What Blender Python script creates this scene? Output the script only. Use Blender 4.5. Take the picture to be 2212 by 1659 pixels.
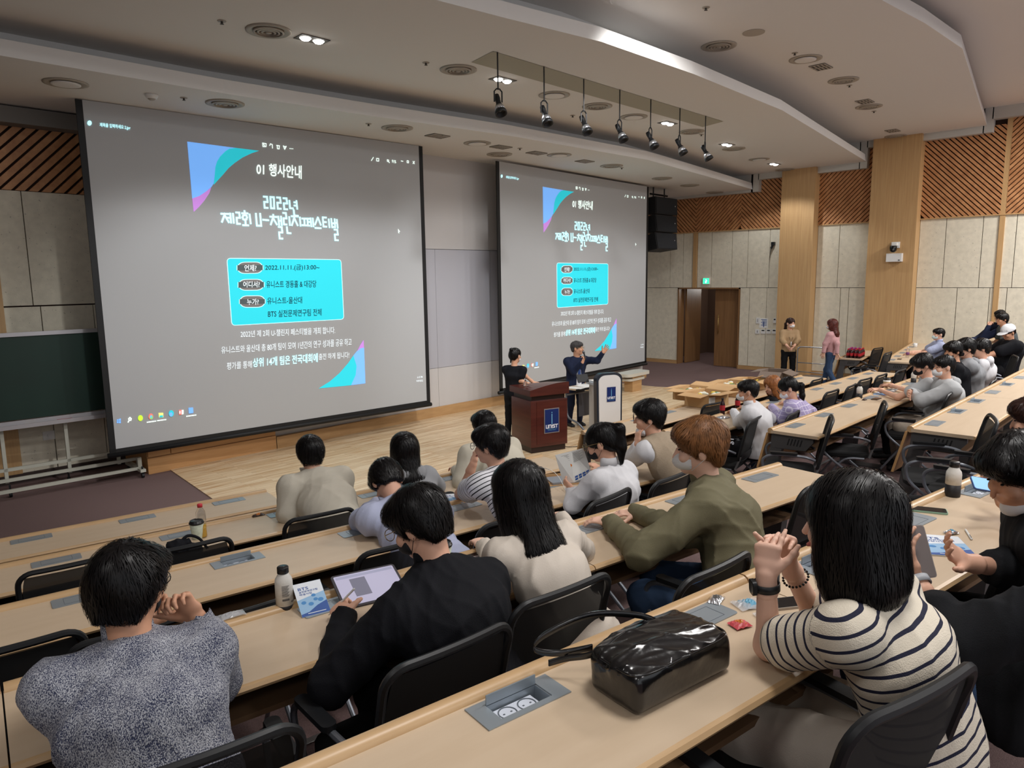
import bpy, bmesh, math, random
import numpy as np
from mathutils import Vector, Matrix, Euler
random.seed(7); rng = np.random.default_rng(7)
SC = bpy.context.scene
COL = SC.collection
for o in list(bpy.data.objects): bpy.data.objects.remove(o)
PI = math.pi
# ------------------------------------------------------------------ camera (hall axes: x along the screens, y towards them, z up)
FPX, PIT, ROL, HC = 1554.5, math.radians(8.454), math.radians(-0.81), 2.65
PCX, PCY = 1106.0, 829.5
_A = math.radians(43.8)
_U = np.array([math.sin(_A), math.cos(_A), 0]); _W = np.array([-math.cos(_A), math.sin(_A), 0])
_M = np.stack([_U, _W, np.array([0, 0, 1.])])
_fw = np.array([0, math.cos(PIT), -math.sin(PIT)]); _up = np.array([0, math.sin(PIT), math.cos(PIT)]); _rt = np.array([1, 0, 0.])
_r2 = math.cos(ROL)*_rt + math.sin(ROL)*_up; _u2 = -math.sin(ROL)*_rt + math.cos(ROL)*_up
CAMR = _M @ np.stack([_r2, _u2, _fw], 1)
cd = bpy.data.cameras.new('camera'); cam = bpy.data.objects.new('camera', cd); COL.objects.link(cam); SC.camera = cam
cd.sensor_width = 36; cd.lens = FPX/2212*36; cd.clip_start = .05; cd.clip_end = 200
mw = Matrix.Identity(4)
for i in range(3):
    mw[i][0] = CAMR[i, 0]; mw[i][1] = CAMR[i, 1]; mw[i][2] = -CAMR[i, 2]
mw[2][3] = HC
cam.matrix_world = mw
def ray(x, y): return CAMR @ np.array([(x-PCX)/FPX, -(y-PCY)/FPX, 1.])
def at(x, y, z):
    """point of the hall at height z seen at photograph pixel x, y"""
    d = ray(x, y); t = (z-HC)/d[2]; p = d*t; return Vector((p[0], p[1], z))
def onp(x, y, P0, ang):
    """point on the vertical plane through P0 whose direction is ang degrees"""
    d = ray(x, y); a = math.radians(ang); n = np.array([-math.sin(a), math.cos(a), 0])
    t = (n @ np.array([P0[0], P0[1], 0]))/(n @ d); p = d*t; return Vector((p[0], p[1], p[2]+HC))
# ------------------------------------------------------------------ world, lamps, exposure
wd = bpy.data.worlds.new('world'); SC.world = wd; wd.use_nodes = True
wd.node_tree.nodes['Background'].inputs[0].default_value = (.92, .95, 1, 1)
wd.node_tree.nodes['Background'].inputs[1].default_value = .62
vs = SC.view_settings; vs.view_transform = 'Standard'; vs.look = 'None'; vs.gamma = 1; vs.use_curve_mapping = False
vs.exposure = 0.36
try: SC.display_settings.display_device = 'sRGB'
except Exception: pass
def lamp(name, kind, loc, energy, target=None, size=.3, col=(1, .97, .93), spot=None, blend=.6, size_y=None):
    l = bpy.data.lights.new(name, kind); l.energy = energy; l.color = col
    if kind == 'AREA':
        l.size = size
        if size_y: l.shape = 'RECTANGLE'; l.size_y = size_y
    else: l.shadow_soft_size = size
    if kind == 'SPOT': l.spot_size = spot; l.spot_blend = blend
    o = bpy.data.objects.new(name, l); COL.objects.link(o); o.location = loc
    if target is not None:
        o.rotation_euler = (Vector(target)-Vector(loc)).to_track_quat('-Z', 'Y').to_euler()
    return o
for (x, y, e) in [(-2.5, 1.2, 40), (2.5, .6, 78), (7, .2, 98), (12, -.2, 170), (17, .4, 290), (-2.5, -3.5, 35), (4.5, -4, 85), (11, -4, 120)]:
    lamp('ceiling_lamp', 'AREA', (x, y, 5.85), e, (x, y, 0), 1.1, (1, .975, .945))
lamp('ceiling_lamp', 'AREA', (11.5, -.9, 5.70), 60, (11.5, -.9, 0), .3, (1, .985, .965))
for (x, y, tx, e) in [(3.3, 4.55, 5.6, 480), (6.6, 3.6, 11.6, 620)]:  # added spots outside the view, aimed to brighten the screens and miss the left wall
    lamp('added_screen_spot', 'SPOT', (x, y, 5.70), e, (tx, 9.9, .9), .12, (1, .99, .98), math.radians(66), .6)
# ------------------------------------------------------------------ helpers
def lin(c):
    f = lambda v: v/12.92 if v <= .04045 else ((v+.055)/1.055)**2.4
    return tuple(f(v/255.) for v in c[:3]) + (1,)
MATS = {}
def mat(name, rgb, rough=.6, metal=0., noise=None, bump=None, emit=0., trans=0., alpha=1., sheen=0., spec=.5, coat=0., ior=1.45, space='Object'):
    """noise=(scale, amount, detail, stretch) colour variation; bump=(scale, strength, stretch)"""
    if name in MATS: return MATS[name]
    m = bpy.data.materials.new(name); m.use_nodes = True; nt = m.node_tree; b = nt.nodes['Principled BSDF']
    c = lin(rgb); b.inputs['Base Color'].default_value = c; b.inputs['Roughness'].default_value = rough; b.inputs['Metallic'].default_value = metal
    b.inputs['IOR'].default_value = ior; b.inputs['Specular IOR Level'].default_value = spec
    if trans: b.inputs['Transmission Weight'].default_value = trans
    if alpha < 1: b.inputs['Alpha'].default_value = alpha
    if sheen: b.inputs['Sheen Weight'].default_value = sheen
    if coat: b.inputs['Coat Weight'].default_value = coat; b.inputs['Coat Roughness'].default_value = .12
    if emit: b.inputs['Emission Color'].default_value = c; b.inputs['Emission Strength'].default_value = emit
    if noise or bump: tc = nt.nodes.new('ShaderNodeTexCoord')
    if noise:
        sc, am, de = noise[:3]; st = noise[3] if len(noise) > 3 else (1, 1, 1)
        mp = nt.nodes.new('ShaderNodeMapping'); mp.inputs['Scale'].default_value = st; nt.links.new(tc.outputs[space], mp.inputs[0])
        n = nt.nodes.new('ShaderNodeTexNoise'); n.inputs['Scale'].default_value = sc; n.inputs['Detail'].default_value = de; nt.links.new(mp.outputs[0], n.inputs['Vector'])
        r = nt.nodes.new('ShaderNodeValToRGB'); r.color_ramp.elements[0].position = .3; r.color_ramp.elements[1].position = .7
        r.color_ramp.elements[0].color = tuple(v*(1-am) for v in c[:3])+(1,); r.color_ramp.elements[1].color = tuple(min(1, v*(1+am)) for v in c[:3])+(1,)
        nt.links.new(n.outputs['Fac'], r.inputs[0]); nt.links.new(r.outputs[0], b.inputs['Base Color'])
    if bump:
        sc, stg = bump[:2]; st = bump[2] if len(bump) > 2 else (1, 1, 1)
        mp = nt.nodes.new('ShaderNodeMapping'); mp.inputs['Scale'].default_value = st; nt.links.new(tc.outputs[space], mp.inputs[0])
        n = nt.nodes.new('ShaderNodeTexNoise'); n.inputs['Scale'].default_value = sc; n.inputs['Detail'].default_value = 3; nt.links.new(mp.outputs[0], n.inputs['Vector'])
        bp = nt.nodes.new('ShaderNodeBump'); bp.inputs['Strength'].default_value = stg; bp.inputs['Distance'].default_value = .01
        nt.links.new(n.outputs['Fac'], bp.inputs['Height']); nt.links.new(bp.outputs[0], b.inputs['Normal'])
    MATS[name] = m; return m
class MB:
    def __init__(s): s.v = []; s.f = []
    def add(s, vs, fs):
        n = len(s.v); s.v += [tuple(v) for v in vs]; s.f += [tuple(i+n for i in f) for f in fs]; return s
    def box(s, x0, x1, y0, y1, z0, z1, M=None):
        vs = [Vector((x, y, z)) for x in (x0, x1) for y in (y0, y1) for z in (z0, z1)]
        if M: vs = [M @ v for v in vs]
        return s.add(vs, [(0, 1, 3, 2), (4, 6, 7, 5), (0, 4, 5, 1), (2, 3, 7, 6), (0, 2, 6, 4), (1, 5, 7, 3)])
    def prism(s, pts, z0, z1, M=None):
        n = len(pts); vs = [Vector((p[0], p[1], z0)) for p in pts]+[Vector((p[0], p[1], z1)) for p in pts]
        if M: vs = [M @ v for v in vs]
        return s.add(vs, [tuple(range(n))[::-1], tuple(range(n, 2*n))]+[(i, (i+1) % n, n+(i+1) % n, n+i) for i in range(n)])
    def tube(s, pts, r, n=8, closed=False, cap=True):
        pts = [Vector(p) for p in pts]; R = r if isinstance(r, (list, tuple)) else [r]*len(pts); k = len(pts); vs = []
        t0 = (pts[1]-pts[0]).normalized(); a = t0.cross(Vector((0, 0, 1)))
        if a.length < .05: a = t0.cross(Vector((1, 0, 0)))
        a.normalize()
        for i in range(k):
            if closed: t = (pts[(i+1) % k]-pts[i-1])
            else: t = (pts[min(i+1, k-1)]-pts[max(i-1, 0)])
            t.normalize(); a = (a-t*a.dot(t)); a.normalize(); b = t.cross(a)
            for j in range(n):
                w = 2*PI*j/n; vs.append(pts[i]+(a*math.cos(w)+b*math.sin(w))*R[i])
        fs = []
        for i in range(k if closed else k-1):
            for j in range(n):
                i2 = (i+1) % k; fs.append((i*n+j, i*n+(j+1) % n, i2*n+(j+1) % n, i2*n+j))
        if cap and not closed: fs += [tuple(range(n))[::-1], tuple((k-1)*n+j for j in range(n))]
        return s.add(vs, fs)
    def lathe(s, prof, n=20, M=None, cx=0, cy=0):
        vs = []; k = len(prof)
        for r, z in prof:
            for j in range(n): w = 2*PI*j/n; vs.append(Vector((cx+r*math.cos(w), cy+r*math.sin(w), z)))
        if M: vs = [M @ v for v in vs]
        fs = [(i*n+j, i*n+(j+1) % n, (i+1)*n+(j+1) % n, (i+1)*n+j) for i in range(k-1) for j in range(n)]
        if prof[0][0] > 1e-5: fs.append(tuple(range(n))[::-1])
        if prof[-1][0] > 1e-5: fs.append(tuple((k-1)*n+j for j in range(n)))
        return s.add(vs, fs)
    def grid(s, P, nx, ny):
        return s.add(P, [(j*nx+i, j*nx+i+1, (j+1)*nx+i+1, (j+1)*nx+i) for j in range(ny-1) for i in range(nx-1)])
    def ball(s, c, rx, ry, rz, n=12, m=8):
        c = Vector(c); vs = [c+Vector((0, 0, -rz))]
        for i in range(1, m):
            t = PI*i/m
            for j in range(n): w = 2*PI*j/n; vs.append(c+Vector((rx*math.sin(t)*math.cos(w), ry*math.sin(t)*math.sin(w), -rz*math.cos(t))))
        vs.append(c+Vector((0, 0, rz))); fs = [(0, 1+(j+1) % n, 1+j) for j in range(n)]
        for i in range(m-2):
            for j in range(n): a = 1+i*n; fs.append((a+j, a+(j+1) % n, a+n+(j+1) % n, a+n+j))
        a = 1+(m-2)*n; fs += [(a+j, a+(j+1) % n, a+n) for j in range(n)]
        return s.add(vs, fs)
    def obj(s, name, m, parent=None, smooth=False, loc=None, bevel=0, rotz=0, fix=False):
        me = bpy.data.meshes.new(name); me.from_pydata(s.v, [], s.f)
        if bevel or fix:
            bm = bmesh.new(); bm.from_mesh(me); bmesh.ops.recalc_face_normals(bm, faces=bm.faces[:])
            if bevel: bmesh.ops.bevel(bm, geom=[e for e in bm.edges if len(e.link_faces) == 2 and e.calc_face_angle(0) > .5], offset=bevel, segments=2, affect='EDGES', profile=.7)
            bm.to_mesh(me); bm.free()
        if smooth: me.shade_smooth()
        elif bevel: me.shade_smooth(); me.set_sharp_from_angle(angle=.9) if hasattr(me, 'set_sharp_from_angle') else None
        me.update(); return mkobj(name, me, m, parent, loc, rotz)
def mkobj(name, me, m, parent=None, loc=None, rotz=0):
    o = bpy.data.objects.new(name, me)
    if m and not me.materials: me.materials.append(m)
    COL.objects.link(o)
    if parent: o.parent = parent
    if loc is not None: o.location = loc
    if rotz: o.rotation_euler = (0, 0, rotz)
    return o
def tag(o, label, cat, group=None):
    o['label'] = label; o['category'] = cat
    if group: o['group'] = group
    return o
def struct(o): o['kind'] = 'structure'; return o
def thing(name, label, cat, loc=(0, 0, 0), rotz=0, group=None):
    o = bpy.data.objects.new(name, None); COL.objects.link(o); o.location = loc; o.rotation_euler = (0, 0, rotz)
    o.empty_display_size = .1
    return tag(o, label, cat, group)
def dup(root, loc, rotz=None, label=None, scale=None):
    r = root.copy(); COL.objects.link(r); r.location = loc
    if rotz is not None: r.rotation_euler = (0, 0, rotz)
    if scale: r.scale = scale
    if label: r['label'] = label
    for ch in list(root.children):
        c = ch.copy(); COL.objects.link(c); c.parent = r
        for g in list(ch.children): d = g.copy(); COL.objects.link(d); d.parent = c
    return r
def smoothpath(pts, k=6):
    pts = [Vector(p) for p in pts]; out = []
    for i in range(len(pts)-1):
        p0 = pts[max(i-1, 0)]; p1 = pts[i]; p2 = pts[i+1]; p3 = pts[min(i+2, len(pts)-1)]
        for j in range(k):
            t = j/k; out.append(.5*((2*p1)+(p2-p0)*t+(2*p0-5*p1+4*p2-p3)*t*t+(3*p1-3*p2+p3-p0)*t**3))
    out.append(pts[-1]); return out
def rrect(w, h, r, n=5, cx=0, cy=0):
    out = []
    for sx, sy, a0 in ((1, 1, 0), (-1, 1, 90), (-1, -1, 180), (1, -1, 270)):
        for i in range(n+1):
            a = math.radians(a0+90*i/n); out.append((cx+sx*(w/2-r)+r*math.cos(a), cy+sy*(h/2-r)+r*math.sin(a)))
    return out
# ------------------------------------------------------------------ materials
def wood(name, rgb, dark, scale=(1, 1, 1), rough=.45, ns=3., bands=30., space='Object', contrast=.5):
    m = mat(name, rgb, rough); nt = m.node_tree; b = nt.nodes['Principled BSDF']
    tc = nt.nodes.new('ShaderNodeTexCoord'); mp = nt.nodes.new('ShaderNodeMapping'); mp.inputs['Scale'].default_value = scale
    nt.links.new(tc.outputs[space], mp.inputs[0])
    n = nt.nodes.new('ShaderNodeTexNoise'); n.inputs['Scale'].default_value = ns; n.inputs['Detail'].default_value = 5; n.inputs['Roughness'].default_value = .6
    nt.links.new(mp.outputs[0], n.inputs['Vector'])
    r = nt.nodes.new('ShaderNodeValToRGB'); r.color_ramp.elements[0].position = .35; r.color_ramp.elements[1].position = .35+contrast
    r.color_ramp.elements[0].color = lin(dark); r.color_ramp.elements[1].color = lin(rgb)
    nt.links.new(n.outputs['Fac'], r.inputs[0]); nt.links.new(r.outputs[0], b.inputs['Base Color']); return m
M_ceil = mat('ceiling_paint', (222, 220, 217), .8)
M_trim = mat('cornice_paint', (196, 194, 188), .7)
M_wallw = mat('white_board_wall', (196, 193, 192), .5)
M_wallg = mat('grey_board_wall', (176, 176, 184), .45)
M_panel = mat('cement_fibre_panel', (222, 215, 196), .85, noise=(9, .08, 6), bump=(60, .25))
def speck(m):
    nt = m.node_tree; b = nt.nodes['Principled BSDF']; old = b.inputs['Base Color'].links[0].from_socket
    tc = nt.nodes.new('ShaderNodeTexCoord'); n = nt.nodes.new('ShaderNodeTexNoise'); n.inputs['Scale'].default_value = 26; n.inputs['Detail'].default_value = 2
    nt.links.new(tc.outputs['Object'], n.inputs['Vector']); r = nt.nodes.new('ShaderNodeValToRGB')
    r.color_ramp.elements[0].position = .27; r.color_ramp.elements[0].color = (.45, .45, .45, 1); r.color_ramp.elements[1].position = .33; r.color_ramp.elements[1].color = (1, 1, 1, 1)
    mx = nt.nodes.new('ShaderNodeMixRGB'); mx.blend_type = 'MULTIPLY'; mx.inputs[0].default_value = .7
    nt.links.new(n.outputs['Fac'], r.inputs[0]); nt.links.new(old, mx.inputs[1]); nt.links.new(r.outputs[0], mx.inputs[2]); nt.links.new(mx.outputs[0], b.inputs['Base Color'])
speck(M_panel)
M_gap = mat('dark_gap', (52, 34, 26), .9)
M_slat = wood('slat_wood', (216, 160, 110), (172, 118, 76), (1, 1, 1), .5, 6.)
M_pillar = wood('pillar_veneer', (206, 170, 122), (186, 148, 102), (14, 14, .5), .45, 2.5)
M_door = wood('door_veneer', (150, 112, 74), (122, 88, 56), (14, 14, .5), .4, 2.5)
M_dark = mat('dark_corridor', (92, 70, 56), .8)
M_desk = wood('desk_laminate', (210, 189, 163), (202, 180, 153), (1.2, 10, 1), .42, 1.6)
M_deske = wood('desk_edge_wood', (206, 166, 116), (190, 148, 98), (1.2, 14, 1), .4, 2.)
M_rim = wood('desk_rim_wood', (206, 174, 134), (192, 158, 116), (1.5, 14, 1), .35, 2.)
M_under = mat('desk_under', (120, 92, 66), .8)
M_metal = mat('desk_steel', (84, 83, 84), .5, .3)
M_box = mat('socket_plate', (158, 168, 176), .4, .5)
M_boxd = mat('socket_line', (96, 104, 112), .5)
M_sock = mat('socket_white', (214, 220, 232), .4)
M_carpet = mat('carpet', (116, 94, 92), .95, noise=(240, .30, 2), bump=(300, .5), space='Object')
M_carpet2 = mat('carpet_step', (118, 92, 98), .95, noise=(200, .35, 2), bump=(300, .5))
M_alu = mat('aluminium', (198, 202, 208), .3, .8)
M_black = mat('black_plastic', (22, 24, 27), .45)
M_seat = mat('black_fabric', (17, 18, 20), .85, bump=(400, .3))
M_mesh = mat('black_mesh', (22, 23, 25), .8, alpha=.95)
M_tube = mat('grey_tube', (120, 124, 132), .35, .6)
M_white = mat('white_plastic', (226, 226, 224), .4)
M_skirt = wood('skirting_wood', (198, 160, 112), (176, 138, 94), (1, 1, 8), .45, 2.)
# ------------------------------------------------------------------ floor, tiers
STEP = .205; ZT = .75
AL = math.radians(-9.2); AM = math.radians(-.7); AF = math.radians(8.4)
DL = [6.45-1.243*i for i in range(6)]                # rim distance of the left rows
VM = [5.41-1.243*i for i in range(6)]                # y of the middle rows at x = 6.6
DF = [3.37-1.26*i for i in range(5)]                 # rim distance of the far rows
def LP(a, d, z=0): return Vector((a*math.cos(AL)-d*math.sin(AL), a*math.sin(AL)+d*math.cos(AL), z))
def MP(a, d, i, z=0): return Vector((6.55+(a)*math.cos(AM)-d*math.sin(AM), VM[i]+a*math.sin(AM)+d*math.cos(AM), z))
def FP(a, d, z=0): return Vector((a*math.cos(AF)-d*math.sin(AF), a*math.sin(AF)+d*math.cos(AF), z))
def plane(name, pts, m, parent=None):
    return MB().add(pts, [tuple(range(len(pts)))]).obj(name, m, parent)
W = 19.0
fl = struct(MB().add([(-9, 13.2, 0), (-9, -7, 0), (W+4, -7, 0), (W+4, 13.2, 0)], [(0, 1, 2, 3)]).obj('floor', M_carpet))
# stage boards
m = mat('stage_boards', (225, 201, 165), .38); nt = m.node_tree; b = nt.nodes['Principled BSDF']
tc = nt.nodes.new('ShaderNodeTexCoord'); mp = nt.nodes.new('ShaderNodeMapping'); mp.inputs['Rotation'].default_value = (0, 0, 0); nt.links.new(tc.outputs['Object'], mp.inputs[0])
br = nt.nodes.new('ShaderNodeTexBrick'); br.inputs['Scale'].default_value = 1; br.inputs['Brick Width'].default_value = .9; br.inputs['Row Height'].default_value = .07; br.inputs['Mortar Size'].default_value = .0022
br.offset = .37; br.offset_frequency = 2; br.inputs['Color1'].default_value = lin((230, 208, 174)); br.inputs['Color2'].default_value = lin((208, 180, 142)); br.inputs['Mortar'].default_value = lin((176, 146, 112))
nt.links.new(mp.outputs[0], br.inputs['Vector'])
n = nt.nodes.new('ShaderNodeTexNoise'); n.inputs['Scale'].default_value = 2; n.inputs['Detail'].default_value = 5; mp2 = nt.nodes.new('ShaderNodeMapping'); mp2.inputs['Scale'].default_value = (1, 14, 1)
nt.links.new(tc.outputs['Object'], mp2.inputs[0]); nt.links.new(mp2.outputs[0], n.inputs['Vector'])
r = nt.nodes.new('ShaderNodeValToRGB'); r.color_ramp.elements[0].position = .32; r.color_ramp.elements[0].color = lin((226, 200, 170)); r.color_ramp.elements[1].position = .5; r.color_ramp.elements[1].color = (1, 1, 1, 1)
nt.links.new(n.outputs['Fac'], r.inputs[0]); mx = nt.nodes.new('ShaderNodeMixRGB'); mx.blend_type = 'MULTIPLY'; mx.inputs[0].default_value = 1
nt.links.new(br.outputs['Color'], mx.inputs[1]); nt.links.new(r.outputs[0], mx.inputs[2]); nt.links.new(mx.outputs[0], b.inputs['Base Color'])
MB().prism([(3.86, 10.9), (3.40, 6.72), (5.2, 6.35), (6.6, 5.85), (10, 5.75), (14.2, 6.0), (14.75, 7.2), (15.0, 8.2), (14.64, 9.3), (14.55, 10.9)], -.02, .012).obj('stage_floor', m, fl)
# tiers: front edge of tier i runs .2 m ahead of the rims of row i
def edge(i):
    e = .2
    pts = [LP(-8, DL[i]+e), LP(4.6 if i != 0 else 4.6, DL[i]+e), Vector((6.2, VM[i]+e+.02, 0)), Vector((13.4, VM[i]+e-.08, 0)), FP(15.0, DF[i]+e) if i < 5 else None, FP(19.6, DF[i]+e) if i < 5 else None]
    return [(p.x, p.y) for p in pts]
for i in range(1, 5):
    e0 = edge(i); z1 = STEP*i
    back = [(W+1.2, -7), (-9, -7)]
    mb = MB(); mb.prism(e0[:]+back, z1-STEP if i > 1 else -.02, z1)
    mb.obj('tier', M_carpet, fl)
    nb = MB()
    for (p, q) in zip(e0[:-1], e0[1:]):
        p = Vector((*p, 0)); q = Vector((*q, 0)); d = (q-p).normalized(); nn = Vector((-d.y, d.x, 0))
        nb.add([p+nn*.006+Vector((0, 0, z1-.03)), q+nn*.006+Vector((0, 0, z1-.03)), q+nn*.006+Vector((0, 0, z1+.005)), p+nn*.006+Vector((0, 0, z1+.005)), p-nn*.035+Vector((0, 0, z1+.005)), q-nn*.035+Vector((0, 0, z1+.005))], [(0, 1, 2, 3), (3, 2, 5, 4)])
    nb.obj('step_nosing', M_alu, fl)
# fifth tier, where the photographer stands
MB().prism([tuple(LP(-8, DL[5]+.2)[:2]), tuple(LP(4.6, DL[5]+.2)[:2]), (6.2, VM[5]+.2), (13.4, VM[5]+.1), (W+.2, VM[5]+.8), (W+.2, -7), (-9, -7)], STEP*4, STEP*5).obj('tier', M_carpet, fl)
# ------------------------------------------------------------------ right wall
WZ = 5.9
wr = struct(MB().box(W+.04, W+.3, -7, 9.36, -.1, WZ+.6).box(W+.04, W+.3, 11.32, 13, -.1, WZ+.6).box(W+.04, W+.3, 9.36, 11.32, 2.27, WZ+.6).obj('wall_right', M_gap))
def panels(parent, y0, y1, z0, z1, cuts, x=W, mm=M_panel, sgn=1):
    ys = [y0]+sorted(c for c in cuts if y0 < c < y1)+[y1]
    for a, c in zip(ys[:-1], ys[1:]):
        MB().box(x, x+.04, a+.007, c-.007, z0+.006, z1-.006).obj('panel', mm, parent)
def wy(px, py=560): return onp(px, py, (W, 5), 90).y
ZJ, ZS = 2.265, 3.86
upc = [wy(c) for c in (1448, 1476, 1537, 1581, 1615, 1662)]
loc_ = [wy(c, 700) for c in (1617, 1654)]
yb = wy(1502)                                        # thin wood post left of the exit sign
panels(wr, yb+.07, 12.9, ZJ, ZS, upc)
panels(wr, 8.2, yb-.07, ZJ, ZS, upc)
panels(wr, 8.2, 9.36, .1, ZJ, loc_)
panels(wr, 11.32, 12.9, .1, ZJ, [])
MB().box(W-.03, W+.04, yb-.06, yb+.06, ZJ, ZS).obj('wood_post', M_pillar, wr)
P1a, P1b, P2a, P2b = 8.16, 7.30, 5.98, 4.95
panels(wr, P2a, P1b, .1, ZJ, [wy(1812, 700), wy(1830, 700)])
panels(wr, P2a, P1b, ZJ, ZS, [wy(1811)])
panels(wr, 1.2, P2b, .1, ZJ, [wy(2062, 700), wy(2133, 690), wy(2170, 690)])
panels(wr, 1.2, P2b, ZJ, ZS, [wy(2039), wy(2118), wy(2160), wy(2190)])
ybb = wy(2162, 520)
MB().box(W-.03, W+.01, ybb-.05, ybb+.05, .1, WZ).obj('wood_post', M_pillar, wr)
bs = struct(MB().box(W-.03, W+.02, 8.16, 9.36, 0, .1).box(W-.03, W+.02, 11.32, 12.6, 0, .1).box(W-.03, W+.02, P2a, P1b, 0, .1).obj('baseboard_right', M_skirt))
for a, c in ((P1a, P1b), (P2a, P2b)):
    pil = tag(MB().box(W-.32, W+.02, c, a, 0, 6.2).obj('pillar', M_pillar), 'broad oak-veneered pillar behind the woman in the beige jacket' if a > 7 else 'broad oak-veneered pillar carrying the black dome camera', 'pillar')
# diagonal slats
def slat_field(parent, y0, y1, z0, ztop, dirn, x=W, pitch=.112, axis='y', mm=M_slat, xin=.035):
    """slats running diagonally inside the rectangle y0..y1, z0..ztop; dirn=+1 rises towards +y"""
    w = y1-y0; h = ztop-z0; c = -h; k = 0
    while c < w:
        c += pitch
        # centre line z = (y-y0-c)*dirn ; clip both edges of a slat of vertical thickness t
        t = pitch*.72; poly = []
        def clip(off):
            # param along y in local coords where line rises: zl = yl - c + off
            ya = max(0, c-off); yb_ = min(w, c-off+h)
            return (ya, yb_) if yb_ > ya+.01 else None
        lo = clip(0); hi = clip(t)
        if not lo or not hi: continue
        P = [(lo[0], lo[0]-c), (lo[1], lo[1]-c)]
        Q = [(hi[0], hi[0]-c+t), (hi[1], hi[1]-c+t)]
        poly = P[:]
        if abs(P[1][0]-Q[1][0]) > 1e-4 and P[1][0] >= w-1e-6 and Q[1][1] >= h-1e-6: poly.append((w, h))
        poly += Q[::-1]
        if abs(P[0][0]-Q[0][0]) > 1e-4 and Q[0][0] <= 1e-6 and P[0][1] <= 1e-6: poly.append((0, 0))
        if dirn < 0: poly = [(w-a, b) for a, b in poly][::-1]
        n = len(poly)
        if axis == 'y':
            vs = [(x-xin, y0+a, z0+b) for a, b in poly]+[(x+.04, y0+a, z0+b) for a, b in poly]
        else:
            vs = [(y0+a, x-xin, z0+b) for a, b in poly]+[(y0+a, x+.04, z0+b) for a, b in poly]
        MB().add(vs, [tuple(range(n)), tuple(range(n, 2*n))[::-1]]+[(i, n+i, n+(i+1) % n, (i+1) % n) for i in range(n)]).obj('slat', mm, parent)
        k += 1
    return k
yv1 = wy(1505, 470); yv2 = wy(1602, 470)
ZP1, ZP2, ZP3, ZP4 = 4.88, 5.27, 5.74, 6.1
slat_field(wr, yv1, 12.6, ZS, 4.84, 1)
slat_field(wr, yv2, yv1, ZS, 4.84, -1)
slat_field(wr, 8.16, yv2, ZS, 5.14, 1)
slat_field(wr, P2a, P1b, ZS, 5.62, -1)
slat_field(wr, ybb+.05, P2b, ZS, 5.75, 1)
slat_field(wr, 1.6, ybb-.05, ZS, 5.9, -1)
struct(MB().box(W-.045, W+.04, 1, 12.9, ZS-.025, ZS).obj('trim_1', M_pillar))
# door recess
dr = struct(MB().box(W-.02, W+.28, 9.36, 9.40, 0, 2.27).box(W-.02, W+.28, 11.28, 11.32, 0, 2.27).box(W-.02, W+.28, 9.36, 11.32, 2.23, 2.27).obj('door_1', M_door))
dyl = wy(1538, 700)
MB().box(W+.16, W+.21, 9.40, dyl, .01, 2.23).obj('door_leaf', M_door, dr)
hd = MB().tube([(W+.10, dyl-.14, .95), (W+.10, dyl-.14, 1.5)], .014).tube([(W+.10, dyl-.14, 1.02), (W+.17, dyl-.14, 1.02)], .008).tube([(W+.10, dyl-.14, 1.43), (W+.17, dyl-.14, 1.43)], .008)
hd.obj('door_handle', mat('brass', (180, 150, 96), .35, .9), dr, True)
MB().box(W+.3, W+1.15, 11.2, 11.25, .01, 2.23).obj('open_leaf', M_door, dr)
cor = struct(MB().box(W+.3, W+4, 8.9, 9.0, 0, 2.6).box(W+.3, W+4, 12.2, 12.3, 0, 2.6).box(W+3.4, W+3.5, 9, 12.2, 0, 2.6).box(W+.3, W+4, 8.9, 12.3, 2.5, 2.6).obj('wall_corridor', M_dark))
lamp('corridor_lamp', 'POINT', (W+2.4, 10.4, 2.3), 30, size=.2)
# ------------------------------------------------------------------ front wall
YF = 10.5
wf = struct(MB().box(5.45, 15.9, YF+.05, YF+.3, 0, 5.6).box(15.6, 15.9, YF+.3, 12.9, 0, 5.6).box(15.6, W+.1, 12.8, 13, 0, 5.6).obj('wall_front', M_wallw))
MB().box(5.45, 15.9, YF+.0, YF+.05, 3.19, 5.5).obj('upper_panel', M_wallw, wf)
xs = [5.45, 7.1, 8.9, 10.35, 12, 14, 15.9]
for a, c in zip(xs[:-1], xs[1:]):
    MB().box(a+.003, c-.003, YF-.01, YF+.05, .95, 3.18).obj('board_panel', M_wallg, wf)
    MB().box(a+.003, c-.003, YF-.01, YF+.05, .2, .944).obj('board_panel', M_wallw, wf)
# the dado follows the stage with a shallow curve
def baseline(name, z0, z1, off, mm, par=None):
    pts = [(5.45, 10.42), (7.5, 10.47), (9.5, 10.5), (10.7, 10.42), (12.5, 10.35), (15.9, 10.4)]
    mb = MB(); n = len(pts)
    vs = [(x, y-off, z) for z in (z0, z1) for x, y in pts]+[(x, YF+.04, z) for z in (z0, z1) for x, y in pts]
    fs = []
    for i in range(n-1):
        fs += [(i, i+1, n+i+1, n+i), (n+i, n+i+1, 3*n+i+1, 3*n+i)]
    mb.add(vs, fs); return mb.obj(name, mm, par)
struct(baseline('baseboard_front', 0, .2, .03, M_skirt))
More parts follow.
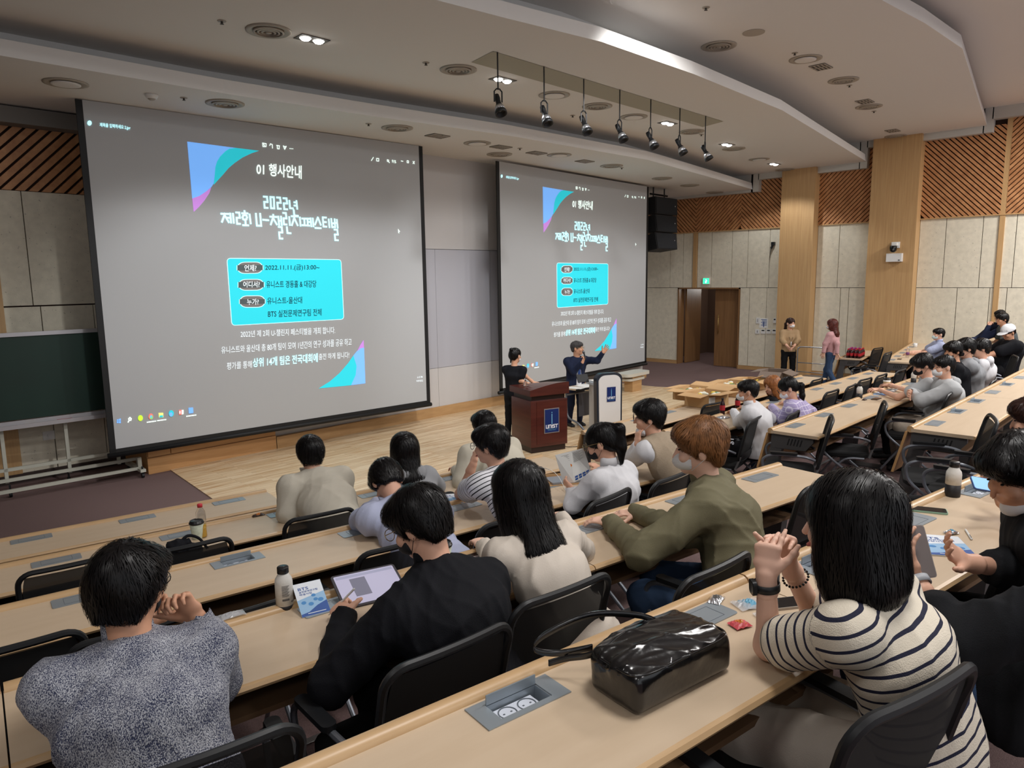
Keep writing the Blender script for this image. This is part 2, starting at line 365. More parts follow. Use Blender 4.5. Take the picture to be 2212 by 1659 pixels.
# wooden dado left of it, standing proud
wl = struct(MB().box(3.52, 5.45, 10.43, 11.3, 0, 1.0).obj('wall_dado', wood('dado_wood', (204, 158, 108), (184, 136, 86), (.8, .8, 12), .4, 1.6)))
for a, c in ((3.53, 3.83), (3.84, 5.44)):
    MB().box(a, c, 10.405, 10.44, .24, .96).obj('panel', MATS['dado_wood'], wl)
MB().box(3.515, 5.445, 10.40, 10.44, 0, .225).obj('panel', MATS['dado_wood'], wl)
YL = 11.35
wb = struct(MB().box(-9, 5.5, YL+.04, YL+.3, -.1, 5.6).obj('wall_left_front', M_gap))
for a, c, z0, z1 in [(.2, 1.4, 2.36, ZS), (1.4, 2.58, 2.36, ZS), (2.58, 3.9, 2.36, ZS), (3.9, 5.4, 2.36, ZS), (.2, 2.0, .1, 2.35), (2.0, 2.66, .1, 2.35), (2.66, 3.3, .1, 2.35), (3.3, 4.2, .1, 2.35), (-3, .2, .1, ZS), (4.2, 5.4, .1, 2.35)]:
    MB().box(a+.006, c-.006, YL, YL+.04, z0+.005, z1-.005).obj('panel', M_panel, wb)
MB().box(1.9, 2.24, YL-.03, YL+.02, .1, ZS).obj('wood_post', M_pillar, wb)
slat_field(wb, -.6, 5.4, ZS, 4.84, 1, x=YL, axis='x', pitch=.15)
struct(MB().box(-9, 5.5, YL-.04, YL, 0, .12).obj('baseboard_left', mat('dark_skirt', (60, 48, 44), .6)))
struct(MB().box(1.2, 3.45, YL-.3, YL-.02, 4.66, 4.86).obj('trim_2', mat('grey_trim', (128, 124, 118), .7)))
ws = struct(MB().box(-9, -8.7, -7, 13, -.1, 6.6).obj('wall_left', M_wallw))
# ------------------------------------------------------------------ ceiling
E1 = [(-9, 9.3), (-2, 9.0), (1.95, 8.80), (4.2, 8.74), (6.2, 8.55), (8.6, 8.25), (12.4, 8.12), (15.4, 8.52), (W+.3, 9.08)]
E2 = [(-9, 7.7), (-2, 6.6), (2.5, 5.9), (5.68, 5.42), (6.97, 5.2), (8.93, 5.15), (11.9, 5.24), (W+.3, 6.22)]
E3 = [(-9, 6.0), (-2, 4.7), (3, 3.9), (6.2, 3.42), (9.3, 3.0), (10.6, 2.86), (12.15, 2.78), (16.6, 3.42), (W+.3, 3.80)]
def ceil(name, zb, front, back, lip, thick=.1):
    """a ceiling layer: underside polygon between the polylines back (far) and front (near), with a lip standing up along front"""
    mb = MB(); n = len(front)
    poly = [(x, y, zb) for x, y in front]+[(x, y, zb) for x, y in back[::-1]]
    mb.add(poly, [tuple(range(len(poly)))])
    vs = [(x, y, zb) for x, y in front]+[(x, y+.03, zb+lip) for x, y in front]+[(x, y+.22, zb+lip) for x, y in front]+[(x, y+.24, zb+lip-.06) for x, y in front]
    fs = []
    for i in range(n-1):
        for k in range(3): fs.append((k*n+i, k*n+i+1, (k+1)*n+i+1, (k+1)*n+i))
    mb.add(vs, fs); return struct(mb.obj(name, M_ceil))
c1 = ceil('ceiling_1', ZP1, E1, [(-9, 13), (W+.3, 13)], .17)
def shift(E, d): return [(x, y+d) for x, y in E]
c2 = ceil('ceiling_2', ZP2, E2, shift(E1, .62), .17)
c3 = ceil('ceiling_3', ZP3, E3, shift(E2, .62), .19)
c4 = struct(MB().add([(-9, -7, ZP4), (W+.3, -7, ZP4), *[(x, y+.7, ZP4) for x, y in E3[::-1]]], [tuple(range(2+len(E3)))]).obj('ceiling_4', M_ceil))
for nm, E, d, z0, z1 in (('trim_3', E1, .60, ZP1, ZP2+.01), ('trim_4', E2, .60, ZP2, ZP3+.01), ('trim_5', E3, .68, ZP3, ZP4+.01)):
    mb = MB(); n = len(E); mb.add([(x, y+d, z) for z in (z0, z1) for x, y in E], [(i, i+1, n+i+1, n+i) for i in range(n-1)]); struct(mb.obj(nm, M_ceil))
# cornices where the ceiling layers meet the right wall
mb = MB()
mb.box(W-.2, W+.05, 9.0, 12.9, ZP1-.07, ZP1+.5).box(W-.2, W+.05, 8.84, 9.05, ZP1-.07, ZP2+.02)
mb.box(W-.2, W+.05, 6.30, 8.86, ZP2-.15, ZP2+.5).box(W-.2, W+.05, 6.14, 6.32, ZP2-.15, ZP3+.02)
mb.box(W-.2, W+.05, 3.78, 6.16, ZP3-.15, ZP3+.5).box(W-.2, W+.05, 3.62, 3.8, ZP3-.15, ZP4)
mb.box(W-.2, W+.05, -7, 3.64, ZP4-.24, ZP4+.3)
struct(mb.obj('trim_6', M_trim))
# ------------------------------------------------------------------ projection screens
M_scr = mat('screen_cloth', (178, 180, 182), .75)
M_frame = mat('screen_border', (14, 15, 17), .6)
def em(name, rgb, e=1.): return mat(name, rgb, .8, emit=e)
M_tw = em('light_white', (232, 250, 240), .8); M_tc = em('light_pale_cyan', (186, 244, 250), .85); M_cy = em('light_cyan', (44, 206, 222), .42)
M_bl = em('light_blue', (116, 174, 246), .55); M_pu = em('light_purple', (186, 128, 208), .5); M_gt = em('light_soft', (216, 224, 228), .62)
M_dk = mat('unlit_grey', (142, 137, 136), .8); M_tx = mat('unlit_text', (14, 50, 72), .9)
SO = Vector((3.055, 10.15, .49)); SA = -3.2
def SP(x, y):
    p = onp(x, y, (SO.x, SO.y), SA); d = p-SO; a = math.radians(SA); return d.x*math.cos(a)+d.y*math.sin(a), d.z
SWID = 5.04
scr = thing('projection_screen', 'large projection screen left of the stage, showing the festival slide', 'screen', SO, math.radians(SA), 'projection screens')
MB().box(0, SWID, 0, .012, 0, 4.38).obj('screen_cloth', M_scr, scr)
MB().box(-.075, 0, -.004, .016, -.05, 4.38).box(SWID, SWID+.075, -.004, .016, -.05, 4.38).box(-.075, SWID+.075, -.004, .016, -.07, 0).obj('black_border', M_frame, scr)
MB().tube([(-.1, .01, -.08), (SWID+.1, .01, -.08)], .035, 12).obj('bottom_bar', M_frame, scr, True)
LAY = [0]
def flat(name, polys, m, lift=None, par=None):
    """flat shapes on the screen given as lists of photograph pixels"""
    mb = MB(); LAY[0] += 1; y = -.002-.0006*LAY[0] if lift is None else -lift
    for P in polys:
        q = [SP(*p) for p in P]; mb.add([(s, y, z) for s, z in q], [tuple(range(len(q)))])
    return mb.obj(name, m, par or scr, fix=True)
def textmesh(s, bold=0.):
    c = bpy.data.curves.new('t', 'FONT'); c.body = s; c.size = 1; c.offset = bold; c.resolution_u = 3
    o = bpy.data.objects.new('t', c); COL.objects.link(o); dg = bpy.context.evaluated_depsgraph_get()
    me = bpy.data.meshes.new_from_object(o.evaluated_get(dg)); bpy.data.objects.remove(o); bpy.data.curves.remove(c)
    v = np.array([x.co[:2] for x in me.vertices]); lo = v.min(0); hi = v.max(0)
    return me, lo, hi
def textquad(name, s, quad, m, parent, lift, bold=0., surf=None):
    """lettering laid into the quad (four (x,z) corners: top left, top right, bottom right, bottom left)"""
    me, lo, hi = textmesh(s, bold); A, B, C_, D = [np.array(q, float) for q in quad]
    for v in me.vertices:
        a = (v.co.x-lo[0])/(hi[0]-lo[0]); b = (v.co.y-lo[1])/(hi[1]-lo[1])
        p = (1-b)*((1-a)*D+a*C_)+b*((1-a)*A+a*B); v.co = (p[0], -lift, p[1])
    me.materials.clear(); me.name = name
    return mkobj(name, me, m, parent)
def stext(s, tl, tr, br, bl, m, lift=.009, bold=0.): return textquad('slide_text', s, [SP(*p) for p in (tl, tr, br, bl)], m, scr, lift, bold)
def bez(P, n=12):
    P = [np.array(p, float) for p in P]; out = []
    for i in range(n+1):
        t = i/n; out.append(tuple((1-t)**3*P[0]+3*(1-t)**2*t*P[1]+3*(1-t)*t*t*P[2]+t**3*P[3]))
    return out
def z3(P, k=9.478, ox=395, oy=295): return [(ox+x/k, oy+y/k) for x, y in P]
edgecurve = [(1560, 290), (1400, 345), (1220, 430), (1060, 540), (930, 650), (830, 770), (720, 890), (585, 1030)]
inner = [(1080, 232), (950, 250), (870, 300), (760, 410), (700, 510), (665, 620), (650, 800), (630, 960)]
flat('slide_shape', [z3([(88, 103), (1080, 232)]+inner[1:]+[(585, 1030), (480, 1120), (340, 1215), (190, 1268)])], M_bl)
flat('slide_shape', [z3([(1080, 232), (1560, 290)]+edgecurve[1:-1]+[(630, 990)]+inner[::-1][:-1])], M_cy)
flat('slide_shape', [z3([(190, 1268), (340, 1215), (480, 1120), (580, 1040), (540, 1160), (440, 1310), (330, 1440), (220, 1545)])], M_pu)
flat('slide_shape', [[(688, 839), (712, 824), (733, 806), (752, 784), (763, 768), (770, 790), (768, 810), (760, 832)]], M_cy)
flat('slide_shape', [[(763, 768), (772, 757), (780, 751), (786, 750), (789, 828), (758, 832), (768, 810), (770, 790)]], M_bl)
flat('slide_shape', [[(785, 734), (786, 751), (779, 752), (771, 759), (778, 745)]], M_pu)
box = [SP(489.3, 557.4), SP(736.8, 560.4), SP(743, 690), SP(500, 703.6)]
def rquad(q, r, n=5):
    q = [np.array(p) for p in q]; out = []
    for i in range(4):
        p = q[i]; a = q[i-1]-p; b = q[(i+1) % 4]-p; a /= np.linalg.norm(a); b /= np.linalg.norm(b)
        for k in range(n+1):
            t = k/n; out.append(tuple((1-t)**2*(p+a*r)+2*t*(1-t)*p+t*t*(p+b*r)))
    return out
def poly(name, pts, m, lift, par=None): return MB().add([(s, -lift, z) for s, z in pts], [tuple(range(len(pts)))]).obj(name, m, par or scr, fix=True)
poly('slide_box_outline', rquad(box, .06), M_tc, .0045)
c0 = np.mean(box, axis=0); box2 = [tuple(c0+(np.array(p)-c0)*np.array([.991, .985])) for p in box]
poly('slide_box', rquad(box2, .05), M_cy, .0052)
def c4(P, k=3.386, ox=440, oy=330): return [(ox+x/k, oy+y/k) for x, y in P]
for (x0, x1, y0, y1, tx, q) in [(240, 435, 797, 885, '언제?', (296, 384, 820, 868)), (248, 443, 923, 1008, '어디서?', (287, 408, 940, 986)), (258, 451, 1043, 1133, '누가?', (315, 400, 1068, 1113))]:
    P = c4([(x0, y0+2), (x1, y0), (x1, y1-2), (x0, y1)]); poly('slide_pill', rquad([SP(*p) for p in P], .12, 8), M_tc, .006)
    P = c4([(x0+4, y0+6), (x1-4, y0+4), (x1-4, y1-6), (x0+4, y1-4)]); poly('slide_pill', rquad([SP(*p) for p in P], .115, 8), M_dk, .0068)
    stext(tx, *c4([(q[0], q[2]), (q[1], q[2]-1), (q[1], q[3]-1), (q[0], q[3])]), M_gt, bold=.012)
for tx, x0, x1, y0, y1, dy in [('2022.11.11.(금)13:00~', 448, 845, 820, 866, -3), ('유니스트 경동홀 & 대강당', 456, 822, 936, 988, -4), ('유니스트-울산대', 463, 718, 1058, 1108, -6), ('BTS 실전문제연구팀 전체', 469, 860, 1153, 1204, -13)]:
    stext(tx, *c4([(x0, y0), (x1, y0+dy), (x1, y1+dy), (x0, y1)]), M_tx, bold=.006)
for tx, x0, x1, y0, y1, dy, mm, bo in [('2022년 제 2회 U-챌린지 페스티벌을 개최 합니다.', 268, 960, 1302, 1352, -30, M_gt, .0), ('유니스트와 울산대 총 80개 팀이 모여 1년간의 연구 성과를 공유 하고', 127, 1080, 1417, 1470, -60, M_gt, 0),
                                        ('평가를 통해', 168, 350, 1534, 1587, -14, M_gt, 0), ('상위 14개 팀은 전국대회에', 358, 832, 1503, 1569, -38, M_tc, .012), ('출전 하게 됩니다!', 840, 1062, 1469, 1515, -14, M_gt, 0)]:
    stext(tx, *c4([(x0, y0), (x1, y0+dy), (x1, y1+dy), (x0, y1)]), mm, bold=bo)
stext('01 행사안내', (553.5, 351.5), (651, 358), (651, 387), (553.5, 377.5), M_tw, bold=.013)
stext('제목을 입력하세요 2.jpg', (215, 265), (281, 272), (281, 282), (215, 275), M_tc, bold=.02)
stext('91%', (846, 345), (855, 346.5), (855, 353), (846, 351.5), M_tw, bold=.02)
stext('6:15 PM', (901, 813), (912, 812), (912, 816), (901, 817), M_gt, bold=.01); stext('9/29/2022', (899, 821), (913, 820), (913, 824), (899, 825), M_gt, bold=.01)
# the block-letter headline, stroke by stroke
def strokes(name, L, m, w=.026, k=7.9, ox=465, oy=410, lift=.0085):
    mb = MB()
    for j, pl in enumerate(L):
        q = [np.array(SP(ox+x/k, oy+y/k)) for x, y in pl]
        for i, (a, b) in enumerate(zip(q[:-1], q[1:])):
            d = b-a; d = d/max(1e-6, np.linalg.norm(d)); n = np.array([-d[1], d[0]])*w/2; e = d*w/2; y = -lift-.00001*((i+j) % 7)
            mb.add([(*(a-e+n)[:1], y, (a-e+n)[1]), ((b+e+n)[0], y, (b+e+n)[1]), ((b+e-n)[0], y, (b+e-n)[1]), ((a-e-n)[0], y, (a-e-n)[1])], [(0, 1, 2, 3)])
    return mb.obj(name, m, scr)
def two(x0, y0, x1, y1):
    ym = (y0+y1)/2-4; s = (y1-y0)*.06; return [(x0, y0), (x1, y0+3), (x1+s, ym), (x0+s*.5, ym-2), (x0+s*1.2, y1), (x1+s, y1+2)]
circ = [(500+38*math.cos(a), 472+42*math.sin(a)) for a in np.linspace(0, 2*PI, 9)]
T = [two(825, 118, 878, 308), [(937, 125), (995, 128), (1003, 318), (948, 316), (937, 125)], two(1050, 132, 1102, 322), two(1160, 145, 1212, 332), [(1262, 190), (1272, 315), (1320, 318)], [(1382, 195), (1395, 322)], [(1345, 215), (1382, 217)], [(1347, 270), (1385, 272)],
     [(100, 410), (218, 413)], [(160, 412), (112, 545)], [(165, 450), (225, 552)], [(205, 478), (255, 480)], [(252, 410), (265, 560)], [(298, 412), (312, 562)], two(355, 388, 405, 580), [(495, 365), (497, 400)], [(455, 402), (545, 404)], circ, [(510, 515), (515, 590)], [(472, 605), (558, 608)], [(582, 425), (600, 572)],
     [(690, 412), (706, 612), (780, 616), (762, 412)], [(815, 513), (900, 520)], [(985, 430), (985, 455)], [(935, 460), (1042, 464)], [(985, 465), (945, 590)], [(992, 500), (1045, 590)], [(1072, 460), (1085, 600)], [(1085, 530), (1120, 530)], [(1118, 460), (1130, 600)], two(1080, 635, 1130, 832),
     two(1155, 395, 1200, 592), [(1258, 468), (1270, 600)], [(1218, 640), (1228, 738), (1280, 742)], [(1335, 350), (1345, 440), (1405, 445)], [(1300, 452), (1405, 455)], [(1350, 455), (1305, 602)], [(1355, 505), (1400, 604)], [(1440, 475), (1452, 612)],
     [(1480, 492), (1598, 495)], [(1515, 495), (1520, 605)], [(1570, 495), (1575, 605)], [(1485, 605), (1600, 612)], [(1600, 550), (1625, 552)], [(1622, 490), (1635, 622)], [(1660, 492), (1672, 622)], [(1745, 475), (1700, 592)], [(1752, 482), (1795, 596)], [(1705, 652), (1795, 656)],
     [(1830, 475), (1842, 628)], [(1830, 472), (1885, 475)], [(1838, 550), (1885, 552)], [(1842, 628), (1892, 630)], [(1932, 508), (1945, 638)], [(1975, 500), (1990, 640)], [(2032, 505), (2042, 640)], [(1982, 572), (2036, 574)], [(1990, 636), (2038, 638)], [(2040, 565), (2072, 567)], [(2070, 515), (2085, 645)], two(2030, 680, 2078, 860)]
strokes('slide_title', T, M_tc)
# tool and task bar marks
def disc(cx, cy, rx, ry, m, name='slide_icon', lift=.0085, n=16): return poly(name, [SP(cx+rx*math.cos(a), cy-ry*math.sin(a)) for a in np.linspace(0, 2*PI, n, False)], m, lift)
strokes('slide_icon', [[(160, 85), (205, 92), (205, 130), (165, 130), (160, 85)], [(175, 100), (190, 130)], [(252, 115), (262, 95), (285, 105), (288, 150)], [(342, 115), (378, 120)], [(348, 120), (352, 158), (374, 160), (376, 120)], [(428, 122), (445, 165), (465, 128), (446, 132), (428, 122)], [(512, 155), (514, 156)], [(530, 157), (532, 158)], [(548, 158), (550, 159)],
                       [(1565, 310), (1590, 270)], [(1632, 282), (1660, 285), (1660, 318), (1632, 315), (1632, 282)], [(1770, 300), (1788, 305), (1788, 325), (1770, 320), (1770, 300)], [(1788, 325), (1798, 338)], [(1948, 315), (1972, 320)], [(2025, 312), (2045, 315), (2045, 340), (2025, 336), (2025, 312)], [(2102, 322), (2120, 352)], [(2120, 322), (2102, 350)]], M_tw, w=.011, k=5.978, ox=540, oy=295)
disc(193, 266, 4.8, 5.5, M_tc)
kk = dict(k=11.64, ox=240, oy=870)
strokes('slide_icon', [[(470, 370), (500, 400), (490, 440), (450, 440), (440, 400), (470, 370)], [(450, 440), (425, 485)], [(905, 490), (1115, 460)], [(1165, 450), (1370, 422)], [(1895, 340), (2125, 308)], [(1725, 215), (1725, 260)]], M_tw, w=.013, **kk)
def q5(P): return [(240+x/11.64, 870+y/11.64) for x, y in P]
flat('slide_icon', [q5(P) for P in ([(142, 425), (182, 410), (182, 455), (142, 455)], [(192, 408), (242, 395), (242, 452), (192, 455)], [(142, 465), (182, 465), (182, 510), (142, 510)], [(192, 465), (242, 462), (242, 512), (192, 512)])], M_bl)
disc(303, 903, 5.2, 6.3, em('light_lime', (196, 244, 60), .6)); disc(325.6, 899.5, 5.2, 6.5, em('light_red', (230, 120, 110), .5)); disc(326.4, 901, 3.6, 4.5, em('light_green', (120, 214, 130), .5), lift=.0092); disc(325.6, 899.5, 2, 2.6, M_bl, lift=.0098)
flat('slide_icon', [q5([(1188, 255), (1305, 250), (1312, 365), (1200, 370)])], em('light_yellow', (240, 238, 130), .55)); flat('slide_icon', [q5([(1210, 320), (1300, 312), (1302, 362), (1212, 368)])], M_cy)
disc(369.5, 893, 5.5, 7, M_cy); disc(369, 895, 3.6, 4.4, M_bl, lift=.0094)
flat('slide_icon', [q5([(1700, 180), (1765, 172), (1765, 300), (1705, 305)])], MATS['light_red']); flat('slide_icon', [q5([(1768, 185), (1815, 178), (1815, 285), (1768, 292)])], M_tw)
flat('slide_icon', [q5([(1942, 125), (2055, 118), (2062, 255), (1950, 270)])], M_bl)
flat('slide_icon', [[(859, 494), (863.5, 500.5), (861, 501), (862, 504), (860, 503.5)]], M_tw)
R0 = onp(1086, 842, (14, 10.2), 3.5)
rs = dup(scr, (R0.x, R0.y, .455), math.radians(3.5), 'narrower-looking projection screen behind the two lecterns, showing the festival slide', (5.6/5.04, 1, 1.0))
# ------------------------------------------------------------------ ceiling fittings
M_vd = mat('vent_dark', (70, 66, 60), .7); M_vl = mat('vent_ring', (168, 160, 148), .5); M_glow = mat('lamp_glow', (255, 252, 246), .5, emit=14)
ROWN = {ZP1: 'lowest ceiling panel over the screens', ZP2: 'ceiling panel with the spotlight slot', ZP3: 'third ceiling panel from the screens'}
def nth(i): return ['first', 'second', 'third', 'fourth', 'fifth', 'sixth', 'seventh', 'eighth', 'ninth', 'tenth', 'eleventh', 'twelfth'][i]
def ring_vent(x, y, z, label, kind, g):
    t = thing('ceiling_diffuser', label, 'vent', (x, y, z), 0, g)
    if kind == 'ring':
        MB().lathe([(.17, -.001), (.235, -.001), (.235, -.012), (.205, -.02), (.17, -.004)], 28).obj('rim', M_vl, t, True)
        MB().lathe([(0, -.003), (.18, -.003)], 24).obj('throat', M_vd, t)
        for r_ in (.15, .11, .07): MB().lathe([(r_-.008, -.004), (r_-.010, -.028), (r_+.012, -.020), (r_+.006, -.004)], 24).obj('ring', M_vl, t, True)
        MB().lathe([(0, -.03), (.03, -.028), (.034, -.006)], 16).obj('hub', M_vl, t, True)
    else:
        MB().lathe([(.165, -.001), (.23, -.001), (.23, -.010), (.20, -.016), (.165, -.006)], 28).obj('rim', M_vl, t, True)
        MB().lathe([(0, -.003), (.168, -.003)], 24).obj('throat', M_vd, t)
        MB().lathe([(0, -.03), (.12, -.028), (.15, -.022), (.15, -.012)], 28).obj('disc', M_ceil, t, True)
    return t
def downlight(x, y, z, label, lit=True):
    t = thing('twin_downlight', label, 'ceiling light', (x, y, z), math.radians(-2), 'lit twin downlights of the second ceiling panel')
    MB().box(-.17, .17, -.1, .1, -.008, -.001).obj('frame', M_vd, t)
    for s in (-1, 1):
        MB().lathe([(0, -.035), (.04, -.03), (.06, -.012), (.062, -.009)], 18, cx=s*.08).obj('bulb', M_glow, t, True)
sortp = lambda L, z: [at(x, y, z) for x, y in L]
for z, L, kinds in [(ZP1, [(142, 179), (486, 223), (858, 276), (1031, 309), (1079, 333), (1208, 334.5), (1321, 358), (1430, 385), (1490, 400), (1555, 417)], 'drrdrdrrrr'),
                    (ZP2, [(580, 66), (990, 150), (1197, 205), (1290, 229), (1369, 252), (1494, 284), (1585, 321), (1640, 344), (1695, 366)], 'rrdrdrrdr'), (ZP3, [(1553, 99), (1740, 127), (1822, 173), (1877, 230), (1940, 296)], 'rdrrr')]:
    for i, (q, k) in enumerate(zip(L, kinds)):
        p = at(*q, z)
        if p.x > W-.35: p.x = W-.4
        ring_vent(p.x, p.y, z, f'{nth(i)} round {"ring" if k == "r" else "disc"} outlet from the left, {ROWN[z]}', 'ring' if k == 'r' else 'disc', 'round air outlets in the ceiling')
for i, (q, who) in enumerate(zip([(674, 84), (1086, 172), (1442, 266), (1570, 312), (1672, 354)], ['leftmost of the lit twin downlights, above the big screen', 'lit twin downlight just under the first hanging spotlight', 'lit twin downlight between the fifth and sixth hanging spotlights', 'lit twin downlight right of the last hanging spotlight', 'lit twin downlight farthest right, near the first pillar'])):
    p = at(*q, ZP2); downlight(p.x, p.y, ZP2, who)
    lamp('downlight_beam', 'SPOT', (p.x, p.y, ZP2-.06), 95, (p.x, p.y+.25, 0), .07, (.97, .985, 1), math.radians(128), .35)
for i, (q, z) in enumerate([((945, 293), ZP1), ((1082, 317), ZP1), ((1159, 330), ZP1), ((1263, 348), ZP1), ((1773, 144), ZP3), ((1868, 219), ZP3), ((1928, 282), ZP3)]):
    p = at(*q, z); t = thing('square_air_grille', f'{nth(i if i < 4 else i-4)} square grille from the left, {ROWN[z]}', 'vent', (p.x, p.y, z), 0, 'square grilles in the ceiling')
    MB().box(-.17, .17, -.12, .12, -.006, -.001).obj('backing', M_vd, t)
    mb = MB()
    for sx in (-1, 1): mb.box(sx*.085-.075, sx*.085+.075, -.118, -.10, -.016, -.004).box(sx*.085-.075, sx*.085+.075, .10, .118, -.016, -.004).box(sx*.085-.08, sx*.085-.07, -.118, .118, -.016, -.004).box(sx*.085+.07, sx*.085+.08, -.118, .118, -.016, -.004)
    mb.obj('frame', M_vl, t)
    for k in range(3): MB().box(-.155, .155, -.07+.055*k, -.05+.055*k, -.014, -.005).obj('slat', M_vl, t)
for i, (q, z, w_) in enumerate([((397, 211), ZP1, 'between the smoke detector and a ring outlet'), ((796, 267), ZP1, 'above the left screen corner icons'), ((1123, 320), ZP1, 'left of the right screen'), ((1343, 362), ZP1, 'above the right screen'), ((479, 45), ZP2, 'near the top left of the picture'), ((920, 135), ZP2, 'left of the spotlight slot'), ((1237, 249), ZP2, 'below the third spotlight'), ((1515, 290), ZP2, 'beside the last spotlight'), ((1525, 16), ZP3, 'near the top edge of the picture'), ((1717, 114), ZP3, 'left of a disc outlet'), ((1835, 184), ZP3, 'right of a ring outlet'), ((1888, 240), ZP3, 'over the right pillars')]):
    p = at(*q, z); t = thing('sprinkler_head', f'tiny ceiling sprinkler head {w_}', 'sprinkler', (p.x, p.y, z), 0, 'ceiling sprinklers')
    MB().lathe([(0, -.002), (.045, -.002), (.04, -.008), (0, -.009)], 14).obj('cover_plate', M_vl, t); MB().lathe([(.012, -.008), (.012, -.03), (.022, -.032), (0, -.036)], 10).obj('nozzle', M_vd, t)
p = at(327, 204, ZP1); t = thing('smoke_detector', 'white smoke detector on the ceiling above the left screen', 'smoke detector', (p.x, p.y, ZP1))
MB().lathe([(.075, 0), (.075, -.02), (.055, -.05), (0, -.055)], 20).obj('base', M_white, t, True); MB().lathe([(.052, -.046), (.03, -.066), (0, -.068)], 16).obj('sensor', M_vl, t, True)
p = at(1628, 70, ZP3); t = thing('ceiling_speaker', 'small round dark ceiling speaker on the third ceiling panel', 'speaker', (p.x, p.y, ZP3))
MB().lathe([(.12, -.001), (.14, -.001), (.14, -.008), (.12, -.008)], 20).obj('rim', M_vl, t); MB().lathe([(0, -.006), (.12, -.006)], 20).obj('grille', M_vd, t)
# recessed slot and its seven hanging spotlights
sl = [at(1018, 134, ZP2), at(1065, 110, ZP2), at(1563, 262, ZP2), at(1518, 274, ZP2)]
sx0, sx1 = sl[0].x+.08, sl[3].x; sy0 = (sl[1].y+sl[2].y)/2; sy1 = (sl[0].y+sl[3].y)/2
ang = math.atan2(sl[2].y-sl[1].y, sl[2].x-sl[1].x)
slot = struct(MB().add([(q.x, q.y, ZP2-.004) for q in sl], [(0, 1, 2, 3)]).obj('trim_7', mat('slot_paint', (168, 164, 148), .8)))
def spotlight(p, label, aim):
    t = thing('hanging_spotlight', label, 'spotlight', p, aim, 'seven hanging spotlights')
    MB().tube([(0, 0, 0), (0, 0, -.42)], .009, 6).obj('stem', M_black, t)
    MB().tube([(-.05, 0, -.56), (-.05, 0, -.44), (-.02, 0, -.41), (.02, 0, -.41), (.05, 0, -.44), (.05, 0, -.56)], .009, 6).obj('yoke', M_black, t)
    R = Matrix.Translation((0, 0, -.56)) @ Matrix.Rotation(math.radians(28), 4, 'X')
    MB().lathe([(0, .1), (.03, .1), (.035, .05), (.032, .04), (.03, -.02), (.05, -.06), (.068, -.13), (.072, -.14), (.072, -.17), (.06, -.17), (.055, -.13), (0, -.12)], 16, R).obj('lamp_head', M_black, t, True)
    MB().lathe([(.052, -.06), (.066, -.12), (.0, -.125)], 14, R).obj('reflector', M_alu, t, True)
for i, (x, y0, y1) in enumerate([(1074.5, 112, 180), (1175, 143, 202), (1261, 170, 224), (1339, 193, 242), (1406, 214, 262), (1469, 233, 278), (1524.5, 250, 291)]):
    p = at(x, y0, ZP2); p.z = ZP2-.005
    spotlight(p, f'{nth(i)} black spotlight from the left hanging from the ceiling slot', math.radians(160+i*7))
# ------------------------------------------------------------------ desks: 2.16 m modules with three flip-up socket boxes each
DM = 2.155
HOLES = [.36, 1.08, 1.80]; HW, HD, HY = .082, .036, -.115
def desk_meshes():
    out = {}
    mb = MB(); z0, z1 = ZT-.028, ZT
    mb.box(0, DM, -.05, -.03, z0, z1)
    mb.box(0, DM, HY+HD, -.05, z0, z1); mb.box(0, DM, -.475, HY-HD, z0, z1)
    xs = [0]+[v for h in HOLES for v in (h-HW, h+HW)]+[DM]
    for a, b in zip(xs[::2], xs[1::2]): mb.box(a, b, HY-HD, HY+HD, z0, z1)
    out['desktop'] = (mb, M_desk, False)
    # front rim: rounded rail standing a little above the top
    prof = [(-.050, ZT+.001), (-.044, ZT+.012), (-.03, ZT+.02), (-.012, ZT+.02), (-.001, ZT+.012), (.004, ZT-.004), (.0, ZT-.024), (-.02, ZT-.034), (-.05, ZT-.03)]
    n = len(prof); mb = MB(); mb.add([(x, y, z) for x in (.002, DM-.002) for y, z in prof], [(i, (i+1) % n, n+(i+1) % n, n+i) for i in range(n)]+[tuple(range(n))[::-1], tuple(range(n, 2*n))]); out['front_rim'] = (mb, M_rim, True)
    prof = [(-.475, ZT), (-.487, ZT-.003), (-.494, ZT-.014), (-.487, ZT-.026), (-.475, ZT-.03)]
    n = len(prof); mb = MB(); mb.add([(x, y, z) for x in (0, DM) for y, z in prof], [(i, (i+1) % n, n+(i+1) % n, n+i) for i in range(n)]+[tuple(range(n))[::-1], tuple(range(n, 2*n))]); out['rear_edge'] = (mb, M_rim, True)
    mb = MB()
    mb.add([(x, y, z) for x in (.004, DM-.004) for y, z in ((-.004, ZT-.03), (.016, ZT-.03), (.105, .36), (.085, .36))], [(0, 1, 5, 4), (1, 2, 6, 5), (2, 3, 7, 6), (3, 0, 4, 7), (0, 3, 2, 1), (4, 5, 6, 7)]); out['modesty_panel'] = (mb, M_deske, False)
    out['book_shelf'] = (MB().box(.05, DM-.05, -.40, -.06, .575, .595), M_under, False)
    out['cable_tray'] = (MB().box(.05, DM-.05, -.15, -.04, .62, .70), M_metal, False)
    return out
DMESH = desk_meshes()
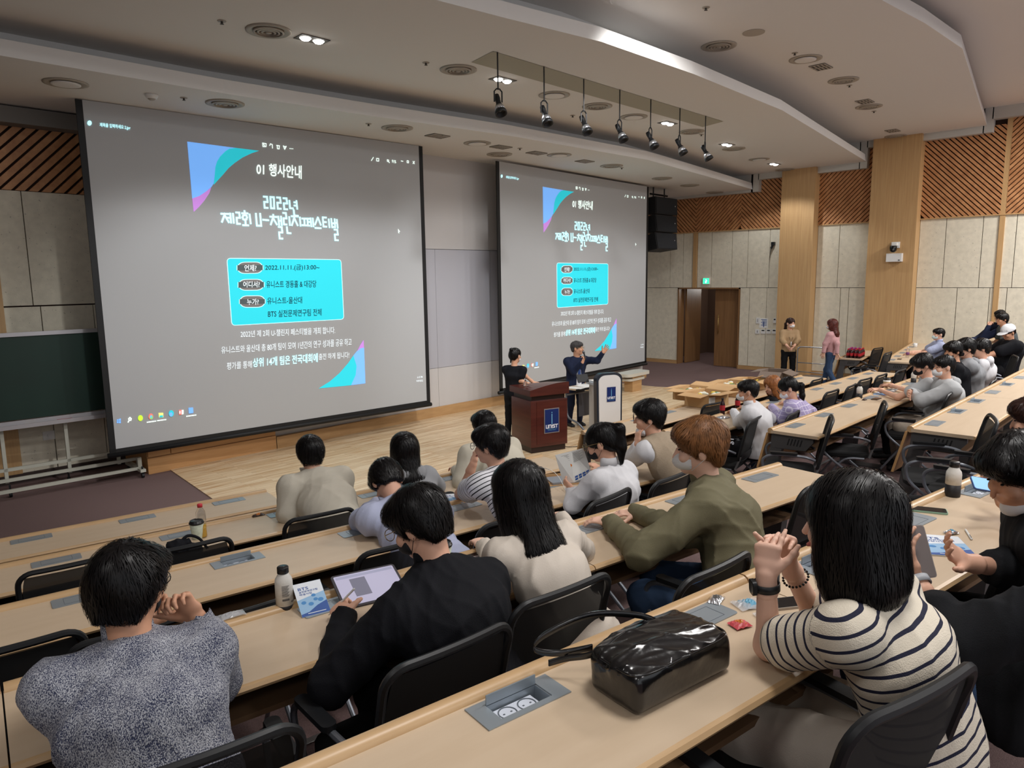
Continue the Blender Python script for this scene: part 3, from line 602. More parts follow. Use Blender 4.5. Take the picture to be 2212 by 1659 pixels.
def end_frame():
    mb = MB()
    # arm plate
    arm = [(-.03, ZT-.03), (-.43, ZT-.03), (-.43, ZT-.07), (-.36, ZT-.16), (-.02, ZT-.17)]
    for x0, x1 in ((0, .035),): mb.add([(x, y, z) for x in (x0, x1) for y, z in arm], [tuple(range(5))[::-1], tuple(range(5, 10))]+[(i, (i+1) % 5, 5+(i+1) % 5, 5+i) for i in range(5)])
    L = [(-.02, ZT-.17), (.02, .42), (.05, .2), (.06, .0)]; Rr = [(-.14, ZT-.17), (-.115, .50), (-.09, .25), (-.075, .0)]
    P = L+Rr[::-1]; n = len(P); mb.add([(x, y, z) for x in (-.015, .05) for y, z in P], [tuple(range(n))[::-1], tuple(range(n, 2*n))]+[(i, (i+1) % n, n+(i+1) % n, n+i) for i in range(n)])
    mb.box(-.02, .055, -.36, .09, 0, .022)
    return mb
EF = end_frame()
def slots():
    mb = MB()
    for k in range(5):
        y = -.20-.03*k
        for x0, x1 in ((-.0015, .0), (.035, .0365)): mb.add([(x, y+dy, z) for x in (x0, x1) for dy, z in ((0, ZT-.06), (-.012, ZT-.06), (.006, ZT-.125), (.018, ZT-.125))], [(0, 1, 2, 3), (7, 6, 5, 4), (0, 4, 5, 1), (2, 6, 7, 3), (1, 5, 6, 2), (0, 3, 7, 4)])
    return mb
SL = slots()
M_slot = mat('slot_dark', (26, 26, 28), .8)
def plate(open_):
    mb = MB(); w, d = .132, .054
    o = rrect(2*w, 2*d, .012, 3)
    if not open_:
        mb.prism([(x, y) for x, y in o], ZT+.0005, ZT+.0035)
    else:
        mb.box(-w, w, HD, d, ZT+.0005, ZT+.0035).box(-w, w, -d, -HD, ZT+.0005, ZT+.0035).box(-w, -HW, -HD, HD, ZT+.0005, ZT+.0035).box(HW, w, -HD, HD, ZT+.0005, ZT+.0035)
        mb.box(-HW, HW, -HD, HD, ZT-.06, ZT-.055).box(-HW, -HW+.003, -HD, HD, ZT-.06, ZT).box(HW-.003, HW, -HD, HD, ZT-.06, ZT).box(-HW, HW, -HD, -HD+.003, ZT-.06, ZT).box(-HW, HW, HD-.003, HD, ZT-.06, ZT)
    return mb
def lines():
    mb = MB()
    for s in (-1, 1): mb.box(s*HW-.0008, s*HW+.0008, -HD, HD, ZT+.0034, ZT+.0042)
    for s in (-1, 1): mb.box(-HW, HW, s*HD-.0006, s*HD+.0006, ZT+.0034, ZT+.0042)
    return mb
ME = {}
def mesh_of(key, mb, smooth=False):
    if key not in ME:
        me = bpy.data.meshes.new(key); me.from_pydata(mb.v, [], mb.f); bm = bmesh.new(); bm.from_mesh(me); bmesh.ops.recalc_face_normals(bm, faces=bm.faces[:]); bm.to_mesh(me); bm.free()
        if smooth: me.shade_smooth(); me.set_sharp_from_angle(angle=.7)
        ME[key] = me
    return ME[key]
def outlet():
    mb = MB(); mb.box(-.068, .058, -.028, .028, ZT-.055, ZT-.018); return mb
def outlet_holes():
    mb = MB()
    for sx in (-.036, .026):
        mb.lathe([(.0245, ZT-.0185), (.026, ZT-.0165), (.0235, ZT-.0165), (.0225, ZT-.0185)], 18, cx=sx)
        mb.box(sx-.014, sx-.009, -.002, .002, ZT-.018, ZT-.017).box(sx+.009, sx+.014, -.002, .002, ZT-.018, ZT-.017)
    return mb
def flap():
    mb = MB(); mb.box(-HW+.002, HW-.002, HD-.004, HD, ZT+.003, ZT+.030); return mb
def desk(name, org, ang, label, opened=(), group='desk modules in curved rows'):
    t = thing('lecture_desk', label, 'desk', org, ang, group)
    for k, (mb, m, sm) in DMESH.items(): mkobj(k, mesh_of('desk_'+k, mb, sm), m, t)
    for x in (.02, DM-.055):
        f = mkobj('end_frame', mesh_of('desk_frame', EF), M_metal, t, (x, 0, 0)); mkobj('vent_slots', mesh_of('desk_slots', SL), M_slot, f)['kind'] = 'stuff'
    for k, hx in enumerate(HOLES):
        op = k in opened
        s = mkobj('socket_box', mesh_of('plate_o' if op else 'plate_c', plate(op)), M_box, t, (hx, HY, 0))
        if op:
            mkobj('outlet_block', mesh_of('outlet', outlet()), M_sock, s); mkobj('outlet_ring', mesh_of('outlet_h', outlet_holes()), M_boxd, s); mkobj('flap', mesh_of('flap', flap()), M_box, s)
        else: mkobj('flap_outline', mesh_of('plines', lines()), M_boxd, s)
    return t
ROW = ['front row', 'second row', 'third row', 'fourth row', 'fifth row']
LROW = ['by the stage carpet', 'with the iced tea bottle', 'in front of the sleeping man', 'of the man with the tablet', 'carrying the black handbag']
for i in range(5):
    e = [2.02, 4.25, 4.27, 4.29, 4.27][i]; k = 0
    while e > -.5 and k < 3:
        a0 = e-DM; op = {(4, 0): (2,), (4, 1): (), (2, 1): (2,), (4, 0): (1, 2)}.get((i, k), ())
        if (i, k) == (4, 1): op = (1,)
        if (i, k) == (2, 1): op = (1,)
        if (i, k) == (4, 0): op = (0, 2)
        p = LP(a0, DL[i], STEP*i)
        desk('d', p, AL, f'beech desk module, left block, {ROW[i]}, {["aisle end", "second from the aisle", "third from the aisle"][k]}', op)
        e = a0-.005; k += 1
MS = [.30, .15, .05, -.07]
for i in range(4):
    for k in range(3):
        p = MP(MS[i]+k*(DM+.005), 0, i, STEP*i)
        desk('d', p, AM, f'beech desk module, middle block, {ROW[i]}, {["near aisle end", "centre", "far aisle end"][k]}', (1, 2) if (i, k) == (3, 0) else ((1,) if (i, k) == (3, 1) else ()))
for i, (a0, n) in enumerate([(16.62+.17, 1), (15.23, 2), (15.05, 2)]):
    for k in range(n):
        p0 = FP(0, DF[i]); st = {0: (16.63, 5.80), 1: (14.78, 4.34), 2: (14.95, 2.98)}[i]
        p = Vector((st[0]+k*(DM+.005)*math.cos(AF), st[1]+k*(DM+.005)*math.sin(AF), STEP*i))
        desk('d', p, AF, f'beech desk module, far block by the side wall, {ROW[i]}, {["near aisle end", "wall end"][k]}')
# ------------------------------------------------------------------ chairs (seat faces +y)
def backpts(w, z0, z1, lean, n=9):
    return None
def chair_meshes():
    out = []
    mb = MB(); o = rrect(.47, .45, .09, 5, 0, .02); n = len(o)
    z = [.415, .43, .455, .468]; sc = [.93, 1, 1, .92]
    vs = [(x*s, y*s, zz) for zz, s in zip(z, sc) for x, y in o]
    mb.add(vs, [tuple(range(n))[::-1], tuple(range(3*n, 4*n))]+[(k*n+i, k*n+(i+1) % n, (k+1)*n+(i+1) % n, (k+1)*n+i) for k in range(3) for i in range(n)]); out.append(('seat', mb, M_seat, True))
    # back: curved shell from the outline; surface y depends on x and z
    def S(x, zz): return -.235-.10*(zz-.52)/.42+.30*x*x
    NX, NZ = 13, 10; P = []
    hw = lambda zz: .235*(1-.10*max(0, (zz-.80)/.14)**2) * (1-.22*max(0, (.58-zz)/.08))
    for j in range(NZ):
        zz = .53+.385*j/(NZ-1)
        for i in range(NX): x = (-1+2*i/(NX-1))*hw(zz)*.93; P.append((x, S(x, zz), zz))
    m1 = MB(); m1.grid(P, NX, NZ); out.append(('mesh_back', m1, M_mesh, True))
    ring = []
    cs = [(s_, .0) for s_ in (0,)]
    W2, zb, zt = .235, .505, .94
    oc = rrect(2*W2, zt-zb, .07, 6, 0, (zt+zb)/2)
    fr = MB(); ring = [Vector((x, S(x, zz), zz)) for x, zz in oc]; ring2 = []
    # densify the top
    for a, b in zip(ring, ring[1:]+ring[:1]):
        k = max(1, int((b-a).length/.05))
        for q in range(k):
            p = a.lerp(b, q/k); ring2.append(Vector((p.x, S(p.x, p.z), p.z)))
    fr.tube(ring2, .0145, 8, closed=True); out.append(('back_frame', fr, M_black, True))
    lb = MB(); P = []
    for zz in (.515, .60):
        for i in range(9): x = (-1+i/4)*.20; P.append((x, S(x, zz)-.014, zz))
    lb.grid(P, 9, 2); P = [(x, y+.028, z_) for x, y, z_ in P]; lb.grid(P, 9, 2); out.append(('lumbar_plate', lb, M_black, True))
    for s in (-1, 1):
        t = MB(); pts = smoothpath([(s*.235, -.20, .60), (s*.27, -.10, .635), (s*.275, .10, .64), (s*.275, .205, .615), (s*.275, .235, .55), (s*.272, .18, .44), (s*.268, -.05, .26), (s*.265, -.27, .075)], 5)
        t.tube(pts, .0125, 8); out.append(('side_tube', t, M_tube, True))
        t = MB(); t.tube(smoothpath([(s*.235, -.16, .42), (s*.24, .02, .40), (s*.25, .16, .22), (s*.255, .26, .075)], 5), .0115, 8); out.append(('front_leg', t, M_tube, True))
        a = MB(); o = rrect(.05, .23, .022, 4, s*.278, .06); n = len(o)
        a.add([(x, y, .648+.0*k) for k in (0,) for x, y in o]+[(x, y, .668) for x, y in o], [tuple(range(n))[::-1], tuple(range(n, 2*n))]+[(i, (i+1) % n, n+(i+1) % n, n+i) for i in range(n)]); out.append(('armrest', a, M_black, True))
        for yy in (-.275, .265):
            c = MB(); c.lathe([(0, -.022), (.028, -.018), (.032, 0), (.028, .018), (0, .022)], 12, Matrix.Translation((s*.262, yy, .032)) @ Matrix.Rotation(PI/2, 4, 'Y')).box(s*.262-.008, s*.262+.008, yy-.01, yy+.01, .03, .085); out.append(('caster', c, M_black, True))
    c = MB(); c.tube([(-.235, -.02, .40), (.235, -.02, .40)], .012, 8).tube([(-.24, -.20, .43), (-.20, -.24, .56)], .012, 8).tube([(.24, -.20, .43), (.20, -.24, .56)], .012, 8); out.append(('under_frame', c, M_metal, True))
    return out
CH = [(n, mesh_of(f'chair_{i}', mb, sm), m) for i, (n, mb, m, sm) in enumerate(chair_meshes())]
def chair(x, y, z, rot, label, sc=1.0):
    t = thing('conference_chair', label, 'chair', (x, y, z), rot, 'black mesh-backed conference chairs')
    for n, me, m in CH: mkobj(n, me, m, t)
    if sc != 1: t.scale = (sc, sc, sc)
    return t
def chairL(i, a, off=.72, rot=0, label=''):
    p = LP(a, DL[i]-off); return chair(p.x, p.y, STEP*i, AL+rot, label)
def chairM(i, a, off=.72, rot=0, label=''):
    p = MP(a, -off, i); return chair(p.x, p.y, STEP*i, AM+rot, label)
# ------------------------------------------------------------------ implicit surfaces for figures and soft things
F32 = np.float32
def V(*a): return np.array(a[0] if len(a) == 1 else a, dtype=float)
def unit(v): v = np.asarray(v, float); return v/max(1e-9, np.linalg.norm(v))
class Sdf:
    def __init__(s): s.p = []; s.cuts = []; s.noise = None
    def cap(s, a, b, ra, rb=None, k=.03, tag=0, sub=False):
        a = V(a); b = V(b); rb = ra if rb is None else rb; ab = b-a; L2 = max(1e-9, ab@ab)
        def f(P):
            q = P-a; t = np.clip((q@ab)/L2, 0, 1); return np.linalg.norm(q-t[..., None]*ab, axis=-1)-(ra+(rb-ra)*t)
        m = max(ra, rb); s.p.append((f, np.minimum(a, b)-m, np.maximum(a, b)+m, k, tag, sub, a, ab/math.sqrt(L2))); return s
    def ecap(s, a, b, ra, rb, side, k=.04, tag=0):
        """capsule with an elliptic section: ra=(half width along side, half depth)"""
        a = V(a); b = V(b); ab = b-a; L = np.linalg.norm(ab); d = ab/L; sd = V(side); sd = unit(sd-d*(sd@d)); fr = np.cross(d, sd)
        def f(P):
            q = P-a; al = q@d; t = np.clip(al/L, 0, 1); rs = ra[0]+(rb[0]-ra[0])*t; rf = ra[1]+(rb[1]-ra[1])*t; ov = al-t*L; mn = np.minimum(rs, rf)
            n = np.sqrt((q@sd/rs)**2+(q@fr/rf)**2+(ov/mn)**2); return (n-1)*mn
        m = max(*ra, *rb); s.p.append((f, np.minimum(a, b)-m, np.maximum(a, b)+m, k, tag, False, a, d)); return s
    def ell(s, c, r, R=None, k=.03, tag=0, sub=False):
        c = V(c); r = V(r); R = np.eye(3) if R is None else R; mn = r.min()
        def f(P): q = (P-c)@R; return (np.linalg.norm(q/r, axis=-1)-1)*mn
        m = r.max(); s.p.append((f, c-m, c+m, k, tag, sub, c, V(0, 0, 1))); return s
    def box(s, c, h, R=None, rd=.01, k=.01, sub=False, tag=0):
        c = V(c); h = V(h); R = np.eye(3) if R is None else R
        def f(P): q = np.abs((P-c)@R)-h+rd; return np.linalg.norm(np.maximum(q, 0), axis=-1)+np.minimum(q.max(-1), 0)-rd
        m = np.linalg.norm(h); s.p.append((f, c-m, c+m, k, tag, sub, c, V(0, 0, 1))); return s
    def cut(s, p, n, k=0): s.cuts.append((V(p), unit(n))); return s
    def ev(s, P):
        D = np.full(P.shape[:-1], .3)
        for f, lo, hi, k, tg, sub, *_ in s.p:
            d = f(P)
            if sub: h = np.clip(.5-.5*(D+d)/max(k, 1e-6), 0, 1); D = D*(1-h)-d*h+k*h*(1-h)
            else: h = np.clip(.5+.5*(D-d)/max(k, 1e-6), 0, 1); D = D*(1-h)+d*h-k*h*(1-h)
        if s.noise: D = D+s.noise(P)
        for p, n in s.cuts: D = np.maximum(D, (P-p)@n)
        return D
    def mesh(s, h):
        pos = [q for q in s.p if not q[5]]
        lo = np.min([q[1] for q in pos], 0)-2.5*h-.01; hi = np.max([q[2] for q in pos], 0)+2.5*h+.01
        n = np.ceil((hi-lo)/h).astype(int)+1
        ax = [lo[i]+h*np.arange(n[i]) for i in range(3)]
        D = np.full(n, .3, F32)
        for f, l, u, k, tg, sub, *_ in s.p:
            mg = 2.5*h+k+.012
            i0 = np.clip(np.floor((l-mg-lo)/h).astype(int), 0, n-1); i1 = np.clip(np.ceil((u+mg-lo)/h).astype(int)+1, 1, n)
            if np.any(i1 <= i0): continue
            G = np.stack(np.meshgrid(*[ax[i][i0[i]:i1[i]] for i in range(3)], indexing='ij'), -1)
            sl = tuple(slice(i0[i], i1[i]) for i in range(3)); d = f(G).astype(F32); d0 = D[sl]
            if sub: t = np.clip(.5-.5*(d0+d)/max(k, 1e-6), 0, 1); D[sl] = d0*(1-t)-d*t+k*t*(1-t)
            else: t = np.clip(.5+.5*(d0-d)/max(k, 1e-6), 0, 1); D[sl] = d0*(1-t)+d*t-k*t*(1-t)
        if s.noise or s.cuts:
            G = np.stack(np.meshgrid(*ax, indexing='ij'), -1)
            if s.noise:
                near = np.abs(D) < .06; D[near] += s.noise(G[near]).astype(F32)
            for p, nn in s.cuts: D = np.maximum(D, ((G-p)@nn).astype(F32))
        S = D < 0; c = np.zeros(n-1, np.int8)
        for dx in (0, 1):
            for dy in (0, 1):
                for dz in (0, 1): c += S[dx:n[0]-1+dx, dy:n[1]-1+dy, dz:n[2]-1+dz]
        act = (c > 0) & (c < 8); I = np.argwhere(act); idx = -np.ones(n-1, np.int64); idx[act] = np.arange(len(I))
        acc = np.zeros((len(I), 3)); cnt = np.zeros(len(I))
        cor = [(a, b, e) for a in (0, 1) for b in (0, 1) for e in (0, 1)]
        for a in range(8):
            for b in range(a+1, 8):
                ca, cb = np.array(cor[a]), np.array(cor[b])
                if np.abs(ca-cb).sum() != 1: continue
                da = D[tuple((I+ca).T)]; db = D[tuple((I+cb).T)]; m = (da < 0) != (db < 0)
                t = np.where(m, da/(da-db+1e-12), 0); acc[m] += (ca+(cb-ca)*t[:, None])[m]; cnt[m] += 1
        P = lo+h*(I+acc/cnt[:, None]); Fs = []
        for a in range(3):
            b, e = (a+1) % 3, (a+2) % 3; sl0 = [slice(1, n[q]-1) for q in range(3)]; sl0[a] = slice(0, n[a]-1); sl1 = list(sl0); sl1[a] = slice(1, n[a])
            s0 = S[tuple(sl0)]; s1 = S[tuple(sl1)]
            for flip, m in ((0, s0 & ~s1), (1, ~s0 & s1)):
                J = np.argwhere(m); J = J+np.array([0 if q == a else 1 for q in range(3)])
                if not len(J): continue
                def g(db, de): K = J.copy(); K[:, b] -= db; K[:, e] -= de; return idx[tuple(K.T)]
                q = np.stack([g(1, 1), g(0, 1), g(0, 0), g(1, 0)], 1)
                if flip: q = q[:, ::-1]
                Fs.append(q)
        Fq = np.concatenate(Fs); Fq = Fq[(Fq >= 0).all(1)]
        return P, Fq
    def along(s, P, tags):
        """for striped cloth: distance along the nearest tagged limb or the trunk"""
        best = np.full(len(P), 9.); out = np.zeros(len(P))
        for f, lo, hi, k, tg, sub, a, d in s.p:
            if sub or tg not in tags: continue
            dd = f(P)+.012*(base0 := 0); base, sc = tags[tg]
            if base is None and tg < 4: dd = np.where((P-a)@d < .045, 5., dd)
            m = dd < best; best[m] = dd[m]
            out[m] = (P[m]@V(base[:3])+base[3]) if base is not None else ((P[m]-a)@d)*sc
        return out
def np_mesh(name, P, Fq, attr=None):
    me = bpy.data.meshes.new(name); me.vertices.add(len(P)); me.vertices.foreach_set('co', np.asarray(P, F32).ravel())
    k = Fq.shape[1]; me.loops.add(Fq.size); me.loops.foreach_set('vertex_index', Fq.ravel().astype(np.int32)); me.polygons.add(len(Fq))
    me.polygons.foreach_set('loop_start', np.arange(0, Fq.size, k, dtype=np.int32)); me.update(calc_edges=True); me.shade_smooth()
    if attr:
        for kx, vx in attr.items(): a = me.attributes.new(kx, 'FLOAT', 'POINT'); a.data.foreach_set('value', np.asarray(vx, F32))
    return me
def join_np(parts):
    Ps, Fs, n = [], [], 0
    for P, Fq in parts:
        if Fq.shape[1] == 4: pass
        Ps.append(P); Fs.append(Fq+n); n += len(P)
    return np.concatenate(Ps), np.concatenate(Fs)
def sdf_obj(name, S, h, m, parent, attr_tags=None, extra=None):
    P, Fq = S.mesh(h)
    if extra: P, Fq = join_np([(P, Fq)]+extra)
    me = np_mesh(name, P, Fq, {'along': S.along(P, attr_tags)} if attr_tags else None)
    o = mkobj(name, me, m, parent); return o
_dirs = [unit(rng.normal(size=3)) for _ in range(24)]; _ph = rng.uniform(0, 6.28, 24)
def folds(amp=.005, sc=1., seed=0, stretch=(1, 1, .55)):
    st = V(stretch)
    def f(P):
        q = P*st; w = .025*np.sin(q@(_dirs[(seed+5) % 24]*17*sc)+_ph[seed % 24]); o = 0
        for j in range(4):
            i = (seed+j) % 24; fr = (18+13*j)*sc
            v = np.sin(q@(_dirs[i]*fr)+w*fr+_ph[i]); o = o+(1-np.abs(v))**2*(1/(1+j*.5))
        return -(o-1.0)*amp
    return f
# ------------------------------------------------------------------ hands
def hand_sdf(S, W, d, n, th, curl=(.5, .5, .4), spread=.12, thumb=.5, sc=1., foot=None, fc=None, thumbdir=None):
    """W wrist, d towards the knuckles, n the way the palm faces, th=+1/-1: which side of (d x n) the thumb is"""
    d = unit(d); n = V(n); n = unit(n-d*(n@d)); s = unit(np.cross(d, n))*th; W = V(W)
    if foot is not None: S.cap(foot, W, .034*sc, .027*sc, k=.01)
    S.ecap(W-d*.004, W+d*.03*sc, (.027*sc, .019*sc), (.034*sc, .0165*sc), s, k=.012)
    S.ecap(W+d*.03*sc, W+d*.082*sc, (.035*sc, .0165*sc), (.040*sc, .0125*sc), s, k=.012)
    Ls = [.073, .081, .075, .058]; offs = [.030, .0105, -.0105, -.030]; rad = [.0083, .0085, .0082, .0072]
    for i in range(4):
        b = W+d*(.080-(.006 if i == 3 else 0.))*sc+s*offs[i]*sc; c = (fc[i] if fc else curl); a = 0; u = unit(d+s*spread*(1.5-i)); p = b
        for j, fr in enumerate((.45, .30, .25)):
            a += c[j]; v = u*math.cos(a)+n*math.sin(a); q = p+v*Ls[i]*fr*sc
            S.cap(p, q, rad[i]*(1-.08*j)*sc, rad[i]*(1-.08*(j+1))*sc, k=.005); p = q
    b = W+d*.018*sc+s*.026*sc+n*.004; td = unit(V(thumbdir)) if thumbdir is not None else unit(d*.75+s*.75+n*.35*thumb)
    p1 = b+td*.042*sc; t2 = unit(td+d*.25-s*.15+n*.5*thumb); p2 = p1+t2*.032*sc; t3 = unit(t2+n*.3*thumb+d*.1); p3 = p2+t3*.024*sc
    S.cap(b, p1, .0145*sc, .0105*sc, k=.012).cap(p1, p2, .0100*sc, .0092*sc, k=.006).cap(p2, p3, .0092*sc, .0075*sc, k=.005)
    return S
# ------------------------------------------------------------------ hair strands laid over the hair volume
def strands(S, P, Fq, whorl, N, length, width, mode, hd, lift=.002, seed=0, minz=None):
    r = np.random.default_rng(seed); tri = Fq[r.integers(0, len(Fq), N)]; w = r.dirichlet((1, 1, 1, 1), N); p = (P[tri]*w[..., None]).sum(1)
    L = length*(.6+.8*r.random(N)); K = 6; e = .002; hr, hf, hu = hd; pts = []; nrm = []
    jit = r.normal(size=(N, 3))*.16; lf = lift*(.3+1.6*r.random(N)); cnt = r.normal(size=N)
    for j in range(K):
        g = np.stack([S.ev(p+V(*(e if q == a else 0 for q in range(3))))-S.ev(p-V(*(e if q == a else 0 for q in range(3)))) for a in range(3)], -1); g /= np.linalg.norm(g, axis=1)[:, None]+1e-9
        d0 = S.ev(p); p = p-g*(d0-lf*(1.1 if j < K-1 else 1.8))[:, None]; pts.append(p.copy()); nrm.append(g)
        out = p-whorl
        if mode == 'short': fl = out-.0*hu+.25*np.cross(hu, out)
        else:
            side = np.sign((p-whorl)@hr)[:, None]; up = np.clip(((p-whorl)@hu+.10)/.10, 0, 1)[:, None]; fl = -hu*(1.15-up)+(side*hr*.8+out*5)*up*.9
        fl = fl/(np.linalg.norm(fl, axis=1)[:, None]+1e-9)+jit; fl -= g*(fl*g).sum(1)[:, None]; fl /= np.linalg.norm(fl, axis=1)[:, None]+1e-9
        if mode != 'short': fl = fl
        p = p+fl*(L/(K-1))[:, None]
    pts = np.stack(pts, 1); nrm = np.stack(nrm, 1); tg = np.gradient(pts, axis=1); sd = np.cross(tg, nrm); sd /= np.linalg.norm(sd, axis=2)[..., None]+1e-9
    ww = (width*(.6+.8*r.random(N)))[:, None]*np.array([.5, 1, 1, .9, .6, .08])[None, :]
    A = pts+sd*ww[..., None]/2; B = pts-sd*ww[..., None]/2; VV = np.stack([A, B], 2).reshape(-1, 3)
    base = (np.arange(N)*K*2)[:, None]; q = np.arange(K-1)[None, :]*2; Fn = np.stack([base+q, base+q+1, base+q+3, base+q+2], -1).reshape(-1, 4)
    return VV, Fn
def mathair(name, rgb, rough=.38, root=None):
    m = mat(name, rgb, rough, noise=(30, .35, 3), spec=.32); return m
M_hair = mathair('black_hair', (17, 15, 16)); M_hairb = mathair('auburn_hair', (126, 84, 50), .45); M_hairg = mathair('greying_hair', (72, 70, 70), .5); M_hairbr = mathair('brown_hair', (52, 32, 28)); M_hairo = mathair('light_brown_hair', (150, 96, 56))
def skinmat(name, rgb):
    m = mat(name, rgb, .5, noise=(14, .06, 3)); b = m.node_tree.nodes['Principled BSDF']; b.inputs['Subsurface Weight'].default_value = .0; return m
M_skin = skinmat('skin', (222, 172, 146)); M_skin2 = skinmat('skin_tan', (206, 154, 124)); M_skin3 = skinmat('skin_fair', (232, 188, 166))
M_mask = mat('mask_white', (232, 233, 236), .8); M_maskb = mat('mask_black', (24, 24, 28), .8); M_maskg = mat('mask_green', (206, 226, 224), .8)
M_glf = mat('glasses_frame', (22, 22, 24), .3); M_glgold = mat('glasses_gold', (186, 160, 110), .3, .8)
M_shoe = mat('shoe_dark', (30, 30, 32), .6); M_shoew = mat('shoe_white', (214, 214, 212), .6)
M_eye = mat('eye_dark', (26, 20, 18), .2); M_lip = mat('lips', (190, 112, 104), .5)
# ------------------------------------------------------------------ people
def rotm(yaw, pitch, roll=0):
    """head axes (right, forward, up) in the figure's frame; yaw left positive, pitch down positive"""
    R = Matrix.Rotation(yaw, 3, 'Z') @ Matrix.Rotation(-pitch, 3, 'X') @ Matrix.Rotation(roll, 3, 'Y'); return np.array(R)
def person(label, frame, head, hip, yaw=0, pitch=10, roll=0, tyaw=0, arms=None, sex='m', top=None, topname='shirt', bottom=None, sleeve='long', hair='short', hairm=None, skin=None,
           mask=None, glasses=None, res=.009, off=.018, bulk=1., hs=1.08, shw=None, legs='sit', stripes=None, collar=None, hood=False, fold=.005, strand=0, knees=None, ankles=None, group=None, shoes=None, hands='relaxed',
           hem=None, vest=None, bottomname='trousers', feet=True, handargs=None, maskdown=False, hres=.0038, seed=0, legc=None, cap=None, lanyard=False, noskirt=False, armbare=None, sleevecut=.55, drop=.052):
    """frame: row or floor frame matrix; every joint is given in that frame"""
    skin = skin or M_skin; hairm = hairm or M_hair; hip = V(hip); H = V(head)
    root = bpy.data.objects.new('person', None); COL.objects.link(root); root.empty_display_size = .1
    tag(root, label, 'person', group); O = Vector((hip[0], hip[1], 0)); root.matrix_world = frame @ Matrix.Translation(O)
    o3 = V(O); hip = hip-o3; H = H-o3
    ar = {k_: [V(q)-o3 for q in v] for k_, v in (arms or {}).items()}
    R = rotm(math.radians(yaw), math.radians(pitch), math.radians(roll)); hr, hf, hu = R[:, 0], R[:, 1], R[:, 2]
    T = np.array(Matrix.Rotation(math.radians(tyaw), 3, 'Z')); tr, tf = T[:, 0], T[:, 1]
    Nb = H-hu*.155*hs*.6-V(0, 0, .155*hs*.45)-unit(H-hip)*0-tf*.03
    sw = shw or (.178 if sex == 'm' else .152); sp = unit(Nb-hip)
    Sh = {1: Nb+tr*sw-sp*drop, -1: Nb-tr*sw-sp*drop}
    ch = hip+(Nb-hip)*.68-tf*.035*(1 if legs == 'sit' else .2); wa = hip+(Nb-hip)*.33-tf*.03*(1 if legs == 'sit' else .0)
    g = bulk*(1. if sex == 'm' else .88)
    for s_ in (1, -1):
        if s_ not in ar: ar[s_] = [Sh[s_]-V(0, 0, .25)+tr*s_*.06+tf*.06, Sh[s_]-V(0, 0, .38)+tf*.26]
    def trunk(S, o, k=.05):
        S.ecap(hip-sp*.02, wa, ((.158)*g+o, .112*g+o), (.135*g+o, .098*g+o), tr, k=k, tag=1)
        S.ecap(wa, ch, (.138*g+o, .10*g+o), (.158*g+o, .108*g+o), tr, k=k, tag=1)
        S.ecap(ch, Nb-sp*.075, (.155*g+o, .105*g+o), (.115*g+o, .07*g+o), tr, k=k, tag=1)
        for s_ in (1, -1): S.cap(Nb-sp*.03, Sh[s_], .048*g+o, .050*g+o, k=k, tag=1)
        return S
    def arm(S, s_, o, o2=None, k=.035, t0=0, t1=1, tg=2):
        E, W = ar[s_]; S.cap(Sh[s_], E, .050*g+o, .040*g+o, k=k, tag=tg+(s_ < 0)); o2 = o if o2 is None else o2
        S.cap(E, W, .038*g+o2, .026+o2*.9, k=k*.8, tag=tg+2+(s_ < 0)); return S
    def leg(S, s_, o, o2=None, k=.03):
        o2 = o if o2 is None else o2
        hj = hip+tr*s_*.088-V(0, 0, .02); K = (V(knees[s_])-o3) if knees else (hip+tr*s_*.13+tf*.43-V(0, 0, .045) if legs == 'sit' else hip+tr*s_*.10+tf*.02-V(0, 0, hip[2]*.47))
        A = (V(ankles[s_])-o3) if ankles else (K-tf*.06-V(0, 0, K[2]-.085) if legs == 'sit' else K-tf*.05-V(0, 0, K[2]-.085)+tr*s_*.01)
        S.cap(hj, K, .082*g+o, .055*g+o, k=k, tag=6); S.cap(K, A, .050*g+o2, .034+o2, k=k, tag=6); return K, A
    B = Sdf(); trunk(B, -.004)
    B.cap(Nb-sp*.03, H-hu*.06*hs-hf*.015, .057 if sex == 'm' else .047, .052*hs if sex == 'm' else .046*hs, k=.03)
    q = lambda x, y, z: H+(hr*x+hf*y+hu*z)*hs
    B.ell(q(0, -.012, .028), V(.074, .092, .082)*hs, R, k=.02).ell(q(0, .020, -.045), V(.056, .066, .062)*hs, R, k=.03).ell(q(0, .062, -.088), V(.026, .022, .018)*hs, R, k=.02)
    B.cap(q(0, .086, .0), q(0, .104, -.034), .007*hs, .0095*hs, k=.014).ell(q(0, .082, -.062), V(.022, .012, .010)*hs, R, k=.010)
    for s_ in (1, -1):
        B.ell(q(s_*.077, -.008, -.012), V(.010, .019, .031)*hs, R, k=.008).ell(q(s_*.036, .068, -.03), V(.022, .018, .02)*hs, R, k=.02)
        B.ell(q(s_*.03, .094, .006), V(.016, .014, .010)*hs, R, k=.008, sub=True)
    for s_ in (1, -1): arm(B, s_, -.002)
    KA = {s_: leg(B, s_, 0) for s_ in (1, -1)}
    if feet:
        for s_ in (1, -1): B.ecap(KA[s_][1]-V(0, 0, .03), KA[s_][1]+tf*.13-V(0, 0, .055), (.034, .034), (.036, .022), tr, k=.02)
    ha = handargs or {}; hparts = []
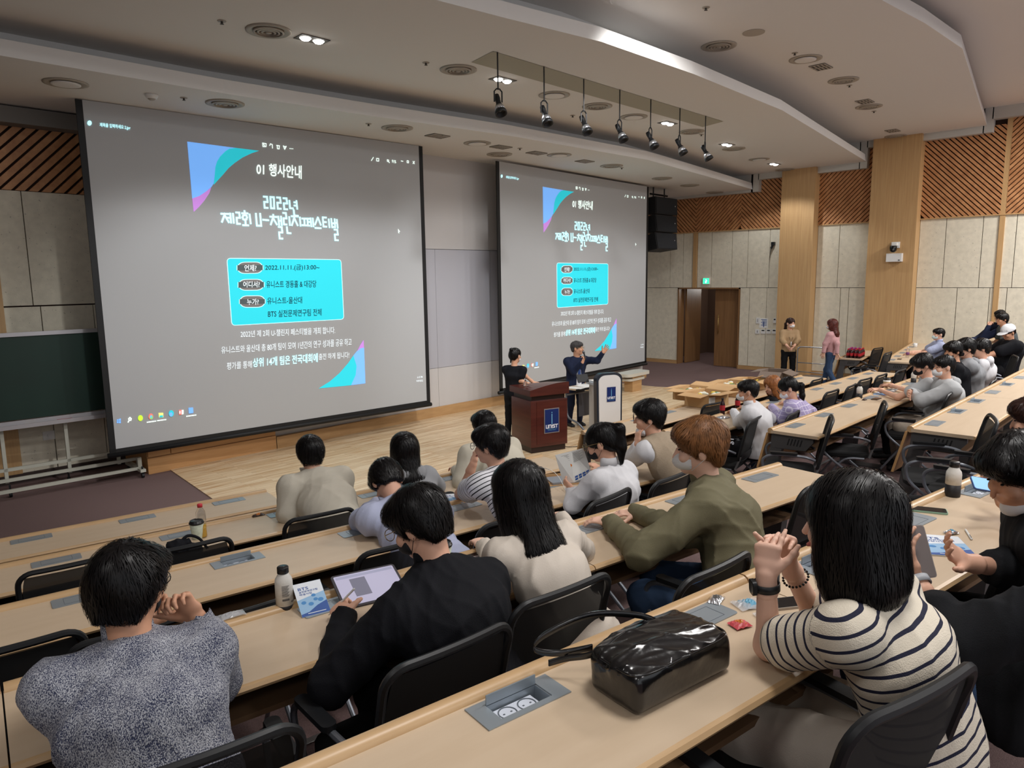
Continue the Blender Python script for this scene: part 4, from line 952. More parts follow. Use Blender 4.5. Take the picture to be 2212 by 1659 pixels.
    for s_ in (1, -1):
        E, W = ar[s_]; fd = unit(W-E); dflt = dict(d=fd*.8+tf*.2, n=V(0, 0, -1)-fd*0, curl=(.35, .45, .3), thumb=.6)
        if legs == 'stand' and s_ not in ha: dflt = dict(d=fd, n=-tr*s_, curl=(.25, .35, .25), thumb=.4)
        dflt.update(ha.get(s_, {})); dd = unit(V(dflt.pop('d'))); nn = V(dflt.pop('n')); W2 = W
        crossd = np.cross(dd, unit(nn-dd*(nn@dd))); th = dflt.pop('th', None)
        if th is None: th = 1 if (crossd@(-tr*s_)) > 0 else -1
        HS = Sdf(); hand_sdf(HS, W2, dd, nn, th, foot=W2-fd*.05, sc=1.0 if sex == 'm' else .92, **dflt)
        hparts.append(HS.mesh(max(hres, .0035)))
    body = sdf_obj('body', B, res, skin, root, extra=hparts)
    # face details
    for s_ in (1, -1): MB().ball(tuple(q(s_*.031, .079, .004)), .0095*hs, .0055*hs, .0035*hs, 8, 6).obj('eye', M_eye, root, True)
    if not mask: MB().ball(tuple(q(0, .093, -.062)), .020*hs, .006*hs, .0065*hs, 8, 6).obj('mouth', M_lip, root, True)
    # upper garment
    if top:
        S = Sdf(); S.noise = folds(fold, seed=seed) if fold else None
        trunk(S, off)
        if sleeve != 'none':
            for s_ in (1, -1):
                if sleeve == 'long': arm(S, s_, off, off*.8)
                elif sleeve == 'rolled':
                    E, W = ar[s_]; S.cap(Sh[s_], E, .050*g+off, .042*g+off, k=.035, tag=2+(s_ < 0)); S.cap(E, E+(W-E)*.45, .040*g+off, .036+off, k=.03, tag=4+(s_ < 0))
                else:
                    E, W = ar[s_]; S.cap(Sh[s_], Sh[s_]+(E-Sh[s_])*sleevecut, .054*g+off, .056*g+off, k=.04, tag=2+(s_ < 0))
        if legs == 'sit' and not noskirt:
            S.ecap(hip-tr*.0-V(0, 0, .06), hip+V(0, 0, .05), (.165*g+off, .12*g+off), (.16*g+off, .115*g+off), tr, k=.05, tag=1)
        hz = hem if hem is not None else (hip[2]-.10 if legs == 'sit' else hip[2]-.04)
        S.cut((0, 0, hz), (0, 0, -1))
        S.ell(Nb+sp*.045+tf*.012, (.062, .058, .055), k=.012, sub=True)
        for s_ in (1, -1):
            E, W = ar[s_]; fd = unit(W-E)
            if sleeve == 'long': S.ell(W+fd*.035, (.045, .045, .045), k=.004, sub=True)
        tags = None
        if stripes:
            tags = {1: ((*sp, -float((Sh[1]+sp*(.050+off))@sp)-.003), 1), 2: (None, 1), 3: (None, 1), 4: (None, 1), 5: (None, 1)}
        sdf_obj(topname, S, res, top, root, tags)
    if collar is not None:
        cm, ch_ = collar; pts = []
        for lv, rr in ((0, .064), (1, .058)):
            for i in range(25):
                a = 2*PI*i/24; pts.append(Nb+sp*(.028+(ch_+.028)*lv)+(tr*math.cos(a)*rr*1.05+tf*(math.sin(a)*rr*.95+.012))*(1 if sex == 'm' else .92)-sp*.018*max(0, math.sin(a)))
        mb = MB(); mb.grid(pts, 25, 2); c = mb.obj('collar', cm, root, True); md = c.modifiers.new('solid', 'SOLIDIFY'); md.thickness = .006; md.offset = 0
    if hood:
        S = Sdf(); S.noise = folds(.004, 1.3, seed+3)
        c = Nb-tf*.075-sp*.015
        S.ecap(c-tr*.075+sp*.03, c+tr*.075+sp*.03, (.05, .045), (.05, .045), sp, k=.03).ell(c-sp*.06-tf*.01, (.085, .05, .085), k=.04)
        for s_ in (1, -1): S.cap(c+tr*.085*s_+sp*.03, Nb+tf*.055+tr*.03*s_-sp*.01, .034, .022, k=.03)
        sdf_obj('hood', S, res, top, root)
    if vest:
        S = Sdf(); S.noise = folds(.004, seed=seed+7); trunk(S, off+.012); S.cut((0, 0, hip[2]-.06), (0, 0, -1)); S.ell(Nb+sp*.045+tf*.012, (.07, .066, .055), k=.012, sub=True)
        for s_ in (1, -1): S.ell(Sh[s_]+tr*s_*.045-sp*.02, (.05, .09, .11), k=.015, sub=True)
        sdf_obj('vest', S, res, vest, root)
    # lower garment
    if bottom:
        S = Sdf(); S.noise = folds(.005, seed=seed+4, stretch=(1, 1, 1)); lo = legc if legc is not None else .016
        if bottomname == 'shorts':
            S.ecap(hip-sp*.03, hip+sp*.06, (.16*g, .12*g), (.14*g, .11*g), tr, k=.04)
            for s_ in (1, -1): hj = hip+tr*s_*.088-V(0, 0, .02); K = KA[s_][0]; S.cap(hj, hj+(K-hj)*.85, .09*g+lo, .075*g+lo, k=.03)
        else:
            S.ecap(hip-sp*.03, hip+sp*.08, (.165*g, .12*g), (.145*g, .11*g), tr, k=.04)
            for s_ in (1, -1): leg(S, s_, lo, lo*1.1)
            for s_ in (1, -1): A = KA[s_][1]; S.ell(A-V(0, 0, .06), (.06, .06, .05), k=.003, sub=True)
        sdf_obj(bottomname, S, max(res, .009), bottom, root)
    if feet:
        for s_ in (1, -1):
            A = KA[s_][1]; S = Sdf(); S.ecap(A-V(0, 0, .035)-tf*.02, A+tf*.15-V(0, 0, .055), (.040, .045), (.043, .028), tr, k=.02).cut((0, 0, A[2]-.083), (0, 0, -1)); sdf_obj('shoe', S, .012, shoes or M_shoe, root)
    # hair
    S = Sdf(); e = lambda x, y, z, a, b_, c_, k=.025, sub=False: S.ell(q(x, y, z), V(a, b_, c_)*hs, R, k=k, sub=sub)
    whorl = q(.008, -.055, .125)
    if hair in ('short', 'shorty'):
        e(0, -.016, .040, .088, .108, .088); e(0, -.060, -.008, .072, .050, .062); e(0, -.062, -.052, .056, .026, .045)
        for s_ in (1, -1): e(s_*.070, -.02, .012, .020, .045, .042)
        e(0, .060, .062, .070, .042, .040)
        e(0, .125, -.052, .085, .070, .098, .012, True)
        for s_ in (1, -1): e(s_*.090, .0, -.034, .026, .028, .034, .008, True)
        e(0, -.035, -.125, .09, .09, .055, .02, True)
    elif hair == 'neat':
        e(0, -.016, .038, .082, .101, .082); e(0, -.062, -.010, .068, .040, .058); e(0, .05, .058, .066, .042, .036)
        e(0, .125, -.045, .085, .075, .100, .012, True)
        for s_ in (1, -1): e(s_*.090, .0, -.036, .026, .03, .040, .008, True)
        e(0, -.04, -.115, .09, .09, .05, .02, True)
    elif hair == 'bob':
        e(0, -.014, .036, .093, .108, .090); e(0, -.045, -.06, .102, .070, .085, .05); e(0, -.045, -.135, .106, .066, .060, .05)
        for s_ in (1, -1): e(s_*.072, .012, -.075, .034, .050, .10, .04)
        e(0, .135, -.06, .080, .080, .16, .012, True)
        S.cut(q(0, -.05, -.190), -hu-hf*.1)
    elif hair in ('long', 'longside'):
        e(0, -.014, .036, .090, .106, .088)
        dn = V(0, 0, -1); b0 = q(0, -.05, -.02); b1 = Nb-tf*.085-sp*.02; b2 = Nb-tf*.115-sp*.22+tr*(.055 if hair == 'longside' else .0); b3 = Nb-tf*.125-sp*(.50 if hair == 'longside' else .34)+tr*(.13 if hair == 'longside' else .0)
        S.ecap(b0, b1, (.085*hs, .06*hs), (.078, .04), tr, k=.05); S.ecap(b1, b2, (.076, .038), (.06, .028), tr, k=.04); S.ecap(b2, b3, (.058, .026), (.010, .008), tr, k=.03)
        if hair == 'longside': S.ecap(q(-.07, .01, -.02), Nb-tr*.12+tf*.02-sp*.20, (.03, .04), (.018, .02), tf, k=.03)
        for s_ in (1, -1): e(s_*.072, .0, -.05, .026, .045, .075, .03)
        e(0, .135, -.055, .078, .080, .14, .012, True)
    elif hair in ('pony', 'ponylow', 'bun'):
        e(0, -.014, .034, .083, .101, .084); e(0, -.055, -.01, .070, .045, .060)
        e(0, .125, -.045, .082, .075, .105, .012, True)
        for s_ in (1, -1): e(s_*.090, .0, -.030, .024, .026, .034, .008, True)
        e(0, -.04, -.118, .09, .09, .05, .02, True)
        if hair == 'bun': S.ell(q(0, -.10, .085), V(.032, .03, .03)*hs, R, k=.01).cap(q(0, -.10, .08), q(-.0, -.10, -.10), .014, .010, k=.02)
        else:
            z0 = .07 if hair == 'pony' else -.01; a0 = q(0, -.098, z0); a1 = a0-hf*.05-V(0, 0, .03); a2 = a1-V(0, 0, .12)-tf*.015; a3 = a2-V(0, 0, .10)
            S.cap(a0, a1, .020, .030, k=.015).cap(a1, a2, .030, .030, k=.02).cap(a2, a3, .030, .012, k=.02)
    S.noise = (lambda P: -.0035*np.sin(np.arctan2((P-whorl)@hf, (P-whorl)@hr)*34+3*np.sin(P@_dirs[2]*60)))
    hh = min(res, .008); P, Fq = S.mesh(hh); parts = [(P, Fq)]
    if strand:
        S.noise = None; parts.append(strands(S, P, Fq, whorl, strand, .055 if hair in ('short', 'neat', 'shorty') else .10, .0026, 'short' if hair in ('short', 'neat', 'shorty', 'pony', 'bun') else 'long', (hr, hf, hu), lift=.003, seed=seed))
    P, Fq = join_np(parts); mkobj('hair', np_mesh('hair', P, Fq), hairm, root)
    # mask, glasses, cap
    if mask:
        S = Sdf(); c = q(0, .035 if not maskdown else .03, -.052 if not maskdown else -.098)
        mk_ = .80 if maskdown else 1.
        S.ell(c, V(.060, .066, .042)*hs*mk_, R, k=.01).ell(c+hf*.030*hs+hu*.004, V(.026, .043, .030)*hs*mk_, R, k=.03); S.cut(c+hf*.005, -hf+hu*.0)
        sdf_obj('face_mask', S, min(res, .008), mask, root)
        mb = MB()
        for s_ in (1, -1): mb.tube([q(s_*.058, .045, -.03), q(s_*.080, .0, .015), q(s_*.086, -.022, .0), q(s_*.082, -.012, -.035), q(s_*.056, .042, -.082)], .0012*hs, 5)
        mb.obj('ear_loop', mask, root, True)
    if glasses:
        mb = MB()
        for s_ in (1, -1):
            c = q(s_*.033, .105, .004); mb.tube([c+hr*.024*hs*math.cos(t)*1.05+hu*.02*hs*math.sin(t) for t in np.linspace(0, 2*PI, 15)[:-1]], .0016, 5, closed=True)
            mb.tube([q(s_*.058, .102, .010), q(s_*.082, .03, .012), q(s_*.084, -.012, .008), q(s_*.082, -.03, -.018)], .0016, 5)
        mb.tube([q(-.009, .107, .008), q(.009, .107, .008)], .0016, 5); mb.obj('glasses', glasses, root, True)
    if cap:
        S = Sdf(); S.ell(q(0, -.01, .048), V(.097, .112, .088)*hs, R, k=.01).cut(q(0, 0, .028), -hu); sdf_obj('cap_crown', S, .009, cap, root)
        S = Sdf(); S.ell(q(0, .105, .030), V(.078, .085, .010)*hs, R, k=.01); sdf_obj('cap_peak', S, .007, cap, root)
    if lanyard:
        mb = MB(); mb.tube([Nb-tr*.05+tf*.02, ch-tr*.04+tf*.135, wa+tf*.15+sp*.05, ch+tr*.04+tf*.135, Nb+tr*.05+tf*.02], .003, 5); mb.obj('lanyard', M_maskb, root, True)
        MB().box(-.03, .03, -.002, .002, -.045, .045, Matrix.Translation(Vector(wa+tf*.16+sp*.02))).obj('name_badge', M_white, root)
    root['_nb'] = 0; del root['_nb']
    return root, dict(Nb=Nb, Sh=Sh, q=q, tr=tr, tf=tf, sp=sp, H=H, hs=hs, o3=o3, hip=hip, R=R, arms=ar)
def fr(p, ang): return Matrix.Translation(Vector(p)) @ Matrix.Rotation(ang, 4, 'Z')
def frL(i): return fr(LP(0, DL[i], STEP*i), AL)
def frM(i): return fr(MP(0, 0, i, STEP*i), AM)
def frF(i): return fr(FP(0, DF[i], STEP*i), AF)
class Px:
    """pixel of the photograph plus height above the row's floor -> point in the row's frame"""
    def __init__(s, F): s.F = F; s.I = F.inverted(); s.z0 = F.translation.z
    def __call__(s, x, y, z): return tuple(s.I @ at(x, y, z+s.z0))
# ------------------------------------------------------------------ cloth
def cloth(name, rgb, rough=.85, scale=350, b=.25, noise=None): return mat(name, rgb, rough, bump=(scale, b), noise=noise, sheen=.0, spec=.2)
def striped(name, ca, cb, period, duty, rough=.85, double=False, knit=False):
    m = mat(name, ca, rough, bump=(300, .3)); nt = m.node_tree; b = nt.nodes['Principled BSDF']
    at_ = nt.nodes.new('ShaderNodeAttribute'); at_.attribute_name = 'along'
    dv = nt.nodes.new('ShaderNodeMath'); dv.operation = 'DIVIDE'; dv.inputs[1].default_value = period; nt.links.new(at_.outputs['Fac'], dv.inputs[0])
    fr_ = nt.nodes.new('ShaderNodeMath'); fr_.operation = 'FRACT'; ad = nt.nodes.new('ShaderNodeMath'); ad.operation = 'ADD'; ad.inputs[1].default_value = 40; nt.links.new(dv.outputs[0], ad.inputs[0]); nt.links.new(ad.outputs[0], fr_.inputs[0])
    r = nt.nodes.new('ShaderNodeValToRGB'); r.color_ramp.interpolation = 'CONSTANT'; r.color_ramp.elements[0].color = lin(cb); r.color_ramp.elements[1].position = duty; r.color_ramp.elements[1].color = lin(ca)
    if double:
        for pz, cc in ((.45, cb), (.45+duty*.8, ca)): e_ = r.color_ramp.elements.new(pz); e_.color = lin(cc)
    nt.links.new(fr_.outputs[0], r.inputs[0]); nt.links.new(r.outputs[0], b.inputs['Base Color']); return m
M_knit = mat('marl_knit', (120, 124, 136), .95); nt = M_knit.node_tree; b = nt.nodes['Principled BSDF']
tc = nt.nodes.new('ShaderNodeTexCoord'); mp = nt.nodes.new('ShaderNodeMapping'); mp.inputs['Scale'].default_value = (1, 1, .5); nt.links.new(tc.outputs['Object'], mp.inputs[0])
vo = nt.nodes.new('ShaderNodeTexNoise'); vo.inputs['Scale'].default_value = 400; vo.inputs['Detail'].default_value = 2; nt.links.new(mp.outputs[0], vo.inputs['Vector'])
n2 = nt.nodes.new('ShaderNodeTexNoise'); n2.inputs['Scale'].default_value = 14; nt.links.new(tc.outputs['Object'], n2.inputs['Vector'])
ad = nt.nodes.new('ShaderNodeMath'); ad.operation = 'MULTIPLY_ADD'; ad.inputs[1].default_value = .25; nt.links.new(n2.outputs['Fac'], ad.inputs[0]); nt.links.new(vo.outputs['Fac'], ad.inputs[2])
r = nt.nodes.new('ShaderNodeValToRGB'); r.color_ramp.elements[0].position = .52; r.color_ramp.elements[0].color = lin((50, 56, 84)); r.color_ramp.elements[1].position = .74; r.color_ramp.elements[1].color = lin((188, 190, 198))
nt.links.new(ad.outputs[0], r.inputs[0]); nt.links.new(r.outputs[0], b.inputs['Base Color'])
bp = nt.nodes.new('ShaderNodeBump'); bp.inputs['Strength'].default_value = .8; bp.inputs['Distance'].default_value = .006; nt.links.new(vo.outputs['Fac'], bp.inputs['Height']); nt.links.new(bp.outputs[0], b.inputs['Normal'])
C_black = cloth('black_cotton', (20, 21, 26), .8); C_navy = cloth('navy_suit', (30, 38, 62), .75); C_beige = cloth('ivory_blouse', (208, 198, 186), .55, 200, .1); C_olive = cloth('olive_cotton', (110, 105, 82), .75)
C_peri = cloth('pale_blue_cotton', (176, 182, 208), .8); C_white = cloth('white_cotton', (216, 216, 220), .8); C_cream = cloth('cream_wool', (196, 190, 176), .9); C_grey = cloth('grey_jersey', (150, 152, 156), .9); C_lgrey = cloth('light_grey_jersey', (186, 188, 190), .9)
C_taupe = cloth('taupe_knit', (164, 148, 128), .95, 250, .5); C_ivory = cloth('ivory_knit', (206, 200, 184), .9); C_char = cloth('charcoal_fleece', (30, 31, 34), .95); C_denim = cloth('denim', (58, 78, 108), .85); C_pant = cloth('cream_trousers', (206, 196, 184), .8)
C_khaki = cloth('khaki_trousers', (170, 158, 144), .85); C_blk = cloth('black_trousers', (22, 22, 25), .85); C_pink = cloth('pink_cardigan', (206, 160, 162), .95, 120, .6); C_tan = cloth('tan_blouson', (168, 140, 106), .6); C_check = cloth('light_blue_check', (168, 176, 204), .8, noise=(60, .12, 1))
C_dgrey = cloth('dark_grey_jersey', (84, 90, 92), .9); C_red = cloth('maroon', (96, 28, 38), .8)
C_plaid = mat('lilac_plaid', (170, 158, 198), .85); nt = C_plaid.node_tree; b = nt.nodes['Principled BSDF']
tc = nt.nodes.new('ShaderNodeTexCoord'); br = nt.nodes.new('ShaderNodeTexBrick'); br.offset = 0; br.inputs['Scale'].default_value = 1; br.inputs['Brick Width'].default_value = .05; br.inputs['Row Height'].default_value = .05; br.inputs['Mortar Size'].default_value = .0035
br.inputs['Color1'].default_value = lin((168, 156, 196)); br.inputs['Color2'].default_value = lin((156, 146, 188)); br.inputs['Mortar'].default_value = lin((214, 208, 228))
mp = nt.nodes.new('ShaderNodeMapping'); mp.inputs['Rotation'].default_value = (PI/2, 0, 0); nt.links.new(tc.outputs['Object'], mp.inputs[0]); nt.links.new(mp.outputs[0], br.inputs['Vector']); nt.links.new(br.outputs['Color'], b.inputs['Base Color'])
C_str1 = striped('navy_striped_jersey', (226, 216, 198), (30, 32, 56), .0335, .24); C_str2 = striped('black_striped_shirt', (222, 222, 228), (30, 30, 38), .05, .13, double=True)
# ------------------------------------------------------------------ the audience, left block
F0, F1, F2, F3, F4 = [frL(i) for i in range(5)]
P1, P2, P3, P4 = Px(F1), Px(F2), Px(F3), Px(F4)
def H(P, x, y, z): return P(x, y, z)
DOWN = (0, 0, -1)
# the man in the marl sweater
h = P3(280, 1268, 1.17)
person('person in a navy and white marl sweater, chin resting on his hands', F3, h, (h[0]-.0, -.72, .56), yaw=-38, pitch=12, tyaw=-4, shw=.185, bulk=1.15, top=M_knit, topname='sweater', bottom=C_blk, off=.03, fold=.007, glasses=M_glf, mask=M_maskb, skin=M_skin2,
       arms={1: [P3(470, 1470, .80), P3(425, 1335, .99)], -1: [P3(215, 1470, .80), P3(300, 1350, .97)]}, handargs={1: dict(d=(-.45, .25, .8), n=(-.6, -.5, .2), curl=(.9, 1.1, .8)), -1: dict(d=(.5, .3, .5), n=(.3, -.7, .3), curl=(.9, 1.1, .8))}, res=.0072, strand=2600, collar=(M_knit, .06), seed=3)
# the man in the black shirt drawing on a tablet
h = P3(905, 1128, 1.17)
person('person in a black shirt writing on a tablet with a white stylus', F3, h, (h[0]+.04, -.80, .56), yaw=30, pitch=28, tyaw=6, shw=.185, drop=.10, bulk=1.15, top=C_black, bottom=C_blk, off=.032, fold=.008, glasses=M_glgold, mask=M_maskb,
       arms={-1: [P3(715, 1480, .70), P3(742, 1335, .795)], 1: [P3(1040, 1330, .80), P3(960, 1260, .79)]}, handargs={-1: dict(d=(.15, .75, .12), n=(.55, .1, -.8), curl=(.55, .65, .5), thumb=.7), 1: dict(d=(-.5, .8, 0), n=(0, 0, -1))}, res=.0075, strand=2600, collar=(C_black, .042), seed=8)
# the woman with the very long hair
h = P3(1118, 1062, 1.17)
person('person with very long black hair over an ivory blouse', F3, h, (h[0]+.08, -.78, .56), yaw=8, pitch=18, tyaw=0, sex='f', shw=.16, top=C_beige, topname='blouse', bottom=C_blk, off=.028, fold=.007, hair='longside', skin=M_skin3,
       arms={-1: [P3(1085, 1235, .77), P3(1045, 1180, .79)], 1: [P3(1258, 1190, .78), P3(1215, 1120, .79)]}, res=.0078, strand=3600, collar=(C_beige, .03), seed=11)
# the man in the olive jacket
h = P3(1510, 965, 1.20)
person('person with auburn hair in an olive jacket, both hands on the desk', F3, h, (h[0]-.02, -.80, .56), yaw=42, pitch=8, tyaw=30, shw=.20, bulk=1.15, hs=1.2, top=C_olive, topname='jacket', bottom=C_denim, off=.035, fold=.009, hairm=M_hairb, mask=M_mask, skin=M_skin3,
       arms={-1: [P3(1385, 1195, .79), P3(1318, 1128, .79)], 1: [P3(1480, 1150, .82), P3(1375, 1108, .79)]}, handargs={-1: dict(d=(-.35, .85, 0), n=DOWN, curl=(.25, .35, .3)), 1: dict(d=(-.75, .6, 0), n=DOWN, curl=(.3, .35, .3))}, res=.0078, strand=3000, collar=(C_olive, .03), seed=5, hem=.36)
# third row
h = P2(835, 1040, 1.02)
person('person in a pale blue shirt asleep over the desk', F2, h, (h[0]+.04, -.68, .56), yaw=-5, pitch=62, tyaw=0, top=C_peri, bottom=C_blk, off=.028, fold=.008, arms={-1: [P2(780, 1125, .79), P2(815, 1085, .80)], 1: [P2(955, 1110, .79), P2(900, 1080, .80)]}, res=.009, strand=1200, collar=(C_peri, .03), seed=2, bulk=1.15, shw=.19)
h = P2(1060, 960, 1.19)
person('person in a black and white striped shirt leaning on one hand', F2, h, (h[0]+.10, -.70, .56), yaw=30, pitch=8, tyaw=10, top=C_str2, bottom=C_blk, off=.026, sleeve='short', stripes=1, arms={-1: [P2(995, 1068, .79), P2(1022, 1003, .99)], 1: [P2(1105, 1085, .79), P2(1065, 1055, .79)]},
       handargs={-1: dict(d=(.35, .1, .8), n=(.5, -.1, -.3), curl=(.6, .8, .6))}, res=.009, strand=1200, seed=4, glasses=M_glf)
h = P2(1300, 955, 1.17)
person('person with a ponytail in a white shirt reading a leaflet', F2, h, (h[0]+.06, -.74, .56), yaw=30, pitch=22, tyaw=8, sex='f', hair='pony', top=C_white, bottom=C_blk, off=.028, fold=.007, glasses=M_glgold, mask=M_maskb, arms={-1: [P2(1236, 1090, .78), P2(1236, 1058, .86)], 1: [P2(1365, 1060, .78), P2(1300, 1015, .90)]},
       handargs={-1: dict(d=(-.1, .7, .5), n=(.5, 0, .3), curl=(.7, .9, .6))}, res=.009, strand=1500, collar=(C_white, .025), seed=6)
h = P2(1402, 900, 1.20)
person('person in a taupe knitted vest over a white shirt touching his chin', F2, h, (h[0]+.10, -.74, .56), yaw=42, pitch=6, tyaw=14, top=C_white, vest=C_taupe, bottom=C_blk, off=.022, glasses=M_glf, mask=M_mask, maskdown=True, arms={-1: [P2(1355, 1000, .79), P2(1378, 960, 1.0)], 1: [P2(1470, 1005, .79), P2(1420, 970, .79)]},
       handargs={-1: dict(d=(.2, .2, .8), n=(.6, -.2, -.1), curl=(.4, .6, .5))}, res=.009, strand=1200, seed=9)
# second row
h = P1(670, 978, 1.18)
person('person in an oatmeal jacket in front of the big screen corner', F1, h, (h[0]+.04, -.70, .56), yaw=-12, pitch=8, tyaw=0, top=C_cream, topname='jacket', bottom=C_blk, off=.034, shw=.20, bulk=1.1, arms={-1: [P1(622, 1110, .80), P1(655, 1060, .80)], 1: [P1(740, 1085, .80), P1(740, 1058, .80)]}, res=.0095, strand=1000, collar=(C_cream, .04), seed=1)
h = P1(873, 970, 1.19)
person('person with long black hair in a grey hooded sweatshirt', F1, h, (h[0]+.06, -.68, .56), yaw=-16, pitch=6, tyaw=-6, sex='f', hair='long', top=C_grey, topname='sweatshirt', hood=True, bottom=C_blk, off=.034, arms={-1: [P1(850, 1058, .79), P1(858, 1035, .79)], 1: [P1(945, 1050, .79), P1(925, 1030, .79)]}, res=.0095, strand=1400, seed=12)
h = P1(1045, 920, 1.19)
person('person in a cream sweatshirt with a green print, nearest the podium', F1, h, (h[0]+.10, -.66, .56), yaw=-6, pitch=10, tyaw=0, top=C_ivory, topname='sweatshirt', bottom=C_blk, off=.036, bulk=1.2, shw=.21, arms={-1: [P1(1000, 1040, .79), P1(985, 1015, .79)], 1: [P1(1120, 1010, .79), P1(1090, 990, .79)]}, res=.0105, strand=900, seed=13)
# fifth row
h = P4(1838, 1128, 1.18)
hands_c = P4(1668, 1165, 1.10)
person('person with a black bob in a cream and navy striped top, hands clasped', F4, h, (h[0]+.10, -.74, .56), yaw=12, pitch=6, tyaw=10, sex='f', hair='bob', top=C_str1, bottom=C_pant, off=.022, sleeve='short', sleevecut=.72, stripes=1, skin=M_skin3, hs=1.14, shw=.165, fold=.004, bulk=1.1, legc=.035,
       arms={-1: [P4(1660, 1395, .795), P4(1655, 1240, 1.01)], 1: [P4(1760, 1330, .80), P4(1700, 1210, 1.01)]},
       handargs={-1: dict(d=(.12, .05, .9), n=(.85, .3, -.2), curl=(.5, .75, .35), thumb=.2, spread=.08, fc=[(.75, .10, .08), (1.05, .15, .1), (1.2, .2, .15), (1.3, .25, .2)]), 1: dict(d=(-.25, .0, .85), n=(-.8, -.25, -.2), curl=(.5, .6, .35), thumb=.2, spread=.08, fc=[(.95, .10, .08), (1.1, .12, .1), (1.2, .15, .1), (1.3, .2, .1)])},
       res=.0065, hres=.003, strand=4200, seed=14, hem=.52, armbare=1)
h = P4(2345, 1075, 1.20)
person('person in a charcoal sweatshirt with pushed-up sleeves holding a smartphone', F4, h, (h[0]+.05, -.80, .56), yaw=35, pitch=25, tyaw=12, shw=.20, bulk=1.2, top=C_char, topname='sweatshirt', sleeve='rolled', bottom=C_denim, off=.036, fold=.009,
       arms={-1: [P4(2060, 1395, .80), P4(1972, 1245, .93)], 1: [P4(2215, 1235, .80), P4(2085, 1215, .88)]}, handargs={-1: dict(d=(.0, .35, .9), n=(.75, -.35, .1), curl=(.35, .45, .3), thumb=.3), 1: dict(d=(-.55, .25, .45), n=(-.3, -.5, .7), curl=(.3, .4, .3), thumb=.2)},
       res=.0075, hres=.003, strand=600, seed=15)
h = P4(2200, 1018, 1.15)
person('person with a lowered white mask looking down at a phone', F4, h, (h[0]+.10, -.66, .56), yaw=55, pitch=28, tyaw=25, top=C_blk, bottom=C_blk, sleeve='short', off=.024, mask=M_mask, maskdown=True, skin=M_skin2, arms={-1: [P4(2196, 1130, .79), P4(2160, 1068, .86)], 1: [P4(2290, 1070, .79), P4(2215, 1040, .84)]},
       handargs={-1: dict(d=(-.15, .35, .85), n=(.6, -.2, .1), curl=(.4, .5, .4))}, res=.0078, strand=2000, seed=16)
# ------------------------------------------------------------------ middle and far blocks
G = [frM(i) for i in range(4)]; Q0, Q1, Q2, Q3 = [Px(g) for g in G]
h = Q1(1615, 845, 1.18)
person('person in a white windbreaker and black shorts numbered 16', G[1], h, (h[0]+.10, -.76, .56), yaw=28, pitch=6, tyaw=22, hair='neat', top=C_white, topname='windbreaker', bottom=C_blk, bottomname='shorts', off=.034, mask=M_mask, arms={-1: [Q1(1598, 912, .79), Q1(1585, 890, .79)], 1: [Q1(1662, 905, .79), Q1(1610, 880, .79)]}, res=.011, strand=500, collar=(C_white, .03), seed=1, shw=.2, bulk=1.1, skin=M_skin2)
h = Q1(1702, 838, 1.14)
person('person in a lilac plaid shirt with a blue scrunchie', G[1], h, (h[0]+.18, -.78, .56), yaw=32, pitch=28, tyaw=16, sex='f', hair='ponylow', top=C_plaid, bottom=C_denim, off=.034, mask=M_mask, glasses=M_glf, arms={-1: [Q1(1690, 905, .79), Q1(1668, 880, .79)], 1: [Q1(1750, 890, .79), Q1(1700, 870, .79)]}, res=.011, strand=500, seed=5, shw=.19, bulk=1.25)
h = Q0(1668, 832, 1.15)
person('person with light brown hair in black, behind the lilac plaid shirt', G[0], h, (h[0]+.1, -.95, .56), yaw=60, pitch=20, tyaw=20, sex='f', hair='bob', top=C_black, bottom=C_blk, hairm=M_hairo, res=.013, strand=300, seed=6)
h = Q2(1992, 788, 1.17)
person('person in a pale grey T-shirt and black mask writing at the desk', G[2], h, (h[0]+.22, -.62, .56), yaw=38, pitch=25, tyaw=15, top=C_lgrey, topname='t_shirt', sleeve='short', bottom=C_blk, off=.024, mask=M_maskb, arms={-1: [Q2(1940, 858, .79), Q2(1900, 842, .80)], 1: [Q2(1985, 850, .79), Q2(1922, 832, .80)]}, handargs={-1: dict(d=(-.6, .7, .1), n=(.3, 0, -1), curl=(.5, .6, .5))}, res=.011, strand=400, seed=7)
h = Q2(2038, 792, 1.19)
person('person in a light grey hooded sweatshirt with a white mask, arms folded', G[2], h, (h[0]+.06, -.85, .56), yaw=42, pitch=5, tyaw=32, top=C_lgrey, topname='sweatshirt', hood=True, bottom=C_khaki, off=.034, mask=M_mask, hair='neat', arms={-1: [(h[0]-.24, -.74, .82), (h[0]+.0, -.60, .84)], 1: [(h[0]+.20, -.70, .82), (h[0]-.06, -.58, .88)]}, handargs={-1: dict(d=(.9, .2, 0), n=(0, -1, 0)), 1: dict(d=(-.9, .1, 0), n=(0, -1, 0))}, res=.011, strand=500, seed=8, bulk=1.15, shw=.2)
h = Q2(2085, 752, 1.20)
person('person in a mid grey hooded sweatshirt with a black mask', G[2], h, (h[0]+.14, -.62, .56), yaw=40, pitch=8, tyaw=22, top=C_grey, topname='sweatshirt', hood=True, bottom=C_blk, off=.036, mask=M_maskb, hs=1.15, arms={-1: [(h[0]-.25, -.30, .80), (h[0]-.1, -.12, .80)], 1: [(h[0]+.3, -.32, .80), (h[0]+.12, -.14, .80)]}, res=.012, strand=400, seed=9, bulk=1.2, shw=.2)
h = Q2(2118, 752, 1.19)
person('person in a white hooded top seen past the mid grey sweatshirt', G[2], h, (h[0]+.30, -.66, .56), yaw=30, pitch=8, tyaw=10, top=C_white, topname='sweatshirt', hood=True, bottom=C_blk, off=.03, res=.013, strand=300, seed=10)
